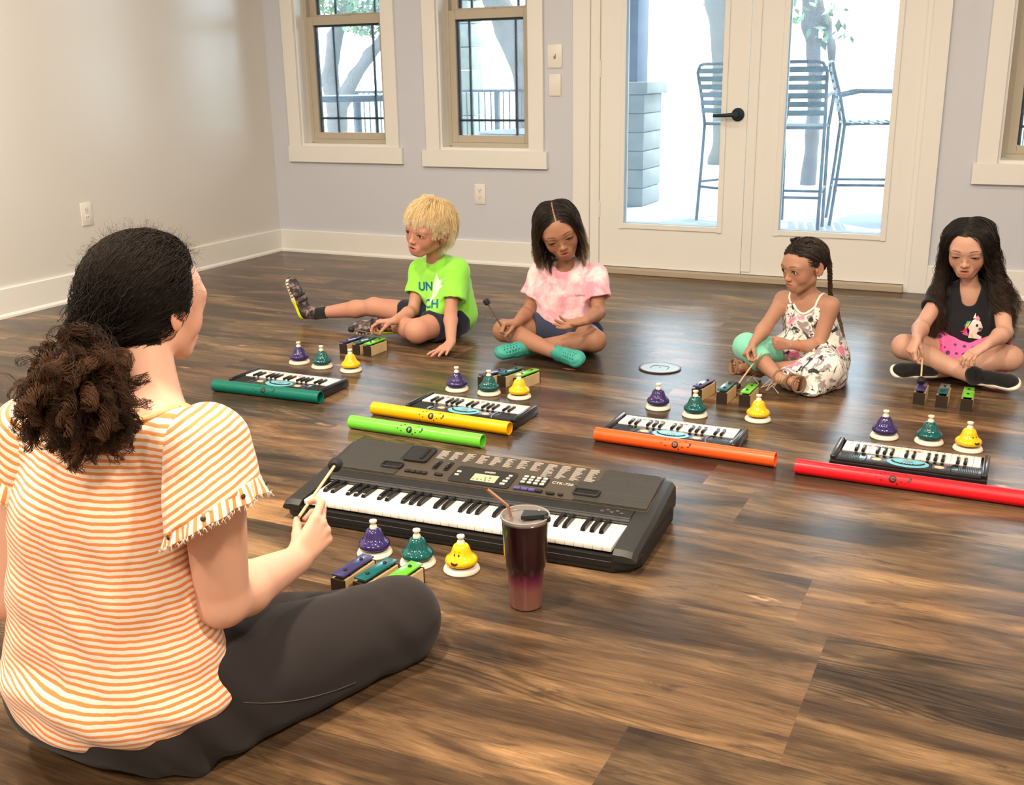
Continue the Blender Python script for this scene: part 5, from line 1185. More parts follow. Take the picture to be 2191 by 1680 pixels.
# ================================================================ girl in the pink shirt
def girl_pink():
    t = thing('person', 'girl in pink tie-dye T-shirt and teal clogs, cross-legged, looking down at her hands', 'person', (-1.63, 3.85, 0), group=None)
    loc = V(t.location); ch = []
    pel, chest, neck = V(-1.645, 3.905, 0.085), V(-1.63, 3.885, 0.235), V(-1.612, 3.835, 0.365)
    shR, shL = V(-1.727, 3.865, 0.308), V(-1.500, 3.868, 0.308)
    elR = P(1130, 668, 3.83); wrR = reach(elR, 1104, 692, 0.150); elL = P(1281, 668, 3.82); wrL = reach(elL, 1254, 686, 0.150)
    hipR, hipL = V(-1.705, 3.885, 0.075), V(-1.565, 3.885, 0.075)
    knR, knL = V(-1.835, 3.725, 0.092), V(-1.452, 3.742, 0.082); anR, anL = P(1196, 764, 3.635), P(1128, 752, 3.70)
    anR[2] = 0.045; anL[2] = 0.036
    H = Frame(P(1195, 489, 3.775), (0.44, -0.86, -0.34), (0, -0.30, 1), 1.09); H.R = H.R @ np.array(Matrix.Rotation(0.20, 3, 'Y'))
    skin = (0.37, 0.185, 0.115); F = Field()
    add_torso(F, pel, chest, neck, shR, shL, 0.045, 0.038, 0.062, 0.062, 0.030)
    add_leg(F, hipR, knR, anR, (0.060, 0.043, 0.040, 0.024)); add_leg(F, hipL, knL, anL, (0.060, 0.043, 0.040, 0.024), k=0.01)
    for an, toe in ((anR, P(1240, 774, 3.575)), (anL, P(1090, 760, 3.63))): F.cone(an, an+(toe-an)*0.6, 0.023, 0.017, 0.015)
    F.cone(neck-V(0, 0, 0.03), H.w(0, -16, -45), 0.031, 0.029, 0.02)
    add_arm(F, shR, elR, wrR, (0.033, 0.026, 0.026, 0.0175)); add_arm(F, shL, elL, wrL, (0.033, 0.026, 0.026, 0.0175))
    hR = add_hand(F, wrR, V(-0.55, -0.80, 0.10), V(0.1, 0.1, -1), 1, 0.125, curl=(1.15, 1.35, 1.45, 1.5), thumb=(0.45, 0.5), thumb_in=0.6)
    hL = add_hand(F, wrL, V(-0.80, -0.55, -0.18), V(0.15, -0.35, 1), -1, 0.128, curl=(0.18, 0.22, 0.28, 0.35), spread=0.12, thumb=(0.5, 0.1), thumb_in=0.3)
    add_head(F, H, lid=0.86, mouth=0.25, neck=None)
    hc = (0.025, 0.014, 0.010)
    col = head_color(H, skin, (0.42, 0.14, 0.11), (0.06, 0.03, 0.02), 0.25, 0.86)
    color = scalp_paint(col, H, hc, -6)
    b = body_mesh(F, None, color, H, hands=(hR['w'](0, 0.06, 0), hL['w'](0, 0.07, 0)))
    ch.append(b); add_eyes(H, b, ('brown', (0.05, 0.02, 0.01)), (0, 1, -0.6)); add_lashes(H, b, 0.85)
    # shirt
    S = Field()
    e1 = add_sleeve(S, shR+V(0, 0, 0.002), elR+V(-0.012, 0, 0), 0.60, 0.045, 0.052); e2 = add_sleeve(S, shL+V(0, 0, 0.002), elL+V(0.012, 0, 0), 0.62, 0.045, 0.054)
    open_cuff(S, *e1, 0.039, 0.012); open_cuff(S, *e2, 0.040, 0.012)
    add_torso(S, pel+V(0, 0, 0.0), chest, neck, shR, shL, 0.058, 0.046, 0.078, 0.070, 0.041)
    S.cone(neck-V(0, 0, 0.002)+V(0, -0.012, 0), neck+V(0, -0.03, 0.1), 0.037, 0.050, 0.004, mode=-1)
    S.add((lambda p: p[..., 2]-0.068+0.08*(p[..., 1]-3.86)), V(-3, 2, -0.3), V(3, 6, 0.065), 0.003, -1)
    M_TD = mat('tie_dye_cotton', (0.9, 0.6, 0.68), 0.85, sheen=0.3, spec=0.2); nt = M_TD.node_tree; bs = nt.nodes['Principled BSDF']
    tc = nt.nodes.new('ShaderNodeTexCoord'); n = nt.nodes.new('ShaderNodeTexNoise'); n.inputs['Scale'].default_value = 13; n.inputs['Detail'].default_value = 5; n.inputs['Distortion'].default_value = 0.6; n.inputs['Roughness'].default_value = 0.6
    r = nt.nodes.new('ShaderNodeValToRGB'); e = r.color_ramp.elements; e[0].position = 0.38; e[0].color = (0.88, 0.34, 0.44, 1); e[1].position = 0.62; e[1].color = (0.92, 0.78, 0.80, 1); x = e.new(0.5); x.color = (0.90, 0.56, 0.64, 1)
    nt.links.new(tc.outputs['Object'], n.inputs[0]); nt.links.new(n.outputs[0], r.inputs[0]); nt.links.new(r.outputs[0], bs.inputs['Base Color'])
    fold = lambda p: 0.0055*noise3(p*V(1, 1, 0.4), 75, 2)+0.0026*noise3(p*V(1, 1, 0.6), 170, 4)
    lo, hi = bounds(S); sh = solid('t_shirt', S, lo, hi, 0.0042, M_TD, None, disp=fold, smooth=2); ch.append(sh)
    me = text_polys('Pokémon', 0.0115); o = P(1238, 634, 3.78)
    ch2 = decal('small_lettering', me, o, (0.97, 0.2, 0.05), (0, 0.1, 1), sh, mat('violet_ink', (0.32, 0.18, 0.26), 0.6), None, maxlen=0.004); ch.append(ch2)
    # shorts
    D = Field(); ms = fabric('denim', (0.035, 0.045, 0.085))
    for hp, kn in ((hipR, knR), (hipL, knL)): e = hp+(kn-hp)*0.42; D.cone(hp, e+nrm(kn-hp)*0.06, 0.072, 0.066, 0.03, cut=[(e, kn-hp)])
    D.cone(hipR, hipL, 0.078, 0.078, 0.04); D.add((lambda p: 0.004-p[..., 2]), V(-3, 2, -0.3), V(3, 6, 0.02), 0.001, -1) if False else None
    D.add((lambda p: p[..., 2]-0.004), V(-3, 2, -0.3), V(3, 6, 0.01), 0.001, -1)
    lo, hi = bounds(D); ch.append(solid('denim_shorts', D, lo, hi, 0.005, ms, None, disp=lambda p: 0.003*noise3(p, 90, 5)))
    # clogs
    MT = mat('teal_foam', (0.045, 0.33, 0.28), 0.5, bump=(30, 0.1)); MD = mat('clog_hole_dark', (0.06, 0.10, 0.10), 0.7)
    for heel, toe, up in ((anR+V(-0.020, 0.022, -0.012), P(1252, 775, 3.560), (-0.50, -0.45, 0.75)), (anL+V(0.025, 0.020, -0.004), P(1076, 758, 3.60), (0.35, -0.45, 0.8))):
        HF, FF, SS = shoe(None, heel, toe, up, 0.180, 'clog')
        for o in SS.ops: FF.ops.append(o)
        for a in range(5):
            for c in range(4): FF.fell(HF, ((c-1.5)*13, 92+a*13+(c % 2)*6, 44-a*3.2-abs(c-1.5)*4.5), (3.4, 3.4, 9), 1, mode=-1)
        lo, hi = bounds(FF); lo[2] = 0.001; ch.append(solid('clog', FF, lo, hi, 0.0028, MT, None))
    # hair
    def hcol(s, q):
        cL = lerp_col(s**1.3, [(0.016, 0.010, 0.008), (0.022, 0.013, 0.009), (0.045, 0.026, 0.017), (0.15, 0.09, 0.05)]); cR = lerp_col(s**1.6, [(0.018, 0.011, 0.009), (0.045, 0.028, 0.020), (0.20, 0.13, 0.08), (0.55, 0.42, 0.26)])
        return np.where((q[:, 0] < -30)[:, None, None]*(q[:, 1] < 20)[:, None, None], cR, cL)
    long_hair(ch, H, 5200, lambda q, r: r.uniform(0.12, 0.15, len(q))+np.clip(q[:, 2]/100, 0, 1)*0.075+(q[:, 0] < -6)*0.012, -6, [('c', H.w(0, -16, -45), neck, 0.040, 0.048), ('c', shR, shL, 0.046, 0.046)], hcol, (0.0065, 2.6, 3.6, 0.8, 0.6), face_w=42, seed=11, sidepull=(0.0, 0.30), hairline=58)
    for o in ch: o.parent = t; o.location = -loc
    return dict(t=t, hR=hR, H=H)
def grip(who): return (V(who['hR']['tips'][0])+V(who['hR']['thumb']))/2
def mallet(label, grip, head, stick=(0.62, 0.45, 0.26), hr=0.0125, extra=0.35, headc=(0.012, 0.012, 0.015)):
    g, h = V(grip), V(head); d = nrm(h-g); tail = g-d*extra*np.linalg.norm(h-g)
    t = thing('mallet', label, 'mallet', Vector(h)); l = V(h)
    MB().tube([Vector(tail-l), Vector(h-l)], 0.0030, 10).build('stick', mat('mallet_stick_%d' % int(stick[0]*100), stick, 0.45), t)
    MB().lathe([(0, -0.012), (0.0085, -0.012), (hr*0.95, -0.008), (hr, 0), (hr*0.95, 0.008), (0.0085, 0.012), (0, 0.012)], 24, M=rmat(d)).build('rubber_head', mat('rubber_black', headc, 0.6), t)
    return t

def finish(t, ch):
    loc = V(t.location)
    for o in ch: o.parent = t; o.location = -loc
def floor_clip(F, z): F.add((lambda p: p[..., 2]-z), V(-6, 0, -0.4), V(3, 7, z), 0.001, -1); return F
def clear_of(p, *zs): return p

# ================================================================ boy in green
def boy():
    t = thing('person', 'blond boy in bright green T-shirt sitting with one leg stretched out, leaning on his hand', 'person', (-2.22, 3.88, 0)); ch = []
    pel, chest, neck = V(-2.205, 3.935, 0.088), V(-2.215, 3.925, 0.235), V(-2.225, 3.865, 0.355)
    shR, shL = P(902, 580, 3.91), P(974, 578, 3.87)
    elR = P(884, 665, 3.82); wrR = reach(elR, 843, 687, 0.150); elL = P(964, 668, 3.775); wrL = P(965, 731, 3.645); wrL[2] = 0.045
    hipR, hipL = V(-2.275, 3.90, 0.078), V(-2.155, 3.90, 0.078)
    knR = P(800, 657, 3.885); knL = P(893, 708, 3.675); anR = P(682, 670, 3.86); anL = V(-2.415, 3.80, 0.050)
    H = Frame(P(917, 488, 3.80), (-0.22, -0.95, -0.08), (0.20, -0.05, 1), 1.12)
    skin = (0.54, 0.27, 0.19); F = Field()
    add_torso(F, pel, chest, neck, shR, shL, 0.042, 0.036, 0.060, 0.058, 0.030)
    add_leg(F, hipR, knR, anR, (0.060, 0.041, 0.038, 0.023)); add_leg(F, hipL, knL, anL, (0.060, 0.050, 0.042, 0.024), k=0.012)
    F.cone(neck-V(0, 0, 0.03), H.w(0, -16, -45), 0.032, 0.030, 0.02)
    add_arm(F, shR, elR, wrR, (0.033, 0.025, 0.026, 0.0175)); add_arm(F, shL, elL, wrL, (0.033, 0.026, 0.026, 0.019))
    hR = add_hand(F, wrR, V(-0.93, -0.35, -0.05), V(-0.1, -0.1, -1), 1, 0.128, curl=(0.55, 0.75, 0.9, 1.0), thumb=(0.2, 0.2), thumb_in=0.7)
    hL = add_hand(F, wrL, V(-0.02, -0.85, -0.28), V(0, 0.25, -1), -1, 0.128, curl=((-0.25, 0.12, 0.1), (-0.25, 0.12, 0.1), (-0.25, 0.12, 0.1), (-0.25, 0.12, 0.1)), spread=0.26, thumb=(0.7, 0.0), thumb_in=0.15)
    add_head(F, H, lid=0.34, mouth=0.5)
    bl = (0.80, 0.60, 0.32)
    color = scalp_paint(head_color(H, skin, (0.52, 0.16, 0.14), (0.45, 0.26, 0.13), 0.5, 0.34, cheek=0.8, lash=(0.12, 0.06, 0.04)), H, bl)
    b = body_mesh(F, None, color, H, hands=(hR['w'](0, 0.07, 0), hL['w'](0, 0.09, 0))); ch.append(b)
    add_eyes(H, b, ('blue', (0.035, 0.045, 0.07)), (0.1, 1, -0.15)); add_lashes(H, b, 0.34, (0.08, 0.04, 0.025), 0.9)
    S = Field(); e1 = add_sleeve(S, shR, elR+V(-0.01, 0, 0), 0.60, 0.044, 0.050); e2 = add_sleeve(S, shL+V(0.004, 0, 0), elL+V(0.01, 0, 0), 0.72, 0.045, 0.053)
    open_cuff(S, *e1, 0.040, 0.014); open_cuff(S, *e2, 0.042, 0.014)
    add_torso(S, pel+V(0.010, 0.0, 0.0), chest+V(0.008, 0, 0), neck, shR, shL, 0.052, 0.044, 0.078, 0.070, 0.041)
    S.cone(chest, P(938, 664, 3.80), 0.070, 0.050, 0.05)
    S.cone(neck+V(0, -0.008, -0.004), neck+V(0, -0.03, 0.1), 0.037, 0.050, 0.004, mode=-1)
    S.add((lambda p: p[..., 2]-0.030-0.32*np.maximum(-(p[..., 0]+2.14), -0.2)), V(-3, 2, -0.3), V(3, 6, 0.09), 0.004, -1)
    fold = lambda p: 0.006*noise3(p*V(1, 1, 0.4), 62, 3)+0.0028*noise3(p*V(1, 1, 0.6), 150, 4)
    lo, hi = bounds(S); sh = solid('t_shirt', S, lo, hi, 0.0042, fabric('neon_green_cotton', (0.30, 0.82, 0.08), bump=(500, 0.1)), None, disp=fold, smooth=2); ch.append(sh)
    MI = mat('blue_print', (0.0, 0.14, 0.26), 0.6); wh = mat('white_print', (0.62, 0.80, 0.62), 0.6); xd, yd = V(0.93, 0.30, 0.05), V(-0.05, 0.15, 1)
    o1, o2 = P(908, 614, 3.80), P(926, 650, 3.80)
    ch.append(decal('shirt_lettering', text_polys('UN', 0.050, bold=0.0016), o1, xd, yd, sh, MI, None)); ch.append(decal('shirt_lettering', text_polys('CH', 0.050, bold=0.0016), o2, xd, yd, sh, MI, None))
    rg = random.Random(2); star = [(0.004, 0.055), (0.014, 0.022), (0.024, 0.028), (0.020, 0.006), (0.034, -0.002), (0.012, -0.018), (0.004, -0.036), (-0.022, -0.064), (-0.016, -0.024), (-0.016, 0.000), (-0.010, 0.026)]
    ch.append(decal('white_splash', [star]+[[(0.0, 0.0), (0.03+0.01*k, 0.02+0.008*k), (0.031+0.01*k, 0.017+0.008*k), (0.002, -0.004)] for k in range(3)]+[[(-0.005, -0.02), (-0.03, -0.06-0.006*k), (-0.026, -0.062-0.006*k), (0.0, -0.024)] for k in range(3)], P(933, 612, 3.80), xd, yd, sh, wh, None, offset=0.0016))
    D = Field(); M = fabric('navy_jersey', (0.014, 0.018, 0.040))
    for hp, kn, q, r0, r1 in ((hipR, knR, 0.50, 0.066, 0.055), (hipL, knL, 0.66, 0.066, 0.068)): e = hp+(kn-hp)*q; D.cone(hp, e+nrm(kn-hp)*r1, r0, r1, 0.03, cut=[(e, kn-hp)])
    D.cone(hipR, hipL, 0.070, 0.070, 0.04); floor_clip(D, 0.003); lo, hi = bounds(D); ch.append(solid('shorts', D, lo, hi, 0.005, M, None, disp=lambda p: 0.003*noise3(p, 90, 5)))
    # sock and trainers
    K = Field(); d = nrm(anR-knR); K.cone(anR-d*0.040, anR+d*0.020, 0.0285, 0.0275, 0.004); lo, hi = bounds(K); ch.append(solid('sock', K, lo, hi, 0.003, fabric('black_knit', (0.012, 0.012, 0.013)), None, disp=lambda p: 0.0008*noise3(p, 500, 3)))
    MS = mat('trainer_camouflage', (0.2, 0.16, 0.14), 0.7); nt = MS.node_tree; bs = nt.nodes['Principled BSDF']; tc = nt.nodes.new('ShaderNodeTexCoord'); n = nt.nodes.new('ShaderNodeTexNoise'); n.inputs['Scale'].default_value = 42; n.inputs['Detail'].default_value = 2
    r = nt.nodes.new('ShaderNodeValToRGB'); r.color_ramp.interpolation = 'CONSTANT'; e = r.color_ramp.elements; e[0].position = 0; e[0].color = (0.030, 0.026, 0.026, 1); e[1].position = 0.56; e[1].color = (0.30, 0.20, 0.17, 1); x = e.new(0.47); x.color = (0.09, 0.07, 0.08, 1)
    nt.links.new(tc.outputs['Object'], n.inputs[0]); nt.links.new(n.outputs[0], r.inputs[0]); nt.links.new(r.outputs[0], bs.inputs['Base Color'])
    for j, (heel, toe, up) in enumerate(((P(650, 696, 3.87), P(622, 614, 3.85), (1, 0.1, 0.5)), (V(-2.375, 3.795, 0.035), V(-2.53, 3.72, 0.035), (-0.3, -0.6, 0.7)))):
        if j == 0: heel[2] = 0.018
        HF, FF, SS = shoe(None, heel, toe, up, 0.20, 'trainer', anR+nrm(anR-knR)*0.012 if j == 0 else None); lo, hi = bounds(FF); lo[2] = 0.001; s = solid('trainer', FF, lo, hi, 0.0028, MS, None)
        for o in SS.ops: pass
        lo, hi = bounds(SS); floor_clip(SS, 0.0012)
        ym = mat('trainer_sole', (0.7, 0.7, 0.6), 0.5, vcol='col')
        def sc(co): q = HF.l(co); c = np.tile(V(0.72, 0.68, 0.55), (len(co), 1)); c[q[:, 1] < 88] = (0.75, 0.85, 0.02); c[(q[:, 1] > 95)*(np.sin(q[:, 1]*0.5) > 0.3)*(q[:, 2] > 1)] = (0.02, 0.02, 0.02); return c
        so = solid('sole', SS, lo, hi, 0.003, ym, None, color=sc); so.parent = s; ch.append(s)
        st = Field(); st.fell(HF, (0, 100, 27), (31.5, 9, 20), 4); st.fell(HF, (0, 76, 30), (31.5, 8, 20), 3); lo, hi = bounds(st); q = solid('hook_strap', st, lo, hi, 0.003, mat('black_strap', (0.015, 0.015, 0.016), 0.7), None); q.parent = s
    # short fair hair: from the crown outwards and forwards
    rng = np.random.default_rng(5); N = 8500
    cond = lambda q: ((q[:, 1] > 40)*(q[:, 2] > 54) + (q[:, 1] <= 40)*(q[:, 2] > -4) + (q[:, 1] < -5)*(q[:, 2] > -50)) > 0
    q = scalp_roots(H, N, cond, rng=rng); N = len(q); cr = V(0, -35, 90); w = (q-cr); w[:, 2] *= 0.3; w /= np.linalg.norm(w, axis=1)[:, None]; dl = (w+V(0.25, 0.15, 0.05)) @ H.R.T; roots = H.wa(q); L = np.where(q[:, 1] > 25, rng.uniform(0.026, 0.046, N), rng.uniform(0.055, 0.085, N))+np.clip(q[:, 2]/100, 0, 1)*0.038; L = np.where((q[:, 2] < 62)*(q[:, 1] > -22)*(q[:, 1] < 60), np.minimum(L, 0.016+np.clip(q[:, 2], 0, 60)*0.00055), L)
    Ps, I = [], []
    for k, g in enumerate((4, 10, 16)):
        i = np.nonzero(np.arange(N) % 3 == k)[0]; C = [('e', H.w(0, -10, 24), H.R, V(71+g, 88+g, 74+g)*H.s), ('e', H.w(0, -2, -10), H.R, V(72+g*0.6, 40, 56)*H.s)]
        Ps.append(grow(roots[i], dl[i], 14, L[i], H.d(0.1, 0.05, -1), 0.66, C, 0.45, rng=rng)); I.append(i)
    P3 = np.concatenate(Ps); q = q[np.concatenate(I)]; P3, ci = clump(P3, 330, 0.38, rng); M2 = len(P3); P3 = waves(P3, rng.uniform(0.002, 0.007, 330)[ci], rng.uniform(0.6, 1.5, 330)[ci], rng.uniform(0, 6.28, 330)[ci], 1.0, 0.6)
    s = np.linspace(0, 1, P3.shape[1])[None, :]*np.ones((M2, 1)); c = lerp_col(s, [(0.82, 0.60, 0.30), (0.97, 0.80, 0.48), (0.98, 0.91, 0.70)])*rng.uniform(0.75, 1.2, (M2, 1, 1)); ch.append(strands('hair', P3, rng.uniform(0.0004, 0.0008, M2), hair_mat(), None, c))
    finish(t, ch); return dict(t=t, hR=hR)

# ================================================================ girl in the floral dress
def girl_floral():
    t = thing('person', 'small girl with braids in floral sundress and mint leggings, mallet pointing at the floor', 'person', (-0.66, 3.84, 0)); ch = []
    pel, chest, neck = V(-0.635, 3.875, 0.080), V(-0.660, 3.855, 0.205), V(-0.670, 3.825, 0.308)
    shR, shL = P(1677, 642, 3.865), P(1776, 655, 3.815)
    elR = reach(shR, 1640, 697, 0.135); wrR = reach(elR, 1612, 735, 0.110); elL = reach(shL, 1752, 742, 0.135); wrL = reach(elL, 1692, 738, 0.115)
    hipR, hipL = V(-0.690, 3.86, 0.072), V(-0.575, 3.85, 0.072); knR = P(1598, 742, 3.715); anR = P(1668, 805, 3.625); anR[2] = 0.042; knL = V(-0.570, 3.672, 0.078); anL = V(-0.800, 3.725, 0.040)
    H = Frame(P(1722, 566, 3.80), (-0.60, -0.78, -0.17), (0, 0, 1), 0.93)
    skin = (0.42, 0.22, 0.145); F = Field(); add_torso(F, pel, chest, neck, shR, shL, 0.036, 0.030, 0.052, 0.050, 0.026)
    add_leg(F, hipR, knR, anR, (0.054, 0.038, 0.034, 0.021)); add_leg(F, hipL, knL, anL, (0.054, 0.038, 0.034, 0.021), k=0.01)
    toeR, toeL = P(1708, 822, 3.545), P(1571, 785, 3.645)
    for an, toe in ((anR, toeR), (anL, toeL)):
        d = nrm(toe-an); x = nrm(np.cross(d, V(0, 0, 1))); F.cone(an, an+(toe-an)*0.75, 0.021, 0.017, 0.015)
        for k in range(5): F.cone(an+(toe-an)*0.72+V(0, 0, 1)*(k-2)*0.009, toe+V(0, 0, 1)*(k-2)*0.0105-d*abs(k-3)*0.003, 0.0062, 0.0052, 0.0015)
    F.cone(neck-V(0, 0, 0.02), H.w(0, -16, -45), 0.027, 0.026, 0.02)
    add_arm(F, shR, elR, wrR, (0.030, 0.023, 0.023, 0.0155), k=0.025); add_arm(F, shL, elL, wrL, (0.030, 0.023, 0.023, 0.0155), k=0.025)
    hR = add_hand(F, wrR, V(-0.35, -0.70, -0.60), V(0.75, 0.35, -0.3), 1, 0.108, curl=(0.9, 1.3, 1.5, 1.5), thumb=(0.1, 0.3), thumb_in=0.7)
    hL = add_hand(F, wrL, V(-0.85, -0.45, 0.05), V(-0.3, 0.9, 0.1), -1, 0.108, curl=(1.45, 1.5, 1.5, 1.5), thumb=(0.1, 0.5), thumb_in=0.5)
    add_head(F, H, lid=0.22, mouth=0.0); hc = (0.022, 0.014, 0.011)
    color = scalp_paint(head_color(H, skin, (0.42, 0.13, 0.11), (0.07, 0.035, 0.022), 0.0, 0.22, cheek=0.5), H, hc, z0=60)
    b = body_mesh(F, None, color, H, hands=(hR['w'](0, 0.06, 0), hL['w'](0, 0.06, 0)), hr=0.10); ch.append(b); add_eyes(H, b, ('brown', (0.05, 0.02, 0.01)), (0.15, 1, -0.25)); add_lashes(H, b, 0.22)
    er = MB().ell(H.w(-76, -6, -38), (0.0028,)*3, 12).build('stud_earring', mat('pearl', (0.9, 0.88, 0.85), 0.1, metal=0.3), None); ch.append(er)
    # dress
    S = Field(); add_torso(S, pel, chest, chest+V(0, 0, 0.04), chest+V(-0.035, 0.012, 0.055), chest+V(0.035, -0.01, 0.055), 0.048, 0.038, 0.070, 0.058, 0.045)
    S.cone(pel, hipR+(knR-hipR)*0.5, 0.070, 0.050, 0.05); S.cone(pel+V(0.01, 0, 0), knL, 0.070, 0.056, 0.05); S.cone(knL, V(-0.685, 3.650, 0.040), 0.054, 0.040, 0.05)
    S.cone(V(-0.555, 3.74, 0.03), V(-0.592, 3.620, 0.012), 0.040, 0.022, 0.05); S.ell(V(-0.600, 3.590, 0.011), V(0.034, 0.030, 0.011), None, 0.02); S.cone(V(-0.575, 3.90, 0.05), V(-0.552, 3.75, 0.03), 0.052, 0.040, 0.05)
    S.add((lambda p: -(p[..., 2]-0.270+0.25*np.abs(p[..., 0]+0.668)*0)), V(-1, 3.7, 0.265), V(-0.4, 4.0, 0.36), 0.003, -1)
    S.ell(neck+V(-0.006, -0.055, -0.034), V(0.046, 0.05, 0.036), None, 0.008, mode=-1); floor_clip(S, 0.002)
    M = bpy.data.materials.new('floral_cotton'); M.use_nodes = True; nt = M.node_tree; bs = nt.nodes['Principled BSDF']; bs.inputs['Roughness'].default_value = 0.85; L = nt.links.new; tc = nt.nodes.new('ShaderNodeTexCoord')
    def nz(s, d, dist, off): mp = nt.nodes.new('ShaderNodeMapping'); mp.inputs['Location'].default_value = (off, off*2, off); L(tc.outputs['Object'], mp.inputs[0]); n = nt.nodes.new('ShaderNodeTexNoise'); n.inputs['Scale'].default_value = s; n.inputs['Detail'].default_value = d; n.inputs['Distortion'].default_value = dist; L(mp.outputs[0], n.inputs[0]); return n.outputs[0]
    def rp(f, a, b2): r = nt.nodes.new('ShaderNodeValToRGB'); r.color_ramp.elements[0].position = a; r.color_ramp.elements[1].position = b2; L(f, r.inputs[0]); return r.outputs[0]
    def mx(a, c, f): x = nt.nodes.new('ShaderNodeMix'); x.data_type = 'RGBA'; L(f, x.inputs[0]); (L(a, x.inputs[6]) if not isinstance(a, tuple) else setattr(x.inputs[6], 'default_value', a)); x.inputs[7].default_value = c; return x.outputs[2]
    c = mx((0.80, 0.79, 0.75, 1), (0.34, 0.30, 0.31, 1), rp(nz(26, 4, 1.6, 3), 0.52, 0.57)); c = mx(c, (0.035, 0.035, 0.045, 1), rp(nz(20, 5, 1.9, 0), 0.56, 0.60)); c = mx(c, (0.82, 0.22, 0.40, 1), rp(nz(11, 3, 0.8, 7), 0.60, 0.65)); L(c, bs.inputs['Base Color'])
    fold = lambda p: 0.0035*noise3(p*V(1, 1, 0.35), 85, 6)+0.001*noise3(p, 230, 2)
    lo, hi = bounds(S); dr = solid('sundress', S, lo, hi, 0.0042, M, None, disp=fold, smooth=2); ch.append(dr)
    wt = mat('white_trim_cotton', (0.82, 0.80, 0.74), 0.8)
    bodyb = BVHTree.FromPolygons([v.co[:] for v in b.data.vertices], [p.vertices[:] for p in b.data.polygons])
    def onbody(p, o=0.002):
        l, n, i, d = bodyb.find_nearest(Vector(p)); return l+n*o
    for s, (fx, fy) in ((shR, (1684, 650)), (shL, (1742, 660))):
        top = s+V(0, 0, 0.02)+(neck-s)*0.38; fr = P(fx, fy, 3.79); bk = top+V(0, 0.05, -0.035)
        pts = [onbody(fr*(1-k/8)+top*(k/8)) for k in range(9)]+[onbody(top*(1-k/5)+bk*(k/5)) for k in range(1, 6)]
        ch.append(MB().tube(pts, 0.0040, 8).build('shoulder_strap', wt, None))
    fl = [onbody(P(1685+6.3*k, 652+17*math.sin(k*PI/9)+0.9*k, 3.77), 0.004) for k in range(10)]; ch.append(MB().tube(fl, [0.004+0.0012*(k % 2) for k in range(10)], 8).build('neckline_ruffle', wt, None))
    # leggings
    G = Field(); mn = fabric('mint_jersey', (0.22, 0.62, 0.47)); m = knR+(anR-knR)*0.50; d = nrm(anR-knR)
    G.cone(hipR, knR, 0.060, 0.046, 0.02); G.ell(knR, V(1, 1, 1)*0.0460, None, 0.02); G.cone(knR, m+d*0.04, 0.0445, 0.0420, 0.012, cut=[(m, d)]); lo, hi = bounds(G); ch.append(solid('leggings', G, lo, hi, 0.0038, mn, None, disp=lambda p: 0.0018*noise3(p, 130, 8)))
    # sandals
    MS = mat('tan_leather', (0.22, 0.13, 0.075), 0.5); ML = mat('tan_lace', (0.50, 0.36, 0.22), 0.6)
    for an, toe, sgn in ((anR, toeR, 1), (anL, toeL, -1)):
        d = nrm(toe-an); up = V(0, 0, 1); x = nrm(np.cross(d, up)); out = nrm(V(d[1], -d[0], 0))*(1 if sgn > 0 else 1); o = nrm(V(1, 0.35, 0)-d*(V(1, 0.35, 0)@d))*sgn*-1
        sl = Field(); sd = V(d[0], d[1], 0); hl = an-d*0.02; nn = nrm(np.cross(V(0, 0, 1), sd)); s0 = hl; s1 = toe+d*0.008
        Rm = np.stack([nrm(np.cross(d, o)), d, o], 1); c0 = (s0+s1)/2-o*(-0.019)*(-1); sl.box(c0, V(0.027, np.linalg.norm(s1-s0)/2, 0.0045), Rm, 0.0045)
        s = MB(); lo, hi = bounds(sl); lo[2] = max(lo[2], 0.001); so = solid('sandal', sl, lo, hi, 0.003, MS, None)
        a = MB(); Rr = Matrix(Rm.tolist()).to_4x4(); c1 = an+(toe-an)*0.62
        for rr, cc in ((0.024, c1), (0.026, an+(toe-an)*0.02), (0.0255, toe+d*0.004)): a.tube([Vector(cc)+(Rr @ Vector((rr*1.1*math.cos(q), 0, rr*math.sin(q)))) for q in [k*PI/10 for k in range(20)]], 0.0042, 6, closed=True)
        a.build('leather_band', MS, so)
        l = MB()
        for k in range(4):
            f0, f1 = 0.10+0.13*k, 0.23+0.13*k; p0 = Vector(an+(toe-an)*f0); p1 = Vector(an+(toe-an)*f1); e = Rr.to_3x3() @ Vector((0.018, 0, 0)); u = Rr.to_3x3() @ Vector((0, 0, 0.021))
            for q in (1, -1): l.tube([p0+e*q+u*0.5, (p0+p1)/2+u*1.12, p1-e*q+u*0.5], 0.0013, 6)
        base = Vector(an+d*0.002)+Vector((0, 0, -0.008))
        for q in ((-0.055, -0.045, -0.020), (-0.035, -0.055, -0.026)):
            e = base+Vector(q); l.tube([base, base+Vector((q[0]*0.5, q[1]*0.4, 0.006)), e, e+Vector((0.006, -0.008, 0.004)), base+Vector((q[0]*0.4, q[1]*0.7, -0.006)), base], 0.0012, 6)
            l.tube([base, base+Vector((q[0]*0.3, q[1]*0.9, -0.012)), base+Vector((q[0]*0.2+0.02, q[1]*1.25, -0.028))], 0.0012, 6)
        l.build('laces', ML, so); ch.append(so)
    bc = wrL+(elL-wrL)*0.28; Rb = rmat(elL-wrL); ch.append(MB().tube([Vector(bc)+(Rb @ Vector((0.0205*math.cos(a2), 0.0205*math.sin(a2), 0.004*math.sin(a2)))) for a2 in [k*PI/12 for k in range(24)]], 0.0017, 6, closed=True).build('bracelet', mat('orange_band', (0.85, 0.16, 0.01), 0.4), None))
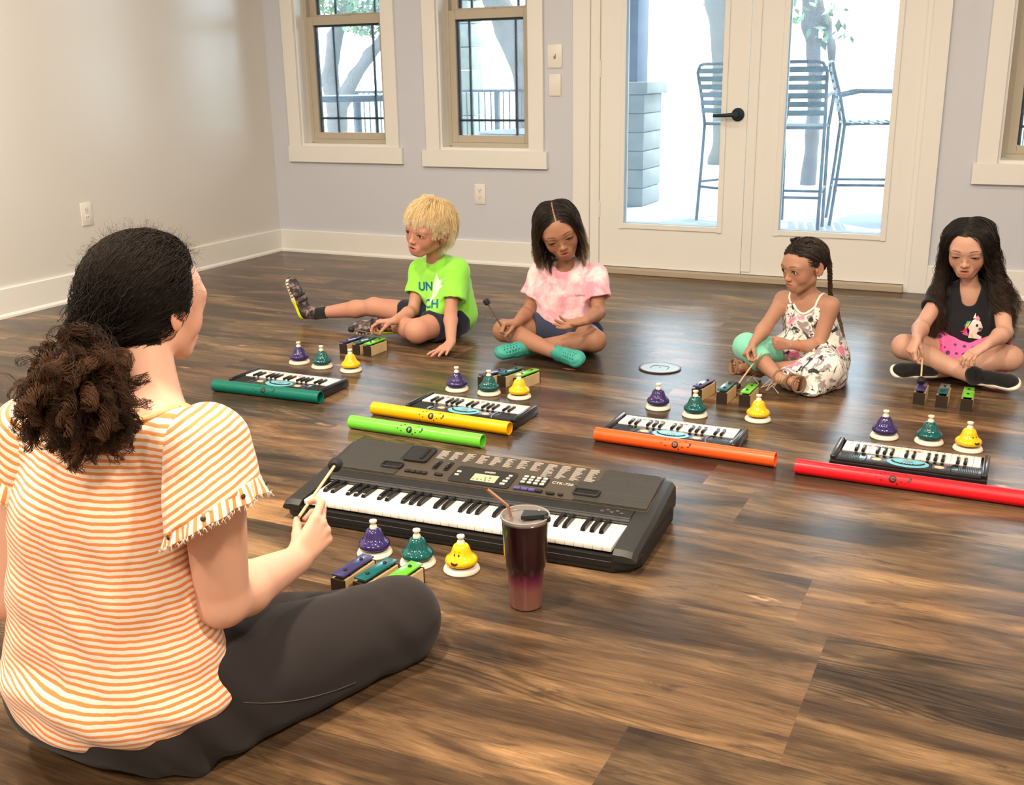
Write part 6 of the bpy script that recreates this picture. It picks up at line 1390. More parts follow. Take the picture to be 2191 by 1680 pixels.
    # hair drawn back
    rng = np.random.default_rng(9); N = 4600; cond = lambda q: ((q[:, 1] > 40)*(q[:, 2] > 58-np.abs(q[:, 0])*0.25) + (q[:, 1] <= 40)*(q[:, 1] > 15)*(q[:, 2] > 12) + (q[:, 1] <= 15)*(q[:, 2] > -2) + (q[:, 1] < -5)*(q[:, 2] > -52)) > 0
    q = scalp_roots(H, N, cond, rng=rng); N = len(q); sd = np.where(q[:, 0] > 0, 1.0, -1.0); tgt = np.stack([sd*46, np.full(N, -58.0), np.full(N, -22.0)], 1); w = tgt-q; ln = np.linalg.norm(w, axis=1); roots = H.wa(q); dl = (w/ln[:, None]+V(0, -0.5, 0.35)) @ H.R.T
    Ps = []; I = []
    for k, g in enumerate((1.5, 4, 7)):
        i = np.nonzero(np.arange(N) % 3 == k)[0]
        def field(p, s, i=i): v = H.wa(tgt[i])-p; return v/np.maximum(np.linalg.norm(v, axis=1), 1e-5)[:, None]
        Ps.append(grow(roots[i], dl[i], 18, ln[i]*H.s*1.12, (0, 0, -1), 0.55, [('e', H.w(0, -10, 24), H.R, V(70+g, 86+g, 72+g)*H.s)], 0.12, field=field, rng=rng)); I.append(i)
    P3 = np.concatenate(Ps); P3, ci = clump(P3, 120, 0.5, rng); M2 = len(P3); c = np.ones((M2, 19, 1))*V(0.022, 0.014, 0.011)*rng.uniform(0.6, 1.9, (M2, 1, 1)); hs = strands('hair', P3, rng.uniform(0.0006, 0.0011, M2), hair_mat(), None, c, tip=0.6); ch.append(hs)
    def braid(pts, r, name='braid', tail=0.05):
        pts = [V(p) for p in pts]; seg = []; 
        for a, b2 in zip(pts[:-1], pts[1:]):
            for k in range(10): seg.append(a+(b2-a)*k/10)
        seg.append(pts[-1]); seg = np.array(seg); n = len(seg); ds = np.r_[0, np.cumsum(np.linalg.norm(np.diff(seg, axis=0), axis=1))]; T = np.gradient(seg, axis=0); T /= np.linalg.norm(T, axis=1)[:, None]; A = np.cross(T, V(0.3, -0.9, 0.1)); A /= np.linalg.norm(A, axis=1)[:, None]; B = np.cross(T, A)
        paths = []; rngb = np.random.default_rng(4); k = 2*PI/(r*4.4)
        for j in range(3):
            for m in range(26):
                ph = j*2*PI/3; th = k*ds+ph; o = rngb.normal(size=2)*r*0.26; tp = (1-0.35*ds/ds[-1])[:, None]
                paths.append(seg+(A*(np.sin(th)*r*0.62)[:, None]+B*(np.sin(2*th)*r*0.36)[:, None]+A*o[0]+B*o[1])*tp)
        Pb = np.stack(paths); cc = lerp_col(np.linspace(0, 1, n)[None, :]*np.ones((len(Pb), 1))**1, [(0.030, 0.018, 0.013), (0.05, 0.03, 0.02), (0.16, 0.10, 0.06)])*rngb.uniform(0.6, 1.5, (len(Pb), 1, 1)); o1 = strands(name, Pb, 0.0014, hair_mat(), None, cc, tip=0.8)
        ts = np.repeat(seg[-1][None], 60, 0)+rngb.normal(size=(60, 3))*r*0.25; Pt = grow(ts, np.repeat(T[-1][None], 60, 0), 8, rngb.uniform(tail*0.6, tail, 60), (0.05, 0, -1), 0.8, (), 0.4, rng=rngb); o2 = strands('braid_tail', Pt, 0.0009, hair_mat(), None, np.ones((60, 9, 1))*V(0.22, 0.14, 0.08)); o2.parent = o1; return o1
    ch.append(braid([H.w(-34, 20, 96), H.w(-50, -20, 84), H.w(-58, -55, 45), H.w(-54, -72, 0), H.w(-50, -76, -40), P(1777, 630, 3.865), P(1790, 662, 3.895), P(1799, 695, 3.88), P(1804, 722, 3.87)], 0.0095))
    ch.append(braid([H.w(34, 25, 94), H.w(44, -20, 88), H.w(44, -60, 45), H.w(40, -80, 0), H.w(30, -84, -40), neck+V(0.0, 0.075, -0.03), neck+V(0.0, 0.095, -0.13)], 0.0095))
    finish(t, ch); return dict(t=t, hR=hR)

# ================================================================ girl in the black shirt
def girl_black():
    t = thing('person', 'girl with very long dark wavy hair in black unicorn T-shirt and pink skirt, cross-legged', 'person', (-0.13, 4.08, 0)); ch = []
    pel, chest, neck = V(-0.125, 4.11, 0.085), V(-0.135, 4.10, 0.205), V(-0.142, 4.065, 0.325)
    shR, shL = V(-0.238, 4.085, 0.285), V(-0.040, 4.085, 0.285)
    elR = reach(shR, 1972, 698, 0.165); wrR = reach(elR, 1962, 722, 0.135); elL = reach(shL, 2150, 712, 0.165); wrL = reach(elL, 2113, 737, 0.14)
    hipR, hipL = V(-0.185, 4.09, 0.078), V(-0.070, 4.09, 0.078); knR = P(1935, 742, 3.955); knL = P(2160, 767, 3.955); anR = P(2086, 814, 3.875); anR[2] = 0.045; anL = P(1990, 800, 3.93); anL[2] = 0.036
    H = Frame(P(2073, 527, 4.03), (-0.06, -0.93, -0.26), (-0.04, -0.2, 1), 1.0)
    skin = (0.56, 0.32, 0.235); F = Field(); add_torso(F, pel, chest, neck, shR, shL, 0.040, 0.035, 0.058, 0.055, 0.029)
    add_leg(F, hipR, knR, anR, (0.060, 0.043, 0.039, 0.024)); add_leg(F, hipL, knL, anL, (0.060, 0.043, 0.039, 0.024), k=0.01)
    F.cone(neck-V(0, 0, 0.03), H.w(0, -16, -45), 0.030, 0.028, 0.02)
    add_arm(F, shR, elR, wrR, (0.032, 0.025, 0.026, 0.0175)); add_arm(F, shL, elL, wrL, (0.032, 0.025, 0.026, 0.0175))
    hR = add_hand(F, wrR, V(-0.20, -0.55, -0.75), V(0.55, 0.5, -0.4), 1, 0.114, curl=(0.55, 0.9, 1.2, 1.3), thumb=(0.0, 0.2), thumb_in=0.8)
    hL = add_hand(F, wrL, V(-0.70, -0.45, -0.45), V(0.1, 0.25, -1), -1, 0.114, curl=(0.35, 0.42, 0.5, 0.55), spread=0.1, thumb=(0.35, 0.2), thumb_in=0.3)
    add_head(F, H, lid=0.84, mouth=0.45); hc = (0.014, 0.010, 0.009)
    color = scalp_paint(head_color(H, skin, (0.50, 0.15, 0.14), (0.05, 0.03, 0.022), 0.45, 0.84, cheek=0.7), H, hc)
    b = body_mesh(F, None, color, H, hands=(hR['w'](0, 0.07, 0), hL['w'](0, 0.07, 0))); ch.append(b); add_eyes(H, b, ('brown', (0.05, 0.02, 0.01)), (0, 1, -0.6)); add_lashes(H, b, 0.85)
    S = Field(); e1 = add_sleeve(S, shR, elR+V(-0.008, 0, 0), 0.45, 0.042, 0.044); e2 = add_sleeve(S, shL, elL+V(0.008, 0, 0), 0.45, 0.042, 0.044); open_cuff(S, *e1, 0.037, 0.014); open_cuff(S, *e2, 0.037, 0.014)
    add_torso(S, pel, chest, neck, shR, shL, 0.048, 0.040, 0.072, 0.066, 0.038); S.cone(neck+V(0, -0.035, -0.035), neck+V(0, -0.02, 0.1), 0.026, 0.060, 0.004, mode=-1)
    S.add((lambda p: p[..., 2]-0.085), V(-3, 2, -0.3), V(3, 6, 0.085), 0.003, -1)
    fold = lambda p: 0.003*noise3(p*V(1, 1, 0.5), 90, 9)
    lo, hi = bounds(S); sh = solid('t_shirt', S, lo, hi, 0.0042, fabric('black_cotton', (0.013, 0.014, 0.018)), None, disp=fold, smooth=2); ch.append(sh)
    xd, yd = V(0.98, 0.1, 0.0), V(0.0, 0.2, 1); U = 0.0011; o = P(2086, 703, 4.00)
    def U_(pts): return [(x*U, y*U) for x, y in pts]
    head = U_([(-16, -32), (-14, -8), (-20, 2), (-8, 26), (4, 34), (16, 22), (24, 4), (20, -8), (10, -10), (8, -18), (24, -26), (22, -34)])
    sets = [('unicorn_print', [head], (0.85, 0.82, 0.80)), ('mane_print', [U_([(-10, 24), (-24, 22), (-32, 4), (-24, 8)])], (0.05, 0.45, 0.40)), ('mane_print', [U_([(-14, 22), (-26, 10), (-30, -6), (-22, -2)])], (0.80, 0.60, 0.10)), ('mane_print', [U_([(-20, 8), (-32, -8), (-42, -14), (-24, -16)])], (0.70, 0.05, 0.12)), ('mane_print', [U_([(-22, -8), (-36, -20), (-26, -24), (-16, -26)])], (0.65, 0.12, 0.45)), ('mane_print', [U_([(-4, 30), (6, 42), (14, 30), (6, 26)])], (0.75, 0.25, 0.45)), ('horn_print', [U_([(2, 34), (-2, 50), (-8, 32)])], (0.85, 0.80, 0.60)), ('eye_print', [[(x*U, y*U) for x, y in circ(6, 10, 3.6, 4.6, 14)]], (0.02, 0.02, 0.02)), ('muzzle_print', [U_([(12, 2), (22, 4), (20, -6), (12, -6)])], (0.10, 0.10, 0.11)), ('chin_print', [U_([(-12, -18), (-6, -30), (0, -32), (-6, -16)])], (0.80, 0.72, 0.10))]
    for k, (nme, pl, c) in enumerate(sets): ch.append(decal(nme, pl, o, xd, yd, sh, mat('print_%d' % k, c, 0.5), None, offset=0.0012+0.0003*k, maxlen=0.005))
    # skirt
    D = Field(); D.cone(hipR, hipL, 0.082, 0.082, 0.03)
    for hp, kn in ((hipR, knR), (hipL, knL)): e = hp+(kn-hp)*0.45; D.cone(hp, e+nrm(kn-hp)*0.06, 0.076, 0.066, 0.04, cut=[(e, kn-hp)])
    D.ell(V(-0.128, 4.00, 0.062), V(0.060, 0.055, 0.034), None, 0.04); floor_clip(D, 0.003)
    M = bpy.data.materials.new('pink_heart_jersey'); M.use_nodes = True; nt = M.node_tree; bs = nt.nodes['Principled BSDF']; bs.inputs['Roughness'].default_value = 0.8; tc = nt.nodes.new('ShaderNodeTexCoord'); vo = nt.nodes.new('ShaderNodeTexVoronoi'); vo.inputs['Scale'].default_value = 34; vo.inputs['Randomness'].default_value = 0.5; r = nt.nodes.new('ShaderNodeValToRGB'); r.color_ramp.elements[0].position = 0.26; r.color_ramp.elements[0].color = (0.10, 0.04, 0.13, 1); r.color_ramp.elements[1].position = 0.30; r.color_ramp.elements[1].color = (0.85, 0.13, 0.38, 1); nt.links.new(tc.outputs['Object'], vo.inputs[0]); nt.links.new(vo.outputs['Distance'], r.inputs[0]); nt.links.new(r.outputs[0], bs.inputs['Base Color'])
    lo, hi = bounds(D); ch.append(solid('skirt', D, lo, hi, 0.0045, M, None, disp=lambda p: 0.004*noise3(p, 110, 3), smooth=2))
    MB_, MW = fabric('black_canvas', (0.010, 0.010, 0.012)), mat('white_rubber', (0.78, 0.74, 0.66), 0.5)
    for heel, toe, up in ((anR+V(-0.028, 0.010, -0.008), V(0.030, 3.868, 0.036), (-0.25, -0.50, 0.8)), (anL+V(0.030, 0.008, -0.002), V(-0.335, 3.885, 0.034), (0.25, -0.50, 0.8))):
        HF, FF, SS = shoe(None, heel, toe, up, 0.170, 'slip_on', anR-nrm(anR-knR)*0.004 if up[0] < 0 else None); lo, hi = bounds(FF); lo[2] = 0.001; s = solid('canvas_shoe', FF, lo, hi, 0.0028, MB_, None); floor_clip(SS, 0.0012); lo, hi = bounds(SS); so = solid('rubber_sole', SS, lo, hi, 0.0028, MW, None); so.parent = s
        tb = Field(); tb.fell(HF, (2, 160, 8), (33, 26, 12), 4); lo, hi = bounds(tb); lo[2] = 0.001; tc2 = solid('toe_rim', tb, lo, hi, 0.003, MW, None); tc2.parent = s; ch.append(s)
    def hcol(s, q): return lerp_col(s, [(0.012, 0.009, 0.008), (0.016, 0.011, 0.009), (0.030, 0.018, 0.013), (0.075, 0.042, 0.026)])
    long_hair(ch, H, 6400, lambda q, r: r.uniform(0.27, 0.40, len(q))+np.clip(q[:, 2]/100, 0, 1)*0.05, 6, [('c', H.w(0, -16, -45), neck, 0.038, 0.05), ('c', shR, shL, 0.046, 0.046), ('c', neck, pel, 0.062, 0.080)], hcol, (0.0125, 4.0, 6.5, 0.7, 0.9), face_w=31, seed=4, nseg=48, layers=(1, 7, 14, 22), clumps=170, tight=0.74, grav=(0.0, -0.05, -1), sidepull=(-0.05, 0.34), hairline=68, spreadx=1.0)
    finish(t, ch); return dict(t=t, hR=hR)
G1 = girl_pink(); BO = boy(); G2 = girl_floral(); G3 = girl_black()

# ================================================================ woman seen from behind
def woman():
    t = thing('person', 'woman in orange and white striped top seen from behind, curly ponytail, raising a mallet', 'person', (-1.24, 1.14, 0)); ch = []
    pel, chest, neck = V(-1.295, 1.12, 0.115), V(-1.272, 1.12, 0.43), V(-1.155, 1.14, 0.635)
    shR, shL = P(448, 955, 1.13), P(66, 930, 1.11)
    elR = reach(shR, 476, 1284, 0.285, near=False); wrR = reach(elR, 634, 1200, 0.235, near=False); elL = reach(shL, 20, 1270, 0.28, near=False); wrL = elL+nrm(P(478, 1190, 1.50)-elL)*0.235
    hipR, hipL = V(-1.175, 1.15, 0.105), V(-1.385, 1.15, 0.105); knR = P(860, 1316, 1.57); knL = V(-1.62, 1.52, 0.12); anR = V(-1.32, 1.44, 0.06); anL = V(-1.20, 1.30, 0.05)
    H = Frame(P(318, 642, 1.21), (0.13, 0.98, -0.12), (0.03, 0, 1), 0.99)
    skin = (0.70, 0.40, 0.29); F = Field(); add_torso(F, pel, chest, neck, shR, shL, 0.06, 0.055, 0.09, 0.080, 0.043)
    F.cone(neck-V(0, 0, 0.06), H.w(0, -22, -40), 0.046, 0.044, 0.04)
    add_arm(F, shR, elR, wrR, (0.050, 0.042, 0.041, 0.026), k=0.03); add_arm(F, shL, elL, wrL, (0.050, 0.042, 0.041, 0.026), k=0.03)
    hR = add_hand(F, wrR, P(684, 1136, wrR[1]+0.060)-wrR, V(-0.75, 0.45, -0.10), 1, 0.162, curl=((0.35, 0.9, 0.7), (0.75, 1.1, 0.9), (1.0, 1.3, 1.0), (1.15, 1.35, 1.0)), spread=0.06, thumb=(0.0, 0.15), thumb_in=0.75, fat=0.95)
    hL = add_hand(F, wrL, P(486, 1160, 1.505)-wrL, V(0.75, -0.60, 0.1), -1, 0.165, curl=(0.5, 0.5, 0.55, 0.6), thumb=(0.3, 0.2), thumb_in=0.5)
    add_head(F, H, lid=0.4, mouth=0.0, slim=1.0); hc = (0.014, 0.009, 0.007)
    color = scalp_paint(head_color(H, skin, (0.52, 0.20, 0.17), (0.05, 0.03, 0.02), 0, 0.4, cheek=0.5), H, hc, z0=58)
    b = body_mesh(F, None, color, H, hands=(hR['w'](0, 0.10, 0),), step=0.006, heads=0.0025, hs=0.0023, hr=0.12); ch.append(b); add_eyes(H, b, ('brown', (0.05, 0.02, 0.01)), (0, 1, -0.3)); add_lashes(H, b, 0.4)
    # striped top
    M = bpy.data.materials.new('striped_slub_cotton'); M.use_nodes = True; nt = M.node_tree; bs = nt.nodes['Principled BSDF']; bs.inputs['Roughness'].default_value = 0.9; bs.inputs['Sheen Weight'].default_value = 0.2; L = nt.links.new
    at = nt.nodes.new('ShaderNodeAttribute'); at.attribute_name = 'stripe'; tc = nt.nodes.new('ShaderNodeTexCoord'); n = nt.nodes.new('ShaderNodeTexNoise'); n.inputs['Scale'].default_value = 45; n.inputs['Detail'].default_value = 4; L(tc.outputs['Object'], n.inputs[0])
    def mth(op, a, c=None):
        x = nt.nodes.new('ShaderNodeMath'); x.operation = op
        for i, q in enumerate((a, c)):
            if q is None: continue
            if isinstance(q, (int, float)): x.inputs[i].default_value = q
            else: L(q, x.inputs[i])
        return x.outputs[0]
    v = mth('ADD', mth('MULTIPLY', at.outputs['Fac'], 1/0.0106), mth('MULTIPLY', mth('SUBTRACT', n.outputs[0], 0.5), 0.35)); fr = mth('FRACT', v); r = nt.nodes.new('ShaderNodeValToRGB'); e = r.color_ramp.elements
    e[0].position = 0.0; e[0].color = (0.85, 0.74, 0.63, 1); e[1].position = 1.0; e[1].color = (0.85, 0.74, 0.63, 1)
    for ps, c in ((0.46, (0.86, 0.77, 0.67)), (0.54, (0.76, 0.25, 0.07)), (0.92, (0.80, 0.27, 0.08))): x = e.new(ps); x.color = (*c, 1)
    L(fr, r.inputs[0]); L(r.outputs[0], bs.inputs['Base Color']); n3 = nt.nodes.new('ShaderNodeTexNoise'); n3.inputs['Scale'].default_value = 500; L(tc.outputs['Object'], n3.inputs[0]); bp = nt.nodes.new('ShaderNodeBump'); bp.inputs['Strength'].default_value = 0.25; bp.inputs['Distance'].default_value = 0.002; L(n3.outputs[0], bp.inputs['Height']); L(bp.outputs[0], bs.inputs['Normal'])
    S = Field(); w = pel*0.5+chest*0.5; add_torso(S, pel+V(0, 0.0, 0.02), chest, neck, shR, shL, 0.076, 0.062, 0.110, 0.092, 0.050, k=0.06)
    S.ell(pel+V(0.018, -0.005, 0.010), V(0.202, 0.142, 0.080), None, 0.05)
    S.cone(pel+V(0.120, 0.005, 0.030), chest+V(0.085, 0, -0.12), 0.088, 0.066, 0.05)
    S.cone(neck-V(0, 0, 0.020), neck+V(0, 0, 0.12), 0.054, 0.066, 0.004, mode=-1)
    hemf = lambda p: p[..., 2]-0.026-0.05*(p[..., 1]-1.1)-0.05*np.abs(p[..., 0]+1.27)
    S.add(hemf, V(-2, 0.5, -0.3), V(-0.5, 2, 0.06), 0.004, -1)
    def fold(p):
        x, y, z = p[..., 0], p[..., 1], p[..., 2]; low = np.clip((0.32-z)/0.22, 0, 1)
        hm = np.clip((z-0.035)/0.06, 0.15, 1); return hm*(0.0045*noise3(p*V(1, 1, 0.5), 38, 3)+0.0015*noise3(p, 130, 5))+low*np.clip((z-0.03)/0.05, 0, 1)*0.0065*np.sin(z*85+3*np.sin(x*11)+x*14)*(0.6+0.4*np.sin(x*23))+0.0035*np.sin((x*0.6+z)*60+3*np.sin(x*20))*np.clip((z-0.1)*3, 0, 1)*np.clip((0.5-z)*4, 0, 1)
    def stripe(co): return co[:, 2]*(1+0.0)+0.10*(co[:, 0]+1.16)-0.25*np.clip(co[:, 2]-0.45, 0, 1)*0+0.010*np.sin(co[:, 0]*9)+0.004*noise3(co, 22, 8)+0.012*np.clip((0.30-co[:, 2])/0.2, 0, 1)*np.sin(co[:, 0]*14)
    lo, hi = bounds(S); sh = solid('striped_top', S, lo, hi, 0.0055, M, None, disp=fold, floats={'stripe': stripe}, smooth=2); ch.append(sh)
    bvs = BVHTree.FromPolygons([v.co[:] for v in sh.data.vertices], [q.vertices[:] for q in sh.data.polygons]); nb = []
    for k in range(40):
        a = k*PI/20
        for rr in (0.058, 0.062, 0.066):
            l, nn, i, ds = bvs.ray_cast(Vector(neck+V(rr*math.cos(a), rr*math.sin(a), 0.10)), Vector((0, 0, -1)))
            if l is not None: nb.append(l+Vector((0, 0, 0.001))); break
    if len(nb) > 10: MB().tube(nb, 0.0050, 8, closed=True).build('neckband', mat('orange_neckband', (0.80, 0.44, 0.20), 0.85), sh)
    # cap sleeves with frayed, riveted hems
    for s, so, el, nm in ((1, shR, elR, 0), (-1, shL, elL, 1)):
        if s > 0: A, B = P(548, 1036, 1.14), P(374, 1142, 1.09)
        else: A, B = so+V(-0.10, 0.0, -0.10), so+V(0.05, -0.02, -0.15)
        cp = (A+B)/2; pn = nrm(np.cross(A-B, nrm(cp-V(0, 0, CAM_H)))); pn = pn if pn[2] < 0 else -pn
        Q = Field(); a0 = so+V(-0.004*s, 0, 0.0); d = nrm(cp-a0)
        Q.cone(a0, a0+d*0.20, 0.064, 0.086, 0.01, cut=[(cp, pn)])
        Q.cone(cp-d*0.035, cp+d*0.12, 0.056, 0.085, 0.003, mode=-1)
        st = lambda co, s=s: (co @ nrm(V(-0.55*s, -0.2, 0.83)))+0.003*noise3(co, 30, 2); lo, hi = bounds(Q)
        sl = solid('sleeve', Q, lo, hi, 0.0045, M, None, disp=lambda p: 0.004*noise3(p, 60, 4)+0.0022*np.sin(p[..., 0]*150+p[..., 1]*120)*np.clip((so[2]-p[..., 2]-0.04)*12, 0, 1), floats={'stripe': st}, smooth=2); sl.parent = sh
        # ruffled band along the hem with rivets, frayed threads below
        bv = BVHTree.FromPolygons([v.co[:] for v in sl.data.vertices], [p.vertices[:] for p in sl.data.polygons]); rim = []
        ax = a0+d*0.10; X = nrm(np.cross(d, V(0, 1, 0))); Yv = np.cross(d, X)
        for k in range(72):
            a = k*2*PI/72; dr = X*math.cos(a)+Yv*math.sin(a); c = ax+dr*0.070; tt = ((cp-c)@pn)/(pn@d); rim.append(c+d*(tt-0.004))
        rim = np.array(rim); K = 5; co = []; qd = []; N = 72
        for j in range(K):
            f = j/(K-1)
            for k in range(N): a = k*2*PI/N; dr = nrm(rim[k]-(ax+d*((rim[k]-ax)@d))); co.append(rim[k]+dr*(0.002+0.007*f+0.0065*f*math.sin(k*2*PI*11/N))+d*(-0.006+0.026*f))
        for j in range(K-1):
            for k in range(N): qd.append((j*N+k, j*N+(k+1) % N, (j+1)*N+(k+1) % N, (j+1)*N+k))
        co = np.array(co); me = mesh_np('hem_ruffle', co, np.array(qd)); vfloat(me, np.tile(np.arange(N)*(0.5/N)*1.02*0.0106*40/0.5, K), 'stripe'); ruf = link('hem_ruffle', me, M, sl); so2 = ruf.modifiers.new('thickness', 'SOLIDIFY'); so2.thickness = 0.0016; sb = ruf.modifiers.new('smooth', 'SUBSURF'); sb.levels = 1; sb.render_levels = 1
        for k in range(3, N, 9): c = co[2*N+k]; dr = nrm(rim[k]-(ax+d*((rim[k]-ax)@d))); MB().ell(c+dr*0.0018, (0.0042, 0.0042, 0.0016), 10, rmat(dr)).build('rivet', mat('aged_rivet', (0.10, 0.075, 0.05), 0.35, metal=0.7), ruf)
        rng = np.random.default_rng(3); rt = co[(K-1)*N+rng.integers(0, N, 420)]; fz = grow(rt, np.tile(d, (420, 1))+rng.normal(size=(420, 3))*0.5, 5, rng.uniform(0.004, 0.010, 420), d, 0.8, (), 1.5, rng=rng); fo = strands('frayed_threads', fz, 0.0005, mat('thread', (0.85, 0.74, 0.60), 0.9, vcol=None), None); fo.parent = ruf
    # trousers
    D = Field(); D.cone(pel+V(0.085, 0, -0.012), pel+V(-0.085, 0, -0.012), 0.110, 0.110, 0.05); D.ell(pel+V(0, 0.0, -0.03), V(0.19, 0.13, 0.085), None, 0.05)
    D.cone(hipR, knR+nrm(hipR-knR)*0.02, 0.106, 0.073, 0.05); D.ell(knR, V(0.073, 0.072, 0.070), None, 0.03); D.cone(hipL, knL, 0.108, 0.078, 0.05)
    D.cone(knR+V(-0.01, -0.015, -0.015), anR, 0.070, 0.050, 0.03); D.cone(knL+V(0.01, -0.01, -0.02), anL, 0.070, 0.050, 0.03); D.cone(hipR+V(0.03, -0.02, -0.04), knR+V(0, -0.03, -0.02), 0.070, 0.060, 0.05); floor_clip(D, 0.003)
    def pf(p):
        ax = nrm(knR-hipR); u = (p-hipR)@ax; rr = p[..., 2]; return 0.0025*noise3(p, 45, 6)+0.006*np.exp(-(u/0.09)**2)*np.sin(rr*55+u*60+p[..., 0]*35)+0.0018*np.exp(-((u-0.40)/0.06)**2)*np.sin(u*75+rr*60)
    lo, hi = bounds(D); tr = solid('trousers', D, lo, hi, 0.006, fabric('charcoal_twill', (0.024, 0.020, 0.020), bump=(700, 0.15), sheen=0.08), None, disp=pf, smooth=2); ch.append(tr)
    bvt = BVHTree.FromPolygons([v.co[:] for v in tr.data.vertices], [p.vertices[:] for p in tr.data.polygons]); pts = []
    for px, py in ((520, 1503), (560, 1505), (600, 1503), (640, 1497), (680, 1488), (720, 1476), (760, 1460)):
        o = V(0, 0, CAM_H); dd = nrm(P(px, py, 1.3)-o); l, nn, i, ds = bvt.ray_cast(Vector(o), Vector(dd))
        if l is not None: pts.append(l+nn*0.0012)
    if len(pts) > 2: sm = MB().tube(pts, 0.0011, 6).build('side_seam', mat('seam_thread', (0.07, 0.058, 0.055), 0.8), tr)
    ft = Field(); ft.cone(anR, anR+V(-0.05, 0.10, -0.02), 0.040, 0.035, 0.02); ft.cone(anR+V(-0.05, 0.10, -0.02), anR+V(-0.08, 0.16, -0.025), 0.034, 0.026, 0.02); floor_clip(ft, 0.003); lo, hi = bounds(ft); ch.append(solid('shoe', ft, lo, hi, 0.005, fabric('black_canvas', (0.01, 0.01, 0.012)), None))
    ft = Field(); ft.cone(anL, anL+V(0.06, 0.10, -0.01), 0.040, 0.035, 0.02); ft.cone(anL+V(0.06, 0.10, -0.01), anL+V(0.09, 0.15, -0.02), 0.034, 0.024, 0.02); floor_clip(ft, 0.003); lo, hi = bounds(ft); ch.append(solid('shoe', ft, lo, hi, 0.005, fabric('black_canvas', (0.01, 0.01, 0.012)), None))
    # curly hair drawn back, bushy ponytail
    rng = np.random.default_rng(17); N = 15000; cond = lambda q: ((q[:, 1] > 38)*(q[:, 2] > 56) + (q[:, 1] <= 38)*(q[:, 1] > 6)*(q[:, 2] > 2) + (q[:, 1] <= 6)*(q[:, 2] > 12)*(q[:, 1] > -14) + (q[:, 1] <= -14)*(q[:, 2] > -30)*(q[:, 1] > -34) + (q[:, 1] <= -34)*(q[:, 2] > -78)) > 0
    q = scalp_roots(H, N, cond, rng=rng); N = len(q); tie = V(-4, -98, -42); wv = tie-q; ln = np.linalg.norm(wv, axis=1); roots = H.wa(q); dl = (wv/ln[:, None]+V(0, 0.0, 0.9)*(q[:, 2:3] > 10)+V(0, -0.3, 0)) @ H.R.T; Ps, I = [], []
    for k, g in enumerate((5, 10, 15)):
        i = np.nonzero(np.arange(N) % 3 == k)[0]
        def field(p, s, i=i, g=g): v = H.w(*(tie))+RNGW[i]*0.016-p; return v/np.maximum(np.linalg.norm(v, axis=1), 1e-5)[:, None]
        RNGW = np.random.default_rng(2).normal(size=(N, 3)); Ps.append(grow(roots[i], dl[i], 26, ln[i]*H.s*1.22, (0, 0, -1), 0.6, [('e', H.w(0, -8, 22), H.R, V(72, 88, 74)*H.s, g*H.s), ('e', H.w(0, -20, -20), H.R, V(66, 70, 60)*H.s, g*0.5*H.s)], 0.5, field=field, rng=rng)); I.append(i)
    P3 = np.concatenate(Ps); P3, ci = clump(P3, 500, 0.22, rng); M2 = len(P3); P3 = waves(P3, rng.uniform(0.0008, 0.0026, M2), rng.uniform(5, 11, M2), rng.uniform(0, 6.28, M2), 0.3, 0.9, start=0.0)
    c = np.ones((M2, P3.shape[1], 1))*V(0.009, 0.0055, 0.004)*rng.uniform(0.6, 1.8, (M2, 1, 1)); hs = strands('hair', P3, rng.uniform(0.0004, 0.0007, M2), hair_mat('curly_hair', 0.7), None, c, tip=0.7); ch.append(hs)
    fz0 = q[rng.integers(0, N, 900)]*V(0.93, 0.93, 0.93)+V(0, -1, 2); fzd = ((fz0-V(0, -10, 24))/70) @ H.R.T; fl = grow(H.wa(fz0*1.22), fzd+rng.normal(size=(900, 3))*0.9, 10, rng.uniform(0.010, 0.028, 900), (0, 0, 0.1), 0.9, (), 1.2, rng=rng); fl = waves(fl, rng.uniform(0.001, 0.004, 900), rng.uniform(0.8, 2.0, 900), rng.uniform(0, 6.28, 900), 0.5, 0.9, 0.0)
    fo = strands('flyaway_hair', fl, 0.00016, hair_mat('curly_hair'), None, np.ones((900, 11, 1))*V(0.05, 0.028, 0.016)); fo.parent = hs
    ti = H.w(*tie); NT = 10000; a = rng.normal(size=(NT, 3)); a /= np.linalg.norm(a, axis=1)[:, None]; c0 = P(178, 812, 1.02); dn = nrm(P(155, 880, 1.00)-ti)
    tgt = P(170, 806, 1.03)+a*V(0.092, 0.062, 0.082)*rng.uniform(0.6, 1.0, (NT, 1)); tgt[:, 2] -= 0.35*np.maximum(0, P(160, 806, 1.03)[0]-tgt[:, 0]); root = ti+rng.normal(size=(NT, 3))*0.007
    d0 = tgt-root; Lt = np.linalg.norm(d0, axis=1)*rng.uniform(1.1, 1.4, NT)+0.02
    def fieldp(p, s): v = tgt-p; m = np.linalg.norm(v, axis=1)[:, None]; return v/np.maximum(m, 0.01)*(1-s*0.7)+V(-0.20, -0.05, -1.0)*(0.08+s*0.5)
    T3 = grow(root, d0/np.linalg.norm(d0, axis=1)[:, None]+rng.normal(size=(NT, 3))*0.25, 34, Lt, dn, 0.72, [('c', shR+V(0, 0, 0.0), shL, 0.072, 0.072), ('c', chest, neck, 0.10, 0.07)], 0.7, field=fieldp, rng=rng)
    T3, ci = clump(T3, 260, 0.90, rng, end=True); cph = rng.uniform(0, 6.28, 300); T3 = waves(T3, (rng.uniform(0.005, 0.010, 300)[ci])*rng.uniform(0.85, 1.15, NT), rng.uniform(5.0, 8.0, 300)[ci]*(Lt/Lt.max()), cph[ci]+rng.normal(size=NT)*0.25, 0.5, 1.0, 0.0)
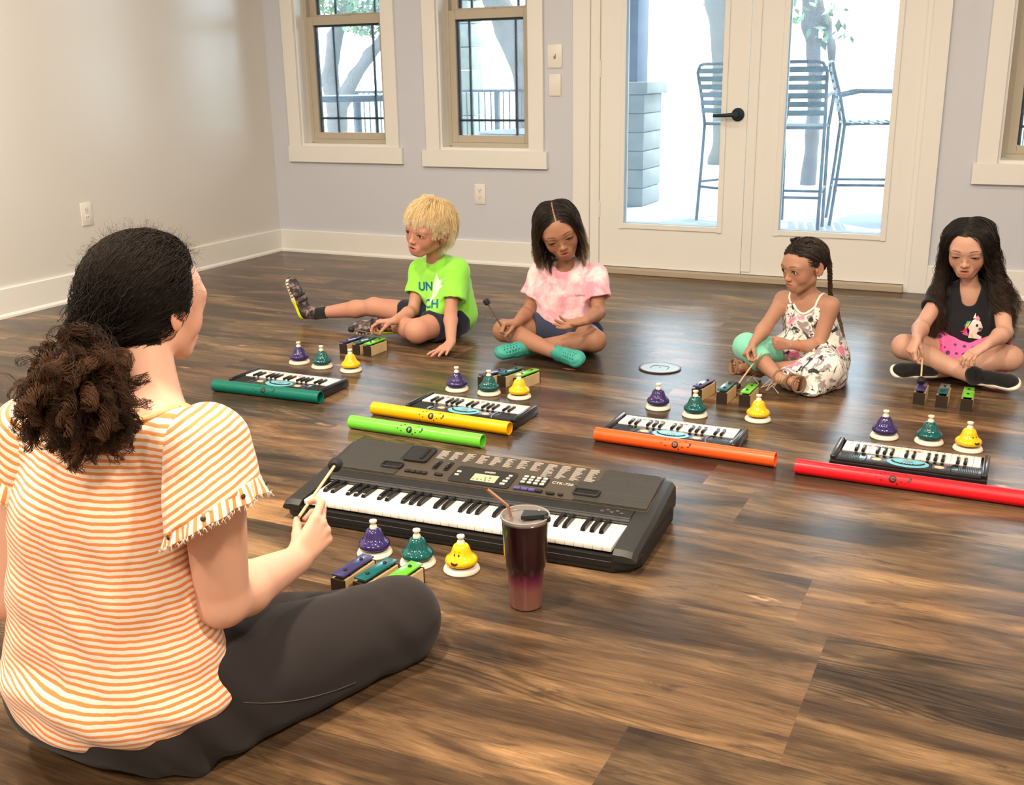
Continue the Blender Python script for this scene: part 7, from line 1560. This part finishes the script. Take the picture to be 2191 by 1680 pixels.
    ss = np.linspace(0, 1, T3.shape[1])[None, :]*np.ones((NT, 1)); c = lerp_col(ss, [(0.010, 0.006, 0.004), (0.024, 0.011, 0.006), (0.055, 0.024, 0.011)])*rng.uniform(0.4, 1.8, 260)[ci][:, None, None]; ch.append(strands('ponytail', T3, rng.uniform(0.0004, 0.0007, NT), hair_mat('curly_hair'), None, c, tip=0.5))
    K = Field(); K.ell(P(166, 812, 1.035), V(0.060, 0.040, 0.052), None, 0.03); K.cone(ti, P(180, 780, 1.06), 0.012, 0.030, 0.03); lo, hi = bounds(K); core = solid('ponytail_core', K, lo, hi, 0.0045, mat('dark_curls', (0.016, 0.008, 0.005), 0.8), None, disp=lambda p: 0.007*noise3(p, 150, 6)+0.004*noise3(p, 330, 2)); core.parent = ch[-1]
    mb = MB(); bx = nrm(ti-H.w(0, -60, -30)); R = rmat(bx); mb.tube([Vector(ti-bx*0.010)+(R @ Vector((0.022*math.cos(a2), 0.022*math.sin(a2), 0))) for a2 in [k*PI/12 for k in range(24)]], 0.0045, 8, closed=True); ch.append(mb.build('hair_tie', mat('black_elastic', (0.01, 0.01, 0.01), 0.8), None))
    finish(t, ch); return dict(t=t, hR=hR, elR=elR, wrR=wrR)
WM = woman()
mallet('dark thin mallet raised in the hand of the girl in pink', grip(G1), P(1041, 646, 3.60), stick=(0.10, 0.07, 0.05))

mallet('black-tipped mallet lying loosely in the hand of the boy in green', grip(BO), P(752, 705, 3.60), stick=(0.12, 0.09, 0.07), extra=0.2)
mallet('pale wooden mallet pointing down from the hand of the girl in the floral dress', grip(G2), P(1577, 826, 3.585), extra=0.3)
mallet('pale wooden mallet tapping the purple chime bar of the girl in black', grip(G3), V(-0.252, 3.700, 0.064), extra=0.25)

mallet('pale wooden mallet held up by the woman over the large keyboard', grip(WM), P(718, 994, 1.72), extra=0.12, hr=0.015)
# tablet held up in her other hand, seen past the upper arm
_c = P(503, 1150, 1.50)
t = thing('tablet', "dark-edged tablet with a pink cover, mostly hidden behind the woman's upper arm", 'tablet', _c, -0.42)
MB().box((0, 0, 0), (0.080, 0.009, 0.090), bev=0.003).build('case', mat('tablet_case', (0.02, 0.015, 0.04), 0.4), t)
MB().box((-0.006, -0.005, 0), (0.056, 0.002, 0.078), bev=0.0008).build('pink_cover', mat('tablet_pink', (0.60, 0.12, 0.25), 0.4), t)
